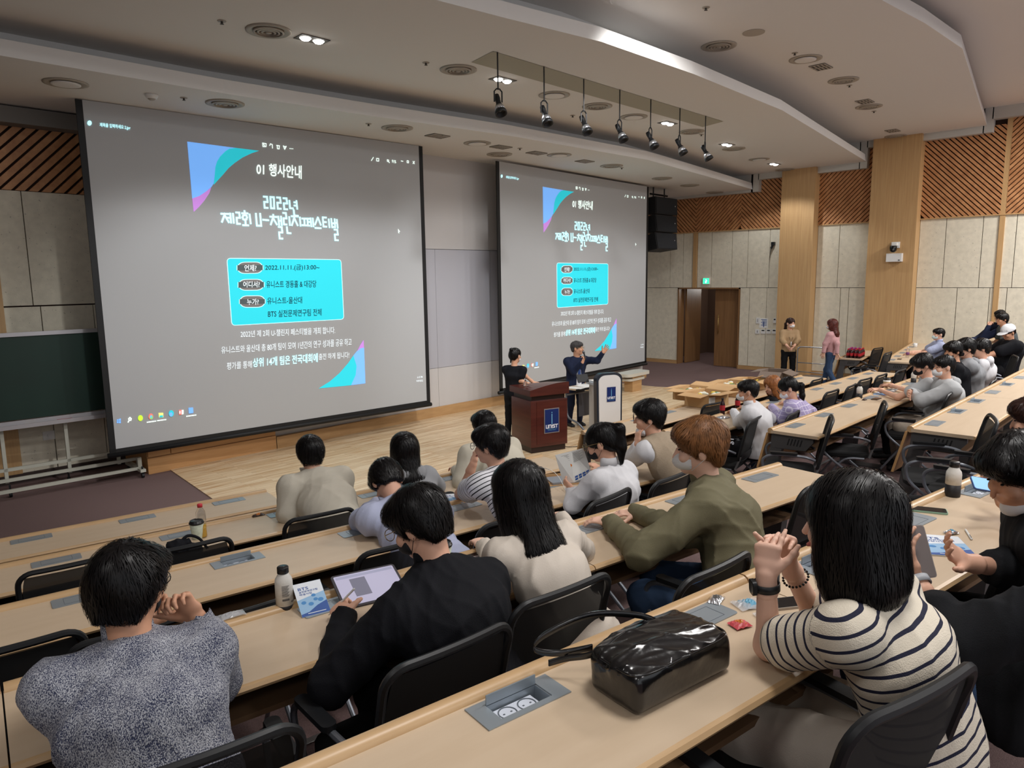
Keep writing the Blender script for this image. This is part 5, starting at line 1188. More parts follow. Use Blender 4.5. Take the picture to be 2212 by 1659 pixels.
h = Q2(2058, 758, 1.18)
person('person with tan skin and a black mask, mostly hidden between two others', G[2], h, (h[0]+.02, -.60, .56), yaw=55, pitch=10, tyaw=20, top=C_black, bottom=C_blk, mask=M_maskb, skin=M_skin2, res=.013, strand=300, seed=11)
h = Q3(2232, 905, 1.20)
person('person with short brown hair cut off by the picture edge', G[3], h, (h[0]+.04, -.80, .56), yaw=10, pitch=12, tyaw=5, top=C_denim, bottom=C_blk, hairm=M_hairbr, res=.011, strand=700, seed=12)
K = [frF(i) for i in range(3)]; X0, X1, X2 = [Px(k) for k in K]
h = X1(2027, 722, 1.19)
person('older person in a light blue checked shirt and pale mask by the side wall', K[1], h, (h[0]+.06, -.70, .56), yaw=35, pitch=0, tyaw=20, hair='neat', top=C_check, sleeve='short', bottom=C_blk, off=.026, mask=M_maskg, arms={-1: [(h[0]-.28, -.50, .80), (h[0]-.20, -.30, .80)], 1: [(h[0]+.28, -.48, .80), (h[0]+.1, -.3, .80)]}, res=.012, strand=300, seed=13, collar=(C_check, .03))
h = X2(2178, 718, 1.19)
person('person in a white baseball cap and a black T-shirt', K[2], h, (h[0]+.10, -.66, .56), yaw=48, pitch=22, tyaw=26, top=C_black, topname='t_shirt', sleeve='short', bottom=C_blk, off=.034, cap=M_mask, hair='neat', glasses=M_glf, skin=M_skin2, arms={-1: [(h[0]-.26, -.40, .80), (h[0]-.30, -.16, .88)], 1: [(h[0]+.24, -.40, .80), (h[0]-.12, -.14, .86)]}, res=.012, strand=200, seed=14, bulk=1.2, shw=.2)
h = X2(2160, 683, 1.29)
person('person in a navy jacket holding a microphone to his chin', K[2], (h[0], -.45, h[2]), (h[0]+.06, -.72, .56), yaw=62, pitch=0, tyaw=45, top=C_navy, topname='jacket', bottom=C_blk, off=.032, glasses=M_glf, mask=M_mask, maskdown=True, arms={-1: [(h[0]-.22, -.20, .84), (h[0]-.16, -.28, 1.10)], 1: [(h[0]+.1, -.1, .80), (h[0]-.25, .0, .80)]}, handargs={-1: dict(d=(.3, -.3, .7), n=(.6, -.4, 0), curl=(1, 1.1, .8))}, res=.013, strand=200, seed=15)
h2 = X2(2196, 690, 1.25)
person('person in a dark grey T-shirt beside the navy jacket', K[2], (h2[0], -.5, h2[2]), (h2[0]+.10, -.74, .56), yaw=40, pitch=5, tyaw=15, top=C_dgrey, topname='t_shirt', sleeve='short', bottom=C_blk, off=.03, glasses=M_glf, skin=M_skin2, res=.013, strand=200, seed=16)
# ------------------------------------------------------------------ people standing
FL = Matrix.Identity(4)
def dep(p): return float((CAMR.T @ (np.array(p)-np.array([0, 0, HC])))[2])
def dp(x, y, d): return tuple(ray(x, y)*d+np.array([0, 0, HC]))
h = tuple(at(1247, 752, 1.40)); D_ = dep(h)
person('grey-haired speaker in a navy suit and blue tie, microphone at his mouth', FL, h, (h[0]-.0, h[1]+.05, .78), yaw=-160, pitch=-2, tyaw=158, legs='stand', hair='neat', hairm=M_hairg, top=C_navy, topname='suit_jacket', bottom=C_navy, off=.022, glasses=M_glgold, skin=M_skin2, hem=.66, noskirt=False,
       arms={1: [dp(1239, 803, D_-.12), dp(1258, 783, D_-.28)], -1: [dp(1290, 779, D_-.05), dp(1303, 761, D_-.16)]}, handargs={1: dict(d=tuple(unit(ray(1262, 771)-ray(1256, 785))*.8), n=(-.2, .8, .1), curl=(.9, 1.1, .8)), -1: dict(d=tuple(V(dp(1313, 745, D_-.2))-V(dp(1302, 760, D_-.16))), n=tuple(-ray(1300, 750)), curl=(.15, .25, .2))}, res=.0095, hres=.004, strand=500, seed=2, fold=.004, shoes=M_shoe)
spk = h
# shirt front and tie
fdv = np.array([-math.sin(math.radians(158)), math.cos(math.radians(158)), 0]); rdv = np.array([math.cos(math.radians(158)), math.sin(math.radians(158)), 0])
R_ = [o for o in bpy.data.objects if o.get('label', '').startswith('grey-haired speaker')][0]
def onchest(z, s=0, f=.14): p = np.array([0, 0, z])+fdv*f+rdv*s; return tuple(p)
mb = MB(); P_ = [onchest(1.225, -.045, .06), onchest(1.225, .045, .06), onchest(1.05, .035, .135), onchest(.85, .05, .15), onchest(.76, .05, .14), onchest(.76, -.05, .14), onchest(.85, -.05, .15), onchest(1.05, -.035, .135)]
mb.add(P_, [(0, 1, 2, 7), (7, 2, 3, 6), (6, 3, 4, 5)]); o = mb.obj('shirt_front', C_white, R_); md = o.modifiers.new('s', 'SOLIDIFY'); md.thickness = .006
mb = MB(); P_ = [onchest(1.20, -.014, .085), onchest(1.20, .014, .085), onchest(1.05, .022, .150), onchest(.85, .036, .162), onchest(.79, .0, .158), onchest(.85, -.036, .162), onchest(1.05, -.022, .150)]
mb.add(P_, [(0, 1, 2, 6), (6, 2, 3, 5), (5, 3, 4)]); o = mb.obj('tie', cloth('blue_tie', (52, 80, 140), .5), R_); md = o.modifiers.new('s', 'SOLIDIFY'); md.thickness = .006
h = tuple(at(1113, 768, 1.40)); D_ = dep(h)
person('person in a black T-shirt with pinned-up black hair behind the wooden lectern', FL, h, (h[0]-.02, h[1]+.02, .80), yaw=-84, pitch=6, tyaw=-70, legs='stand', sex='f', hair='bun', top=C_black, topname='t_shirt', sleeve='short', bottom=C_blk, off=.016, mask=M_mask, shw=.15, bulk=1.0, skin=M_skin2,
       arms={1: [dp(1124, 822, D_-.05), dp(1146, 832, D_-.10)], -1: [dp(1135, 812, D_+.2), dp(1152, 826, D_+.2)]}, res=.0095, strand=500, seed=3, hem=.68)
h = tuple(at(1708, 698, 1.50)); D_ = dep(h)
person('person in a tan blouson, black trousers and a lanyard beside the pillar', FL, h, (h[0]+.0, h[1]+.02, .86), yaw=155, pitch=6, tyaw=130, legs='stand', sex='f', hair='ponylow', hairm=M_hairbr, top=C_tan, topname='blouson', sleeve='rolled', bottom=C_blk, off=.030, mask=M_mask, lanyard=True,
       arms={1: [dp(1690, 735, D_-.0), dp(1701, 748, D_-.16)], -1: [dp(1724, 735, D_-.05), dp(1715, 748, D_-.18)]}, res=.011, strand=300, seed=4, hem=.84)
h = tuple(at(1797, 701, 1.50)); D_ = dep(h)
person('person with wavy brown hair in a pink cardigan and jeans', FL, h, (h[0]+.0, h[1]-.02, .86), yaw=8, pitch=2, tyaw=-4, legs='stand', sex='f', hair='long', hairm=mathair('chestnut_hair', (92, 46, 40)), top=C_pink, topname='cardigan', bottom=C_denim, off=.026, mask=M_mask, shoes=M_shoew,
       arms={-1: [dp(1783, 742, D_-.05), dp(1779, 762, D_-.02)], 1: [dp(1808, 742, D_-.16), dp(1808, 764, D_-.14)]}, knees={1: (h[0]+.08, h[1]+.10, .47), -1: (h[0]-.09, h[1]-.02, .45)}, ankles={1: (h[0]+.08, h[1]+.14, .085), -1: (h[0]-.09, h[1]-.22, .12)}, res=.011, strand=400, seed=5, hem=.82)
# ------------------------------------------------------------------ chairs under and beside them
def chT(P, F, x, y, rot, label, sc=1., top=.94, dy=.337):
    """place a chair so the middle of its back's top edge shows at pixel x, y"""
    p = V(P(x, y, top*sc)); r = math.radians(rot); off = Vector((-math.sin(r)*dy*sc, math.cos(r)*dy*sc, 0)); q = F @ Vector((p[0]+off.x, p[1]+off.y, 0))
    return chair(q.x, q.y, F.translation.z, F.to_euler().z+r, label, sc)
chT(P3, F3, 440, 1640, -3, 'black mesh chair of the person in the marl sweater')
chT(P3, F3, 985, 1398, 4, 'black mesh chair of the person in the black shirt')
chT(P3, F3, 1228, 1275, 2, 'black mesh chair of the person with very long hair')
chT(P3, F3, 1560, 1225, 4, 'black mesh chair of the person in the olive jacket')
chT(P3, F3, 1785, 1043, 4, 'empty black mesh chair at the aisle end of the fourth row')
chT(P4, F4, 2005, 1500, -6, 'black mesh chair of the person in the striped top')
chT(P2, F2, 870, 1178, 0, 'black mesh chair of the sleeping person in pale blue')
chT(P2, F2, 1110, 1120, 6, 'black mesh chair of the person in the striped shirt')
chT(P2, F2, 1325, 1072, 12, 'black mesh chair of the person with the ponytail')
chT(P2, F2, 1460, 1030, 8, 'black mesh chair of the person in the knitted vest')
chT(P1, F1, 695, 1112, -2, 'black mesh chair of the person in the oatmeal jacket')
chT(P1, F1, 925, 1076, -2, 'black mesh chair of the person in the grey hooded sweatshirt')
chT(P1, F1, 1130, 1020, 0, 'black mesh chair of the person in the cream sweatshirt')
chT(P1, F1, 150, 1222, 0, 'empty black chair, second row, farthest from the aisle')
chT(P1, F1, 412, 1180, 0, 'empty black chair with a black bag hung on its back')
chT(P2, F2, 20, 1402, 0, 'empty black chair behind the third row, cut off by the picture edge')
chT(P2, F2, 515, 1326, 0, 'empty black chair between the marl sweater and the third-row desk')
chT(P2, F2, 300, 1362, 0, 'empty black chair hidden behind the marl sweater')
for (P, F, x, y, rot, lb) in [(Q2, G[2], 1800, 905, 22, 'empty chair at the near aisle end, middle block, third row'), (Q2, G[2], 1915, 873, 20, 'second empty chair from the aisle, middle block, third row'), (Q2, G[2], 2055, 850, 8, 'black mesh chair of the person with folded arms'), (Q2, G[2], 2150, 822, 5, 'black mesh chair of the person in mid grey'),
                              (Q1, G[1], 1635, 905, 10, 'black mesh chair of the person in the white windbreaker'), (Q1, G[1], 1718, 893, 8, 'black mesh chair of the person in lilac plaid'), (Q1, G[1], 1801, 845, 0, 'empty chair, middle block, second row, next to the lilac plaid shirt'), (Q1, G[1], 1843, 833, 5, 'empty chair, middle block, second row, two along from the lilac plaid shirt'),
                              (Q1, G[1], 1873, 819, -3, 'empty chair, middle block, second row, three along from the lilac plaid shirt'), (Q1, G[1], 1908, 810, 0, 'empty chair, middle block, second row, four along from the lilac plaid shirt'), (Q1, G[1], 1950, 800, 0, 'empty chair at the far end of the middle block, second row'),
                              (Q0, G[0], 1545, 872, -8, 'empty black chair behind the cardboard carton with the white label'), (Q0, G[0], 1670, 868, 6, 'black chair of the person with light brown hair'), (Q0, G[0], 1768, 820, 0, 'empty black chair beside the open cartons'),
                              (Q3, G[3], 2150, 905, 18, 'empty chair at the near aisle end, middle block, fourth row'), (Q3, G[3], 2228, 930, 0, 'black chair under the person cut off by the picture edge')]:
    chT(P, F, x, y, rot, lb)
for (P, F, x, y, rot, lb) in [(X0, K[0], 1899, 752, -18, 'empty black chair behind the desk with the soft drinks'), (X1, K[1], 1921, 762, -8, 'empty black chair with a pale bag on it'), (X1, K[1], 2046, 752, 10, 'black chair of the person in the checked shirt'), (X2, K[2], 2196, 770, 10, 'black chair of the person in the white cap')]:
    chT(P, F, x, y, rot, lb)
# ------------------------------------------------------------------ things on the desks
FR = {('L', i): f for i, f in enumerate([F0, F1, F2, F3, F4])}; FR.update({('M', i): f for i, f in enumerate(G)}); FR.update({('F', i): f for i, f in enumerate(K)})
PX = {k: Px(f) for k, f in FR.items()}
TOP = ZT+.0008
def on(key, x, y, z=TOP):
    """point standing on the desk of that row, seen at pixel x, y"""
    p = PX[key](x, y, z); return FR[key] @ Vector(p)
def rowang(key): return FR[key].to_euler().z
M_glass = mat('clear_plastic', (235, 238, 240), .08, trans=.95, ior=1.3, alpha=.45); M_lid = mat('black_lid', (26, 26, 28), .35); M_paper = mat('paper', (232, 232, 228), .8)
M_wb = mat('bottle_white', (220, 218, 212), .5, noise=(70, .06, 2)); M_bb = mat('bottle_black', (32, 30, 32), .5); M_ink = mat('print_ink', (90, 88, 86), .7)
def smoothie(p, label, rot=0, s=1., labels=False, g='white and black drink bottles'):
    t = thing('drink_bottle', label, 'bottle', p, rot, g)
    MB().lathe([(.029, .004), (.033, .0), (.034, .006), (.034, .062)], 24).obj('dark_base' if not labels else 'dark_base', M_bb, t, True)
    MB().lathe([(.0342, .060), (.0342, .108), (.032, .122), (.022, .138), (.020, .146)], 24).obj('bottle_body', M_wb, t, True)
    MB().lathe([(.020, .144), (.0225, .146), (.0225, .168), (.020, .171), (0, .171)], 20).obj('cap', M_lid, t, True)
    t.scale = (s, s, s); return t
def smoothie_label(p, label, rot):
    t = thing('drink_bottle', label, 'bottle', p, rot, 'white and black drink bottles')
    MB().lathe([(.029, .004), (.033, 0), (.034, .005), (.034, .018)], 24).obj('dark_base', M_bb, t, True)
    MB().lathe([(.0342, .017), (.0342, .108), (.032, .122), (.022, .138), (.020, .146)], 24).obj('bottle_body', M_wb, t, True)
    MB().lathe([(.020, .144), (.0225, .146), (.0225, .168), (.020, .171), (0, .171)], 20).obj('cap', M_lid, t, True)
    mb = MB()
    def patch(a0, a1, z0, z1):
        n = max(2, int(abs(a1-a0)/.2)+1); P = [(.0347*math.cos(a0+(a1-a0)*i/(n-1)), .0347*math.sin(a0+(a1-a0)*i/(n-1)), z) for z in (z0, z1) for i in range(n)]; mb.grid(P, n, 2)
    for k in range(11): patch(-2.6, -1.75-.1*(k % 3), .100-k*.0042, .1018-k*.0042)
    for k in range(14): patch(-1.65, -1.0-.08*(k % 4), .104-k*.0042, .1058-k*.0042-.0016)
    patch(-2.6, -1.8, .040, .048); patch(-.95, -.6, .03, .055); patch(-1.55, -1.35, .028, .034); patch(-1.25, -1.05, .028, .034)
    mb.obj('label_print', M_ink, t); return t
smoothie_label(on(('L', 3), 616, 1312), 'white drink bottle with dense small print beside the blue booklet', .3)
smoothie(on(('L', 4), 2057, 1071), 'white and black drink bottle before the open socket at the aisle end', .2)
smoothie(on(('L', 4), 1661, 1268), 'white and black drink bottle behind the clasped hands', .2)
smoothie(on(('M', 2), 1856, 860), 'white and black drink bottle with torn wrapper, middle block desk', .2)
smoothie(on(('M', 2), 1973, 826), 'small drink bottle between the coffee cups of the middle block', .2)
M_cup = mat('paper_cup', (190, 196, 176), .7, noise=(60, .12, 2)); M_cupg = mat('cup_green_band', (38, 60, 44), .6); M_slv = mat('cardboard_sleeve', (190, 160, 118), .8)
def cup(p, label, rot=0, body=None, band=None, lid=True, s=1.):
    t = thing('coffee_cup', label, 'cup', p, rot, 'paper coffee cups')
    MB().lathe([(.028, .0), (.029, .002), (.040, .098)], 24).obj('cup_body', body or M_cup, t, True)
    if band: MB().lathe([(.0312, .02), (.0382, .075)], 24).obj('sleeve', band, t, True)
    if lid: MB().lathe([(.0415, .094), (.0435, .098), (.042, .104), (.038, .106), (.0375, .114), (.034, .116), (.033, .112), (0, .112)], 24).obj('lid', M_lid, t, True)
    t.scale = (s, s, s); return t
cup(on(('L', 1), 427, 1163), 'paper coffee cup with a black lid beside the iced tea bottle', 0, s=1.1)
cup(on(('L', 3), 958, 1222), 'paper coffee cup with a black lid behind the black-shirted person', 0, s=1.0)
cup(on(('L', 4), 1934, 1120), 'plain paper coffee cup behind the black bob', 0, M_slv, s=1.05)
cup(on(('M', 2), 1915, 838), 'coffee cup with a cardboard sleeve, middle block', 0, M_paper, M_slv, s=1.15)
cup(on(('M', 2), 1986, 812), 'white coffee cup farther along the middle block desk', 0, M_paper)
p = on(('F', 1), 1977, 750); t = thing('mug', 'white mug on the far desk by the side wall', 'mug', p, 0)
MB().lathe([(.034, 0), (.040, .004), (.042, .09), (.038, .09), (.036, .01), (0, .008)], 20).obj('mug_body', M_white, t, True); MB().tube([(.04, 0, .07), (.065, 0, .065), (.065, 0, .03), (.04, 0, .025)], .005, 6).obj('handle', M_white, t, True)
# iced tea bottle
M_tea = mat('iced_tea', (206, 158, 40), .15, alpha=.85)
p = on(('L', 1), 437, 1160); t = thing('tea_bottle', 'clear plastic bottle of amber tea with a red cap', 'bottle', p, 0)
MB().lathe([(.026, .002), (.031, .0), (.033, .01), (.031, .05), (.033, .10), (.033, .15), (.030, .175), (.018, .198), (.014, .205), (.014, .215)], 24).obj('bottle_wall', M_glass, t, True)
MB().lathe([(0, .004), (.029, .004), (.0305, .012), (.029, .05), (.0305, .088), (0, .088)], 24).obj('tea', M_tea, t, True)
MB().lathe([(.0165, .208), (.0165, .228), (.015, .23), (0, .23)], 16).obj('cap', mat('red_cap', (206, 52, 66), .5), t, True)
# water bottle far away
p = on(('F', 1), 1960, 773); t = thing('water_bottle', 'water bottle with a purple label on the far desk', 'bottle', p, 0)
MB().lathe([(.03, 0), (.032, .005), (.032, .15), (.014, .19), (.014, .2)], 16).obj('bottle_wall', M_glass, t, True); MB().lathe([(.0325, .06), (.0325, .11)], 16).obj('label_band', mat('purple_label', (112, 60, 110), .6), t, True); MB().lathe([(.015, .198), (.015, .215), (0, .215)], 12).obj('cap', M_white, t, True)
# cola bottles with red labels
M_cola = mat('dark_cola', (44, 16, 18), .2); M_red = mat('red_label', (168, 34, 44), .5); M_rcap = mat('crimson_cap', (190, 30, 48), .4); M_pcap = mat('magenta_cap', (176, 40, 130), .4)
def cola_meshes():
    return [('bottle_body', mesh_of('cola_b', MB().lathe([(.026, .002), (.031, .0), (.033, .012), (.030, .05), (.033, .09), (.032, .12), (.02, .155), (.013, .17), (.013, .185)], 14), True), M_cola), ('label_band', mesh_of('cola_l', MB().lathe([(.0318, .052), (.0338, .09), (.0328, .115)], 14), True), M_red)]
CB = cola_meshes()
def cola(p, label, group, capm):
    t = thing('cola_bottle', label, 'bottle', p, 0, group)
    for n_, me, m in CB: mkobj(n_, me, m, t)
    mkobj('cap', mesh_of('cola_c'+capm.name, MB().lathe([(.015, .182), (.015, .2), (0, .2)], 10), True), capm, t)
    return t
cola(on(('M', 1), 1560, 895), 'cola bottle with a red label and black cap, nearer of two by the windbreaker', 'cola bottles by the windbreaker', M_lid)
cola(on(('M', 1), 1593, 884), 'cola bottle with a red label and black cap, farther of two by the windbreaker', 'cola bottles by the windbreaker', M_lid)
base = on(('F', 0), 1838, 775)
k = 0
for r_ in range(4):
    for c_ in range(8):
        a = .10+c_*.072+.02*(r_ % 2)+r_*.02; y = -.40+r_*.082
        q = FR[('F', 0)] @ Vector((0, 0, 0)); st = Vector((16.63, 5.80, 0))
        p = Vector((st.x+a*math.cos(AF)-y*math.sin(AF), st.y+a*math.sin(AF)+y*math.cos(AF), TOP))
        cola(p, 'far front desk cola bottle, %s rank from the seats, %s from the aisle' % (nth(r_), nth(c_)), 'cola bottles crowded on the far front desk', M_pcap if (r_ > 1 and c_ > 1) or (r_ == 1 and c_ > 4) else M_rcap)
for j, (a, y) in enumerate([(.78, -.20), (.86, -.24), (.80, -.30)]):
    p = Vector((16.63+a*math.cos(AF)-y*math.sin(AF), 5.80+a*math.sin(AF)+y*math.cos(AF), TOP)); t = thing('lime_drink', ['lime-yellow drink bottle touching the cola bottles', 'lime-yellow drink bottle nearest the side wall', 'lime-yellow drink bottle nearest the chairs'][j], 'bottle', p, 0, 'lime drinks')
    MB().lathe([(.024, 0), (.028, .004), (.028, .10), (.014, .13)], 12).obj('bottle_body', mat('lime', (196, 206, 70), .4), t, True); MB().lathe([(.016, .128), (.016, .145), (0, .145)], 10).obj('cap', M_white, t, True)
# phones
def phone(p, rot, label, case=(40, 42, 46), screen=(16, 18, 22), tilt=None, em_=0., rim=None, L=.15, Wd=.072):
    t = thing('smartphone', label, 'phone', p, rot)
    o = rrect(L, Wd, .010, 4); MB().prism(o, 0, .0075).obj('case', mat('case_%d_%d_%d' % case, case, .35, .3 if rim else 0), t); o = rrect(L-.006, Wd-.006, .008, 4)
    MB().prism(o, .0076, .0082).obj('screen', mat('screen_%d_%d_%d' % screen, screen, .08, emit=em_), t)
    if tilt: t.rotation_euler = tilt
    return t
phone(on(('L', 3), 1003, 1204, TOP+.004), rowang(('L', 3))+.0, 'dark smartphone in a pinkish case on the socket plate', (206, 190, 190))
phone(on(('L', 4), 2001, 1103, TOP), AL-1.35+1.5, 'long dark smartphone with a pale green edge lying across the desk', (150, 190, 170), L=.165).rotation_euler = (0, 0, math.radians(-70))
phone(on(('L', 4), 1692, 1306, TOP), math.radians(-35), 'dark smartphone in a glittery case beside the striped sleeve', (176, 168, 158), L=.14)
q_ = on(('L', 3), 806, 1263, TOP); phone(q_, rowang(('L', 3))-.02, 'smartphone in a bright yellow case above the tablet', (226, 190, 60), (226, 190, 60), L=.155)
MB().add([(x, y, .0084) for x, y in [(.0, -.006), (.012, -.006), (.012, .006), (0, .006)]], [(0, 1, 2, 3)]).obj('case_print', M_ink, [o for o in bpy.data.objects if o.get('label', '') == 'smartphone in a bright yellow case above the tablet'][0])
w = FR[('L', 4)] @ Vector(PX[('L', 4)](1982, 1192, 1.0)); phone(w, 0, 'smartphone held upright in the hands above the grey watch', (150, 140, 136), (120, 108, 104), tilt=(math.radians(62), 0, math.radians(-38)), L=.075, Wd=.155)
w = FR[('L', 4)] @ Vector(PX[('L', 4)](2137, 1050, .905)); phone(w, 0, 'lit smartphone in the hand of the person with the lowered mask', (60, 90, 150), (150, 196, 232), tilt=(math.radians(35), math.radians(10), math.radians(-52)), em_=.35)
phone(on(('M', 2), 1893, 862, TOP), AM, 'dark phone lying near the drink bottle, middle block', (60, 40, 34), L=.17)
phone(on(('F', 1), 1943, 776, TOP), AF, 'dark phone on the far desk by the water bottle')
# tablet and stylus
p = FR[('L', 3)] @ Vector((1.215, -.115, TOP+.030)); t = thing('tablet', 'tablet showing a lilac page in a dark case', 'tablet', p, AL+math.radians(-8)); t.rotation_euler = Euler((math.radians(17), 0, AL+math.radians(-8)))
MB().prism(rrect(.275, .205, .014, 5), 0, .008).obj('case', mat('tablet_case', (66, 64, 70), .5), t); MB().prism(rrect(.255, .185, .006, 4), .0081, .0088).obj('screen', mat('tablet_screen', (188, 186, 212), .12, emit=.15), t)
MB().box(-.07, -.005, -.05, .06, .0089, .0092).obj('page_panel', mat('tablet_panel', (128, 128, 146), .15, emit=.1), t); MB().box(-.12, .12, .07, .085, .0089, .0092).obj('tool_bar', mat('tablet_bar', (168, 170, 196), .15, emit=.12), t)
w = FR[('L', 3)] @ Vector(PX[('L', 3)](738, 1300, .825)); t = thing('stylus', 'white stylus in the writing hand', 'pen', w, 0)
MB().lathe([(.0, -.085), (.002, -.08), (.0042, -.068), (.0042, .078), (.003, .082), (0, .083)], 10).obj('barrel', M_white, t, True); MB().lathe([(0, -.0852), (.0016, -.083), (.002, -.0795)], 8).obj('tip', M_ink, t, True); t.rotation_euler = (math.radians(38), math.radians(24), 0)
p = on(('L', 4), 2092, 1154, TOP+.004); t = thing('ballpoint_pen', 'white ballpoint pen beside a snack wrapper', 'pen', p, 0)
MB().lathe([(0, -.07), (.001, -.068), (.0042, -.052), (.0045, .06), (0, .062)], 10).obj('barrel', M_white, t, True); MB().box(-.001, .001, .004, .0065, .02, .055).obj('clip', M_tube, t); t.rotation_euler = (math.radians(90), 0, math.radians(-68))
p = on(('M', 2), 1877, 838, TOP); p = on(('M', 2), 1942, 838, .80); t = thing('stylus_pen', 'white pen held over the middle block desk', 'pen', p, 0)
MB().lathe([(0, -.07), (.0045, -.06), (.0045, .06), (0, .062)], 8).obj('barrel', M_white, t, True); t.rotation_euler = (math.radians(50), math.radians(-30), 0)
# booklets
M_bk = mat('booklet_blue', (150, 190, 226), .5); M_bkd = mat('booklet_navy', (46, 86, 160), .5); M_bkw = mat('booklet_white', (226, 232, 240), .5)
def booklet(p, rot, label, s=1., text=True):
    t = thing('booklet', label, 'booklet', p, rot, 'blue and white booklets')
    MB().box(-.075, .075, -.105, .105, 0, .004).obj('pages', M_paper, t); MB().box(-.075, .075, -.105, .105, .0041, .0046).obj('cover', M_bk, t)
    MB().add([(-.0745, .0, .0048), (.0745, .03, .0048), (.0745, .1045, .0048), (-.0745, .1045, .0048)], [(0, 1, 2, 3)]).obj('cover_top', M_bkw, t)
    MB().add([(-.0745, -.1045, .0048), (.0745, -.1045, .0048), (.0745, -.03, .0048), (.02, -.05, .0048), (-.03, -.08, .0048), (-.0745, -.088, .0048)], [tuple(range(6))]).obj('cover_base', M_bkd, t)
    mb = MB()
    for (cx, cy, r) in [(-.045, -.02, .013), (-.01, -.035, .014), (.02, -.012, .012), (.045, -.02, .015), (.015, .015, .012)]:
        P = [(cx+r*math.cos(w_), cy+r*.8*math.sin(w_), .0051) for w_ in np.linspace(0, 2*PI, 12, False)]; mb.add(P, [tuple(range(12))])
    mb.obj('cover_motif', mat('booklet_motif', (70, 138, 200), .4), t)
    if text:
        for s_, q in (('BTS', (-.055, .058, .0, .076)), ('실전문제연구팀', (-.055, .042, .045, .054)), ('해설사업', (-.055, .026, .01, .038))):
            me, lo, hi = textmesh(s_, .01); x0, y0, x1, y1 = q
            for v in me.vertices: v.co = (x0+(x1-x0)*(v.co.x-lo[0])/(hi[0]-lo[0]), y0+(y1-y0)*(v.co.y-lo[1])/(hi[1]-lo[1]), .0056)
            me.name = 'cover_text'; me.materials.clear(); mkobj('cover_text', me, M_bkd, t)
        MB().box(-.04, .055, -.092, -.088, .0050, .0054).obj('cover_line', M_bkw, t)
    t.scale = (s, s, s); return t
pb = FR[('L', 3)] @ Vector((.975, -.090, TOP+.040)); booklet(pb, 0, 'blue and white booklet between the printed bottle and the tablet', .74).rotation_euler = Euler((math.radians(32), 0, AL+math.radians(-6)))
booklet(on(('L', 2), 975, 1078, TOP), AL-.5, 'blue and white booklet under the striped shirt elbow', 1.0)
booklet(on(('M', 2), 1903, 851, TOP), AM-1.2, 'blue and white booklet on the middle block desk', 1.2)
booklet(on(('L', 4), 2040, 1180, TOP), AL-.9, 'blue and white booklet under the held smartphone', 1.1)
p = on(('M', 2), 1998, 822, .88); t = thing('open_book', 'open white leaflet propped on the middle block desk', 'booklet', p, AM-.5); MB().box(-.12, .0, -.004, .0, 0, .17, Matrix.Rotation(.5, 4, 'X')).box(.0, .12, -.004, .0, 0, .17, Matrix.Rotation(.5, 4, 'X')).obj('pages', M_bkw, t)
t.location.z = TOP+FR[('M', 2)].translation.z
# leaflet held by the ponytail person
A_ = [FR[('L', 2)] @ Vector(PX[('L', 2)](*q)) for q in [(1199, 983, 1.09), (1232, 975, 1.11), (1260, 968, 1.12), (1278, 1022, .93), (1240, 1042, .90), (1217, 1044, .89)]]
t = thing('leaflet', 'white folded leaflet with coloured diagrams held up to read', 'leaflet', A_[5], 0); I_ = [q-A_[5] for q in A_]
ob = MB().add(I_, [(0, 1, 4, 5), (1, 2, 3, 4)]).obj('sheet', M_paper, t); md = ob.modifiers.new('s', 'SOLIDIFY'); md.thickness = .002
nrm = ((I_[1]-I_[4]).cross(I_[2]-I_[1])).normalized(); cv = (Vector((0, 0, HC))-A_[5]).normalized(); nrm = nrm if nrm.dot(cv) > 0 else -nrm
def leafpt(u_, v_, f=1): 
    a, b, c, d = (I_[0], I_[1], I_[4], I_[5]) if f == 0 else (I_[1], I_[2], I_[3], I_[4]); return (a.lerp(b, u_)).lerp(d.lerp(c, u_), v_)+nrm*.0035
def lp_quad(mb, u0, u1, v0, v1, f=1): mb.add([leafpt(u0, v0, f), leafpt(u1, v0, f), leafpt(u1, v1, f), leafpt(u0, v1, f)], [(0, 1, 2, 3)])
mb = MB()
for k in range(12): lp_quad(mb, .12, .8-.1*(k % 3), .05+k*.028, .058+k*.028)
for k in range(8): lp_quad(mb, .15, .85-.1*(k % 2), .08+k*.03, .088+k*.03, 0)
mb.obj('leaflet_print', M_ink, t)
for c, (u0, v0, f) in zip([(60, 130, 220), (60, 190, 190), (240, 140, 60)], [(.25, .45, 0), (.55, .45, 0), (.85, .44, 0)]):
    mb = MB(); mb.add([leafpt(u0+.14*math.cos(w_), v0+.05*math.sin(w_), f) for w_ in np.linspace(0, 2*PI, 12, False)], [tuple(range(12))]); mb.obj('diagram_dot', mat('dot_%d' % c[0], c, .6), t)
mb = MB()
for k in range(4): lp_quad(mb, .08+k*.22, .24+k*.22, .82, .88); lp_quad(mb, .08+k*.22, .24+k*.22, .9, .96)
mb.obj('leaflet_icon', M_bkd, t)
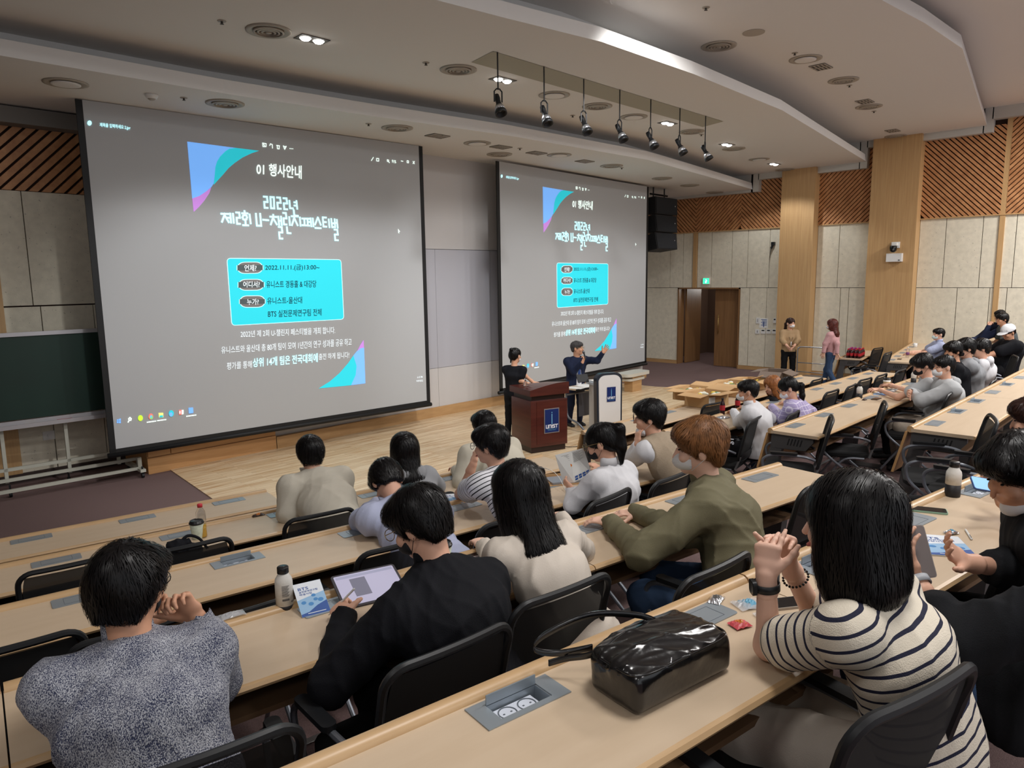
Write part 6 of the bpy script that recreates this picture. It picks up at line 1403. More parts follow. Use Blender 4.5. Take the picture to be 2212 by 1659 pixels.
# laptop sleeve box near her
p = on(('L', 2), 1215, 1040, TOP); t = thing('laptop', 'grey laptop lying in an open brown carton lid', 'laptop', p, AL-.35)
MB().box(-.14, .14, -.1, .1, 0, .006).box(-.14, .14, .094, .1, 0, .035).box(-.14, -.134, -.1, .1, 0, .03).obj('carton_lid', mat('kraft_card', (190, 152, 108), .85), t); MB().prism(rrect(.24, .16, .01, 3, .01, -.005), .007, .022).obj('laptop_body', mat('laptop_grey', (150, 156, 166), .4, .5), t)
cbl = MB(); cbl.tube(smoothpath([on(('L', 1), 1140, 1008, .79), on(('L', 2), 1180, 1012, .86), on(('L', 2), 1205, 1028, .82), on(('L', 2), 1222, 1060, .77)], 6), .0025, 5); o = cbl.obj('charging_cable', M_white, None, True); tag(o, 'thin white charging cable running to the laptop', 'cable')
# snack wrappers
def wrapper(p, rot, label, m1, m2, s=.04, w_=.6, seed=0, txt=None):
    t = thing('snack_wrapper', label, 'wrapper', p, rot); r = np.random.default_rng(seed); n = 9; P = []
    for j in range(n):
        for i in range(n):
            u, v = i/(n-1)*2-1, j/(n-1)*2-1; P.append((u*s, v*s*w_, .004+.011*(1-u*u)*(1-v*v)+r.uniform(0, .005)*(1 if abs(u) < .9 else .3)))
    o = MB().grid(P, n, n).obj('foil', m1, t, False); md = o.modifiers.new('s', 'SOLIDIFY'); md.thickness = .001
    MB().grid([(x*.55, y*.8, z+.0022) for x, y, z in P], n, n).obj('print_panel', m2, t, False); return t
M_foil = mat('silver_foil', (210, 212, 218), .22, .85); M_film = mat('clear_film', (226, 228, 232), .12, alpha=.35); M_org = mat('orange_print', (206, 120, 44), .35); M_brn = mat('brown_print', (60, 40, 34), .35); M_pink = mat('pink_print', (206, 84, 92), .35); M_teal = mat('teal_print', (96, 160, 190), .4)
wrapper(on(('L', 4), 1547, 1298), .2, 'silver snack wrapper by the socket plate near the handbag', M_foil, M_ink, .035, .6, 1)
wrapper(on(('L', 4), 1598, 1352), -.4, 'pink snack packet beside the bare elbow', M_pink, M_org, .03, .8, 2)
wrapper(on(('L', 4), 1618, 1308), -.5, 'crumpled clear film in front of the bare forearm', M_film, M_teal, .05, .7, 3)
wrapper(on(('L', 4), 1655, 1330), -.6, 'narrow strip of clear film behind the bare forearm', M_film, M_film, .04, .4, 4)
wrapper(on(('L', 4), 2055, 1153), -.5, 'teal and white snack wrapper next to the ballpoint pen', M_foil, M_teal, .028, .6, 5)
wrapper(FR[('L', 3)] @ Vector((1.30, .0, TOP+.006)), AL, 'orange and brown snack packet on the rim above the tablet', M_org, M_brn, .045, .5, 6)
wrapper(FR[('L', 3)] @ Vector((1.29, .018, TOP+.024)), AL+.1, 'brown snack packet leaning on the orange one', M_brn, M_foil, .042, .4, 7)
wrapper(on(('L', 1), 558, 1114), AL, 'brown and orange snack packet alone on the second-row desk', M_brn, M_org, .045, .5, 8)
wrapper(on(('L', 3), 500, 1332, TOP+.02), AL, 'crumpled clear film on the rim beside the marl sweater', M_film, M_film, .05, .5, 9)
wrapper(on(('M', 2), 1868, 864), AM, 'brown wrapper under the middle block drink bottle', M_brn, M_brn, .05, .4, 10)
wrapper(on(('M', 2), 1928, 846), AM, 'torn silver and white wrapper by the coffee cup', M_foil, M_paper, .06, .6, 11)
wrapper(on(('M', 1), 1566, 903), AM, 'torn silver wrapper beside the nearer cola bottle', M_foil, M_paper, .06, .6, 12)
# ------------------------------------------------------------------ the handbag
M_lea = mat('patent_leather', (14, 14, 16), .22, bump=(22, .22), coat=.5); p0 = Vector((1.40, -.262, TOP)); pb = FR[('L', 4)] @ p0
t = thing('handbag', 'glossy black leather handbag lying across the fifth-row desk', 'bag', pb, AL+math.radians(-1))
S = Sdf(); ff = folds(.0048, 1.2, 4, (.6, 1.2, 1)); S.noise = lambda P: ff(P)*np.clip((P[..., 2]-.055)/.04, .12, 1); S.box((0, -.012, .055), (.188, .090, .056), rd=.026).ell((0, .02, .10), (.15, .085, .035), k=.04).box((0, .07, .05), (.15, .03, .045), rd=.02, k=.03); S.cut((0, 0, .001), (0, 0, -1))
sdf_obj('bag_body', S, .005, M_lea, t)
mb = MB(); ring = [(x*.186, -.012+y*.086, .104) for x, y in [(math.copysign(abs(math.cos(a))**.35, math.cos(a)), math.copysign(abs(math.sin(a))**.35, math.sin(a))) for a in np.linspace(0, 2*PI, 48, False)]]; mb.tube(ring, .0035, 6, closed=True); mb.obj('piping', M_lea, t, True)
for k, (pts) in enumerate([[(.06, .055, .118), (.0, .085, .145), (-.12, .14, .16), (-.235, .19, .12), (-.27, .20, .085), (-.22, .165, .07), (-.14, .11, .085)], [(-.14, .06, .10), (-.17, .10, .075), (-.20, .15, .055), (-.235, .18, .04)]]):
    sp_ = smoothpath(pts, 6); mb = MB(); n = len(sp_); mb.add([q+Vector((0, 0, dz))+Vector((0, dy, 0)) for dz, dy in ((-.009, 0), (.009, 0), (.009, .004), (-.009, .004)) for q in sp_], [(a*n+i, a*n+i+1, ((a+1) % 4)*n+i+1, ((a+1) % 4)*n+i) for a in range(4) for i in range(n-1)]); mb.obj('handle', M_lea, t, True)
MB().tube([(-.03, -.07, .112), (-.06, -.095, .108), (-.07, -.10, .10)], .002, 5).obj('zip_pull', M_foil, t, True)
# small black tote on the empty chair of the second row
q_ = on(('L', 1), 398, 1196, .86); t = thing('tote_bag', 'limp black cloth bag hung over the empty chair', 'bag', q_, AL)
S = Sdf(); S.noise = folds(.010, 1.2, 7, (1, 1, 1)); S.ecap((-.06, 0, .0), (.06, 0, -.02), (.09, .05), (.08, .05), (0, 0, 1)).ell((-.03, 0, .05), (.07, .04, .05)); sdf_obj('bag_body', S, .008, C_black, t)
MB().tube(smoothpath([(-.02, 0, .07), (.03, .01, .10), (.09, .01, .07), (.13, 0, .0)], 5), .009, 6).obj('strap', C_black, t, True)
# watches and bracelet of the two people in the fifth row
def onarm(root_lbl, E, W, f, r, kind):
    R_ = [o for o in bpy.data.objects if o.get('label', '').startswith(root_lbl)][0]; M = FR[('L', 4)]; Ew, Ww = M @ Vector(E), M @ Vector(W); c = Ew.lerp(Ww, f); ax = (Ww-Ew).normalized()
    cam_ = (Vector((0, 0, HC))-c).normalized(); side = (cam_-ax*cam_.dot(ax)).normalized(); oth = ax.cross(side)
    L_ = R_.matrix_world.inverted(); mb = MB(); vs = []; 
    if kind == 'bracelet':
        o = MB()
        for k in range(22): w_ = 2*PI*k/22; q = L_ @ (c+(side*math.cos(w_)+oth*math.sin(w_))*(r+.003)); o.ball(q, .004, .004, .004, 6, 5)
        o.obj('bracelet', M_black, R_, True); return
    n = 24
    for s_ in (-.011, .011):
        for k in range(n): w_ = 2*PI*k/n; vs.append(L_ @ (c+(side*math.cos(w_)+oth*math.sin(w_))*(r+.002)+ax*s_))
    mb.add(vs, [(k, (k+1) % n, n+(k+1) % n, n+k) for k in range(n)]); st = mb.obj('watch_strap', M_black if kind == 'square' else mat('grey_strap', (176, 180, 186), .5), R_, True); md = st.modifiers.new('s', 'SOLIDIFY'); md.thickness = .003; md.offset = 1
    dirn = (side*.35-oth*.94 if kind == 'square' else side*.6-oth*.8).normalized(); t2 = ax.cross(dirn); cc = c+dirn*(r+.007); mb = MB(); P = rrect(.042, .036, .010, 4) if kind == 'square' else [(.0215*math.cos(a), .0215*math.sin(a)) for a in np.linspace(0, 2*PI, 20, False)]
    m_ = len(P); mb.add([L_ @ (cc+ax*x+t2*y+dirn*h_) for h_ in (-.006, .005) for x, y in P], [tuple(range(m_))[::-1], tuple(range(m_, 2*m_))]+[(k, (k+1) % m_, m_+(k+1) % m_, m_+k) for k in range(m_)]); mb.obj('watch_case', M_black if kind == 'square' else M_alu, R_)
    mb = MB(); mb.add([L_ @ (cc+ax*x*.86+t2*y*.86+dirn*.0058) for x, y in P], [tuple(range(m_))]); mb.obj('watch_face', mat('watch_glass', (10, 10, 12), .08), R_)
gE, gW = P4(1660, 1395, .795), P4(1655, 1240, 1.01); onarm('person with a black bob', gE, gW, .84, .031, 'square')
gE, gW = P4(1760, 1330, .80), P4(1700, 1210, 1.01); onarm('person with a black bob', gE, gW, .70, .033, 'bracelet')
gE, gW = P4(2060, 1395, .80), P4(1972, 1245, .93); onarm('person in a charcoal', gE, gW, .90, .034, 'round')
# ------------------------------------------------------------------ lecterns and table on the stage
M_mah = wood('mahogany', (92, 44, 36), (68, 30, 26), (.8, .8, 10), .28, 1.5); M_mahd = mat('mahogany_dark', (36, 20, 18), .35); M_nv = mat('plate_navy', (22, 42, 98), .35); M_sil = mat('plate_frame', (190, 186, 188), .3, .7); M_txw = mat('plate_white', (228, 230, 238), .5); M_txb = mat('plate_lightblue', (110, 170, 206), .5)
def plaque(par, x0, x1, z0, z1, y, n=(0, -1), tilt=None, frame=True):
    """name plate on a front that faces -y"""
    w, h = x1-x0, z1-z0
    if frame: MB().box(x0-.012, x1+.012, y-.006, y, z0-.012, z1+.012).obj('plate_frame', M_sil, par)
    MB().box(x0, x1, y-.009, y-.004, z0, z1).obj('name_plate', M_nv, par); yy = y-.0105
    MB().add([(x0+w*(.47), yy, z0+h*.35), (x0+w*.53, yy, z0+h*.35), (x0+w*.53, yy, z0+h*.80), (x0+w*.47, yy, z0+h*.80)], [(0, 1, 2, 3)]).add([(x0+w*.5+.035*w*math.cos(a), yy, z0+h*.86+.035*w*math.sin(a)) for a in np.linspace(0, 2*PI, 12, False)], [tuple(range(12))]).obj('plate_emblem', M_txb, par)
    # the word, drawn with square strokes
    st = [[(0, 1), (0, 0), (.17, 0), (.17, 1)], [(.25, 0), (.25, 1), (.42, 1), (.42, 0)], [(.5, 0), (.5, .85)], [(.74, 1), (.58, 1), (.58, .55), (.74, .5), (.74, 0), (.58, 0)], [(.80, 1), (1, 1)], [(.90, 1), (.90, 0)]]
    mb = MB(); t_ = .0095*w/.2; X = lambda u: x0+w*(.08+.84*u); Z = lambda v: z0+h*(.20+.125*v)
    for j, pl in enumerate(st):
        for i, ((a, b), (c, d)) in enumerate(zip(pl[:-1], pl[1:])):
            p, q = V(X(a), Z(b)), V(X(c), Z(d)); e = unit(q-p)*t_/2; m_ = V(-e[1], e[0]); yv = yy-.0002*((i+j) % 5)
            mb.add([((p-e+m_)[0], yv, (p-e+m_)[1]), ((q+e+m_)[0], yv, (q+e+m_)[1]), ((q+e-m_)[0], yv, (q+e-m_)[1]), ((p-e-m_)[0], yv, (p-e-m_)[1])], [(0, 1, 2, 3)])
    mb.obj('plate_lettering', M_txw, par)
    for s_, zc, a0, a1 in (('NATIONAL INSTITUTE OF', .135, .14, .86), ('SCIENCE AND TECHNOLOGY', .085, .2, .8)):
        q = textquad('plate_lettering', s_, [(x0+w*a0, z0+h*(zc+.03)), (x0+w*a1, z0+h*(zc+.03)), (x0+w*a1, z0+h*zc), (x0+w*a0, z0+h*zc)], M_txb, par, -yy)
t = thing('wooden_lectern', 'dark mahogany lectern with a navy plate and an arched top', 'lectern', (7.80, 7.10, .013), math.radians(-18.6))
W_, D_ = .64, .62
MB().box(.02, W_-.02, .03, D_-.02, 0, .09).obj('plinth', M_mahd, t)
MB().box(0, W_, 0, D_, .09, .80).obj('body', M_mah, t, bevel=.006)
MB().box(.10, W_-.03, -.006, .004, .13, .78).obj('front_panel', M_mah, t)
MB().box(.03, W_-.03, .03, D_-.03, .80, .875).obj('neck', M_mahd, t)
n = 10; arch = [(x, .97+.085*math.sin(PI*.5*min(1, x/.62))) for x in np.linspace(-.02, W_+.02, n)]
P = [(x, -.02, z) for x, z in arch]+[(x, -.02, .875) for x, z in arch]+[(x, D_+.02, .97) for x, z in arch]+[(x, D_+.02, .875) for x, z in arch]
fs = []
for i in range(n-1): fs += [(n+i, n+i+1, i+1, i), (i, i+1, 2*n+i+1, 2*n+i), (2*n+i, 2*n+i+1, 3*n+i+1, 3*n+i), (n+i+1, n+i, 3*n+i, 3*n+i+1)]
fs += [(0, 2*n, 3*n, n), (n-1, 2*n-1, 4*n-1, 3*n-1)]
MB().add(P, fs).obj('desk_top', M_mah, t, fix=True)
plaque(t, .235, .475, .30, .655, -.007)
lw = t
t = thing('sanitizer_bottle', 'clear pump bottle of hand gel on the wooden lectern', 'bottle', t.matrix_world @ Vector((0, 0, 0)), 0)
bpy.context.view_layer.update(); pz = lw.matrix_world @ Vector((.10, .34, .985)); t.location = pz
MB().lathe([(.025, 0), (.03, .004), (.03, .06), (.012, .078)], 16).obj('bottle_body', M_glass, t, True); MB().lathe([(.012, .076), (.012, .09), (.004, .092), (.004, .12), (0, .12)], 10).tube([(0, 0, .118), (.035, 0, .116)], .004, 6).obj('pump', M_lid, t, True)
# white rounded lectern
t = thing('white_lectern', 'white and black rounded media lectern with a navy plate', 'lectern', (9.28, 6.98, .013), math.radians(-24))
W_ = .46
def slab(y0, y1, w, z1, inset=0., bot=.0, top_r=.13):
    o = [(inset, bot), (w-inset, bot)]+[(w-inset-top_r+top_r*math.cos(a), z1-inset-top_r*.8+top_r*.8*math.sin(a)) for a in np.linspace(0, PI/2, 7)]+[(inset+top_r-top_r*math.cos(a), z1-inset-top_r*.8+top_r*.8*math.sin(a)) for a in np.linspace(PI/2, 0, 7)]
    o = [(x+(z-0)*.05*(-1 if x < w/2 else 0)*.4, z) for x, z in o]; n = len(o); mb = MB()
    mb.add([(x, y, z) for y in (y0, y1) for x, z in o], [tuple(range(n)), tuple(range(n, 2*n))[::-1]]+[(i, n+i, n+(i+1) % n, (i+1) % n) for i in range(n)]); return mb
slab(.0, .10, W_, 1.07).obj('black_shell', mat('shell_dark', (38, 44, 54), .3), t, fix=True); slab(-.015, .0, W_, 1.07, .035).obj('white_front', mat('shell_white', (212, 210, 208), .35), t, fix=True)
MB().box(.03, W_-.03, .1, .34, .05, .86).obj('white_cabinet', mat('cab_white', (196, 196, 194), .5), t); MB().box(.0, W_, .08, .40, .86, .90).obj('work_surface', mat('surface_grey', (176, 184, 192), .4), t)
plaque(t, .165, .325, .60, .84, -.016, frame=False)
mb = MB(); mb.box(.05, .30, .20, .40, .905, .92).obj('open_papers', M_paper, t)
t = thing('tablet_stand', 'small black screen propped on the media lectern', 'monitor', t.matrix_world @ Vector((0, 0, 0)), math.radians(-24)); t.location = (9.22, 7.22, .93)
MB().box(-.10, .10, -.008, .008, .0, .14, Matrix.Rotation(-.5, 4, 'X')).obj('screen_panel', M_black, t); MB().box(-.03, .03, -.01, .07, 0, .01).obj('foot', M_black, t)
# folding table between them
t = thing('folding_table', 'folding table with grey modesty panel on curved tube legs', 'table', (9.38, 7.50, .013), math.radians(-5))
MB().box(0, .95, 0, .34, .725, .75).obj('table_top', M_desk, t, bevel=.004); MB().box(-.01, .96, -.012, .0, .715, .752).obj('table_edge', M_black, t)
MB().box(.12, .62, .05, .06, .26, .66).obj('modesty_panel', mat('panel_grey', (66, 66, 72), .6), t)
for x in (.06, .88):
    MB().tube(smoothpath([(x, .30, .70), (x, .28, .35), (x, .22, .22), (x, .02, .16), (x, -.14, .05), (x, -.16, .03)], 5), .018, 8).obj('leg', M_tube, t, True)
    MB().tube(smoothpath([(x, .26, .30), (x, .36, .12), (x, .46, .05)], 5), .016, 8).obj('rear_leg', M_tube, t, True)
MB().tube([(.06, .28, .62), (.88, .28, .62)], .015, 8).obj('cross_bar', M_tube, t, True)
for k, (x, y, r_) in enumerate([(.12, .12, .2), (.35, .15, -.1), (.5, .22, .3)]):
    q = t.matrix_basis @ Vector((x, y, .7515+.002*k)); o = MB().box(-.1, .1, -.14, .14, 0, .0015).obj('paper_sheet', M_paper, None, loc=q, rotz=r_); tag(o, ['white sheet nearest the wooden lectern on the folding table', 'white sheet in the middle of the folding table', 'white sheet under the microphone stand side of the folding table'][k], 'paper', 'sheets on the folding table')
MICB = V(dp(1263, 768, dep(spk)-.27)); MICA = V(dp(1259, 756, dep(spk)-.16))
def mic(A, B, label):
    A, B = Vector(A), Vector(B); t = thing('microphone', label, 'microphone', B, 0); d = (A-B).normalized(); q = d.to_track_quat('Z', 'Y').to_matrix().to_4x4()
    MB().lathe([(.0, -.10), (.011, -.10), (.013, .05), (.017, .07)], 12, q).obj('handle', M_black, t, True); MB().lathe([(.017, .07), (.024, .085), (.024, .10), (.016, .115), (0, .12)], 14, q).obj('mesh_head', mat('mic_grille', (110, 112, 116), .4, .6), t, True)
mic(MICA, MICB, 'grey-headed handheld microphone in the speaker hand')
bn = thing('white_bench', 'low white bench top on a wooden block near the screen', 'bench', (13.35, 9.12, .013), math.radians(3))
MB().prism(rrect(1.0, .42, .15, 6, .5, .25), .36, .43).obj('bench_top', mat('bench_white', (196, 192, 180), .5), bn); MB().prism(rrect(.7, .3, .1, 5, .45, .22), .26, .31).obj('lower_shelf', MATS['bench_white'], bn); MB().box(.25, .65, .1, .32, 0, .36).obj('wood_block', M_skirt, bn)
for pts, lb in (([(10.6, 6.9, .016), (11.2, 6.5, .016), (12.0, 6.9, .016), (12.6, 6.6, .016), (13.3, 6.8, .016)], 'black cable snaking over the stage boards by the front desks'), ([(8.7, 7.3, .016), (8.5, 7.0, .016), (8.75, 6.75, .016), (8.55, 6.6, .016), (8.9, 6.45, .016)], 'dark cable under the folding table')):
    o = MB().tube(smoothpath(pts, 8), .006, 5).obj('floor_cable', M_black, None, True); tag(o, lb, 'cable')
# ------------------------------------------------------------------ mobile blackboard
M_gb = mat('green_board', (16, 44, 36), .5, noise=(1.5, .12, 3)); M_bf = mat('board_frame', (190, 188, 192), .35, .5); M_bt = mat('board_stand', (184, 184, 172), .5)
b0 = onp(-10, 720, (0, 10.75), 0)
t = thing('mobile_blackboard', 'green mobile blackboard on a white wheeled stand', 'blackboard', (.2, 10.78, 0), math.radians(-2))
MB().box(0, 3.18, 0, .03, .95, 2.0).obj('green_panel', M_gb, t); MB().box(-.03, 3.2, -.02, .04, 2.0, 2.05).box(-.03, 3.2, -.02, .04, .89, .94).box(3.17, 3.21, -.02, .04, .89, 2.05).obj('frame', M_bf, t)
MB().box(0, 3.18, -.09, -.01, .85, .875).box(0, 3.18, -.10, -.09, .85, .90).obj('chalk_tray', M_bf, t)
MB().box(2.35, 2.52, -.075, -.03, .876, .895).box(1.55, 1.70, -.08, -.03, .876, .9).obj('red_eraser', mat('eraser_red', (150, 40, 52), .7), t); MB().box(2.0, 2.13, -.07, -.04, .876, .888).obj('chalk_piece', mat('chalk_tan', (206, 186, 140), .8), t)
for x in (.5, 1.75, 2.45, 3.05):
    MB().box(x-.02, x+.02, .03, .07, .15, .9).obj('post', M_bt, t)
for z, y in ((.32, .05), (.20, -.02), (.12, -.28)): MB().box(-.1, 3.25, y-.02, y+.02, z-.02, z+.02).obj('rail', M_bt, t)
MB().box(3.18, 3.25, -.42, .25, .085, .125).obj('foot', M_bt, t); MB().box(3.19, 3.24, -.30, -.24, .1, .27).obj('foot_post', M_bt, t)
for x, y in ((3.215, -.38), (3.215, .2), (1.75, -.1), (2.45, .15)): MB().lathe([(0, -.015), (.035, -.015), (.035, .015), (0, .015)], 12, Matrix.Translation((x, y, .036)) @ Matrix.Rotation(PI/2, 4, 'Y')).box(x-.01, x+.01, y-.01, y+.01, .04, .16).obj('caster', M_black, t)
o = MB().box(2.52, 2.66, YL-.012, YL+.002, 1.02-.5, 1.14-.5).box(2.575, 2.605, YL-.02, YL-.012, 1.06-.5, 1.10-.5).obj('wall_socket', M_white, None); tag(o, 'white wall socket behind the blackboard stand', 'socket')
# ------------------------------------------------------------------ hanging loudspeakers
t = thing('speaker_array', 'three black loudspeaker boxes hanging from the ceiling beside the screen', 'loudspeaker', (16.0, 10.25, 0), math.radians(2))
zz = 4.62; tl = 0
for k in range(3):
    Mx = Matrix.Translation((0, 0, zz)) @ Matrix.Rotation(math.radians(-2-5*k), 4, 'X')
    c = MB(); c.add([Mx @ Vector(v) for v in [(0, 0, 0), (1.12, 0, 0), (1.05, .45, -.02), (.07, .45, -.02), (0, 0, -.43), (1.12-.05*k, 0, -.43), (1.02-.05*k, .45, -.40), (.07, .45, -.40)]], [(0, 1, 2, 3), (7, 6, 5, 4), (0, 4, 5, 1), (1, 5, 6, 2), (2, 6, 7, 3), (3, 7, 4, 0)]); cb = c.obj('cabinet', mat('speaker_black', (15, 17, 21), .6), t, fix=True)
    g = MB(); g.add([Mx @ Vector(v) for v in [(.03, -.012, -.02), (1.08-.04*k, -.012, -.02), (1.06-.04*k, -.012, -.41), (.03, -.012, -.41)]], [(0, 1, 2, 3)]); g.obj('front_grille', mat('grille_cloth', (21, 24, 29), .8), cb)
    MB().ball(Mx @ Vector((.98-.03*k, -.02, -.20)), .016, .01, .016, 10, 6).obj('badge', M_alu, cb, True)
    zz -= .445
MB().tube([(.25, .2, 4.60), (.25, .2, 4.875)], .02, 6).tube([(.8, .2, 4.60), (.8, .2, 4.875)], .02, 6).tube([(.1, .2, 4.70), (.95, .2, 4.70)], .025, 6).obj('hanging_bracket', M_black, t)
# ------------------------------------------------------------------ fittings on the side wall
def wallbox(name, pxs, label, cat, m, d=.03, x=W, grp=None):
    (x0, y0), (x1, y1) = pxs; a, b = onp(x0, y0, (x, 5), 90), onp(x1, y1, (x, 5), 90); c = (a+b)/2; t = thing(name, label, cat, (x, c.y, c.z), 0, grp); hy, hz = abs(a.y-b.y)/2, abs(a.z-b.z)/2
    MB().box(-d, .0, -hy, hy, -hz, hz).obj('housing', m, t); return t, hy, hz
M_green = mat('exit_green', (44, 196, 128), .5, emit=2.2)
t, hy, hz = wallbox('exit_sign', ((1520, 600), (1534, 614)), 'small lit green exit sign above the doorway', 'exit sign', M_white, .05)
MB().box(-.054, -.05, -hy*.9, hy*.9, -hz*.85, hz*.85).obj('lit_face', M_green, t)
mb = MB(); mb.box(-.057, -.0545, -.015, .02, -.055, .0).box(-.057, -.0545, -.03, -.012, -.01, .02).ball((-.056, .0, .035), .002, .014, .014, 8, 6).obj('running_figure', mat('exit_white', (240, 255, 246), .5, emit=1.5), t)
t, hy, hz = wallbox('notice', ((1641, 687), (1659, 709)), 'white notice sheet with blue print between the wall switches', 'notice', M_paper, .006)
mb = MB()
for k in range(5): mb.box(-.0075, -.0062, -hy*.7, hy*(.6-.2*(k % 2)), hz*(.7-.28*k)-.008, hz*(.7-.28*k)+.008)
mb.box(-.0075, -.0062, -hy*.1, hy*.1, -hz*.8, hz*.3); mb.obj('notice_print', M_bkd, t)
for k, ((x0, y0), (x1, y1), nm, lb) in enumerate([((1634, 686), (1641, 699), 'switch_plate', 'pale switch plate left of the notice'), ((1632, 711), (1641, 721), 'switch_plate', 'square switch plate at the start of the controller row'), ((1644, 711), (1653.5, 721), 'wall_controller', 'first wall controller with a dark display'), ((1656, 711), (1665.5, 721), 'wall_controller', 'second wall controller with a dark display'),
                                                  ((1668, 711), (1677.5, 721), 'wall_controller', 'third wall controller with a dark display'), ((1680, 711), (1687, 721), 'wall_controller', 'fourth wall controller, partly behind the tan blouson'), ((1671, 687), (1677, 698), 'key_switch', 'narrow key switch above the controllers'), ((1683, 687), (1688, 698), 'key_switch', 'narrow key switch next to the pillar')]):
    t, hy, hz = wallbox(nm, ((x0, y0), (x1, y1)), lb, 'wall switch', M_white, .02)
    if nm != 'switch_plate': MB().box(-.022, -.02, -hy*.6, hy*.6, hz*.2, hz*.7).obj('display', M_slot, t)
    else: MB().box(-.024, -.02, -hy*.12, hy*.12, -hz*.5, hz*.5).obj('toggle', M_tube, t)
c = onp(1672, 527, (W, 5), 90); t = thing('wall_antenna', 'small black swivel mount with a thin antenna on the beige wall', 'antenna', (W, c.y, c.z))
MB().box(-.10, 0, -.04, .04, -.04, .05).obj('mount', M_black, t); MB().tube([(-.08, .0, -.02), (-.10, .03, -.12)], .03, 8).obj('swivel', M_black, t); MB().tube([(-.10, .03, -.10), (-.13, .06, -.42)], [.012, .003], 6).obj('antenna_rod', M_black, t)
c = onp(1935, 533, (W-.32, 5), 90); t = thing('dome_camera', 'black dome camera under a white bracket on the pillar', 'security camera', (W-.32, c.y, c.z))
MB().box(-.16, 0, -.06, .05, .02, .09).box(-.03, 0, -.09, .09, -.03, .11).obj('bracket', M_white, t, bevel=.005); MB().lathe([(.0, .025), (.075, .02), (.078, -.03), (.07, -.09), (.04, -.125), (0, -.135)], 20, Matrix.Translation((-.11, .02, 0))).obj('dome', mat('dome_black', (14, 14, 16), .2), t, True); MB().lathe([(0, .006), (.03, 0)], 12, Matrix.Translation((-.18, 0, -.06)) @ Matrix.Rotation(-PI/2, 4, 'Y')).obj('lens', M_tube, t)
t, hy, hz = wallbox('junction_box', ((1918, 548), (1950, 565)), 'white flat junction box under the dome camera', 'box', M_white, .12, W-.32); MB().box(-.124, -.12, hy*.0-hy*.8, -hy*.6, -hz*.8, -hz*.5).obj('maker_mark', M_tube, t)
# ------------------------------------------------------------------ folding trolley and cartons
tp = Vector((17.2, 6.62, 0)); t = thing('platform_trolley', 'aluminium folding platform trolley behind the pink cardigan', 'trolley', tp, math.radians(-88))
MB().tube(smoothpath([(-.33, 0, .12), (-.33, 0, .8), (-.30, 0, .87), (-.22, 0, .9), (.22, 0, .9), (.30, 0, .87), (.33, 0, .8), (.33, 0, .12)], 4), .016, 8).obj('push_handle', M_alu, t, True)
for z in (.3, .52): MB().tube([(-.33, 0, z), (.33, 0, z)], .012, 8).obj('cross_bar', M_alu, t, True)
MB().box(-.36, .36, -.02, .75, .10, .135).obj('platform', M_tube, t)
for x in (-.3, .3):
    for y in (.08, .65): MB().lathe([(0, -.015), (.045, -.015), (.045, .015), (0, .015)], 12, Matrix.Translation((x, y, .046)) @ Matrix.Rotation(PI/2, 4, 'Y')).box(x-.01, x+.01, y-.01, y+.01, .05, .1).obj('caster', M_black, t)
M_kraft = mat('corrugated_card', (196, 158, 112), .85, noise=(5, .06, 3)); M_kin = mat('card_inside', (176, 134, 88), .85); M_bag1 = mat('snack_white', (222, 222, 206), .4); M_bag2 = mat('snack_green', (70, 130, 84), .4); M_bag3 = mat('snack_yellow', (216, 186, 70), .4)
def carton(p, rot, w, d, h, label, flaps=(1, 1, 1, 1), fill=True, fr_=M_kraft, sticker=False, seed=0):
    t = thing('cardboard_carton', label, 'carton', p, rot, 'open cartons on the front desk')
    mb = MB(); th = .006; mb.box(-w/2, w/2, -d/2, -d/2+th, 0, h).box(-w/2, w/2, d/2-th, d/2, 0, h).box(-w/2, -w/2+th, -d/2, d/2, 0, h).box(w/2-th, w/2, -d/2, d/2, 0, h).box(-w/2, w/2, -d/2, d/2, 0, th); mb.obj('carton_walls', fr_, t)
    for k, (on_, a) in enumerate(zip(flaps, (-.25, -.15, .1, -.35))):
        if not on_: continue
        L_ = w if k % 2 == 0 else d; Dp = d*.48 if k % 2 == 0 else d*.48
        Mx = Matrix.Rotation(k*PI/2, 4, 'Z') @ Matrix.Translation((0, -(d if k % 2 == 0 else w)/2, h)) @ Matrix.Rotation(a if on_ == 1 else on_, 4, 'X')
        MB().box(-L_/2+.004, L_/2-.004, -Dp, 0, -.003, .003, Mx).obj('flap', fr_, t)
    if sticker: MB().box(-w/2+.02, -w/2+.17, -d/2-.002, -d/2, h*.28, h*.8).obj('paper_label', M_paper, t)
    if fill:
        r = random.Random(seed)
        for k in range(14):
            x, y = r.uniform(-w/2+.06, w/2-.06), r.uniform(-d/2+.05, d/2-.05); mm = r.choice([M_bag1, M_bag1, M_bag2, M_bag3]); b_ = MB().ball((0, 0, 0), .055, .04, .025, 8, 5)
            o = b_.obj('snack_pack', mm, t, True); o.location = (x, y, h-.05+r.uniform(-.01, .02)); o.rotation_euler = (r.uniform(-.4, .4), r.uniform(-.4, .4), r.uniform(0, 3))
    return t
A0 = FR[('M', 0)]
carton(A0 @ Vector((2.92, -.24, TOP)), AM-.08, .52, .40, .20, 'open carton of snacks with a white paper label, nearest of the cartons', (-.1, -.2, .1, .1), sticker=True, seed=1)
carton(A0 @ Vector((3.30, .22, TOP)), AM, .50, .38, .17, 'second open carton of snacks, behind the labelled one', (0, -.2, .1, .1), seed=2)
carton(A0 @ Vector((4.05, -.10, TOP)), AM+.1, .52, .40, .20, 'open carton half hidden behind the person in the windbreaker', (-.6, .1, .1, .1), seed=3)
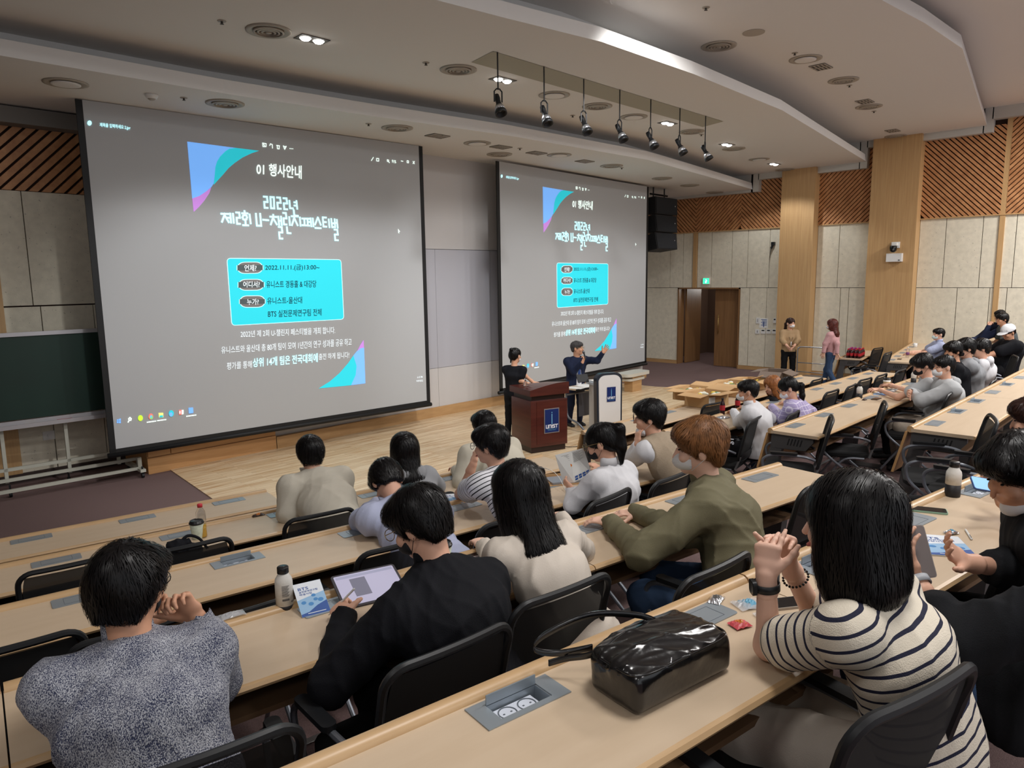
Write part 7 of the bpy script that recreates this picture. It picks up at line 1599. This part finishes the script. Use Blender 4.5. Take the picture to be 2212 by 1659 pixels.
carton(A0 @ Vector((4.75, -.02, TOP)), AM-.05, .50, .38, .16, 'open carton with pale lining behind the light brown hair', (.1, .1, .1, .1), fr_=M_kraft, seed=4)
carton(A0 @ Vector((5.35, -.16, TOP)), AM+.15, .46, .36, .26, 'tall carton with a dark printed side and pale flaps', (.3, .1, .15, .5), fill=False, fr_=mat('printed_card', (120, 104, 92), .7), seed=5)
# pale bag on the far chair, packs of bottles under the far desk
q_ = X1(1917, 785, .52); q_ = FR[('F', 1)] @ Vector(q_); t = thing('cloth_bag', 'pale cloth bag slumped on the far empty chair', 'bag', q_, AF); S = Sdf(); S.noise = folds(.012, 1.3, 2, (1, 1, 1)); S.ell((0, 0, .06), (.17, .12, .12)).ell((.05, 0, .12), (.1, .08, .07)); sdf_obj('bag_body', S, .014, mat('pale_cloth', (186, 180, 168), .9), t); MB().tube(smoothpath([(-.08, 0, .16), (0, .02, .22), (.08, 0, .16)], 5), .008, 6).obj('strap', MATS['pale_cloth'], t, True)
for k, (x, y) in enumerate([(17.1, 5.35), (17.45, 5.42), (17.85, 5.45), (18.2, 5.5)]):
    t = thing('bottle_pack', ['shrink-wrapped pack of drinks under the far desk, nearest the aisle', 'shrink-wrapped pack of drinks under the far desk, second from the aisle', 'shrink-wrapped pack of drinks under the far desk, third from the aisle', 'shrink-wrapped pack of drinks under the far desk, nearest the wall'][k], 'drinks pack', (x, y, 0), AF, 'drinks packs under the far desk')
    MB().box(-.14, .14, -.1, .1, 0, .22).obj('shrink_film', mat('pack_film', (176, 184, 204), .25), t, bevel=.02)
    MB().box(-.141, .141, -.101, .101, .06, .13).obj('label_band', mat('pack_label', (120, 110, 170), .4), t)
# number on the shorts, scrunchie
R_ = [o for o in bpy.data.objects if o.get('label', '').startswith('person in a white windbreaker')][0]
me, lo, hi = textmesh('16', .02); MW = R_.matrix_world.inverted(); dq = dep(R_.matrix_world.translation)-.30
for v in me.vertices:
    a = (v.co.x-lo[0])/(hi[0]-lo[0]); b = (v.co.y-lo[1])/(hi[1]-lo[1]); v.co = MW @ Vector(dp(1576+9*(1-b)+1*a, 948+13*a-1*b, dq))
me.materials.clear(); me.name = 'shorts_number'; mkobj('shorts_number', me, M_txw, R_)
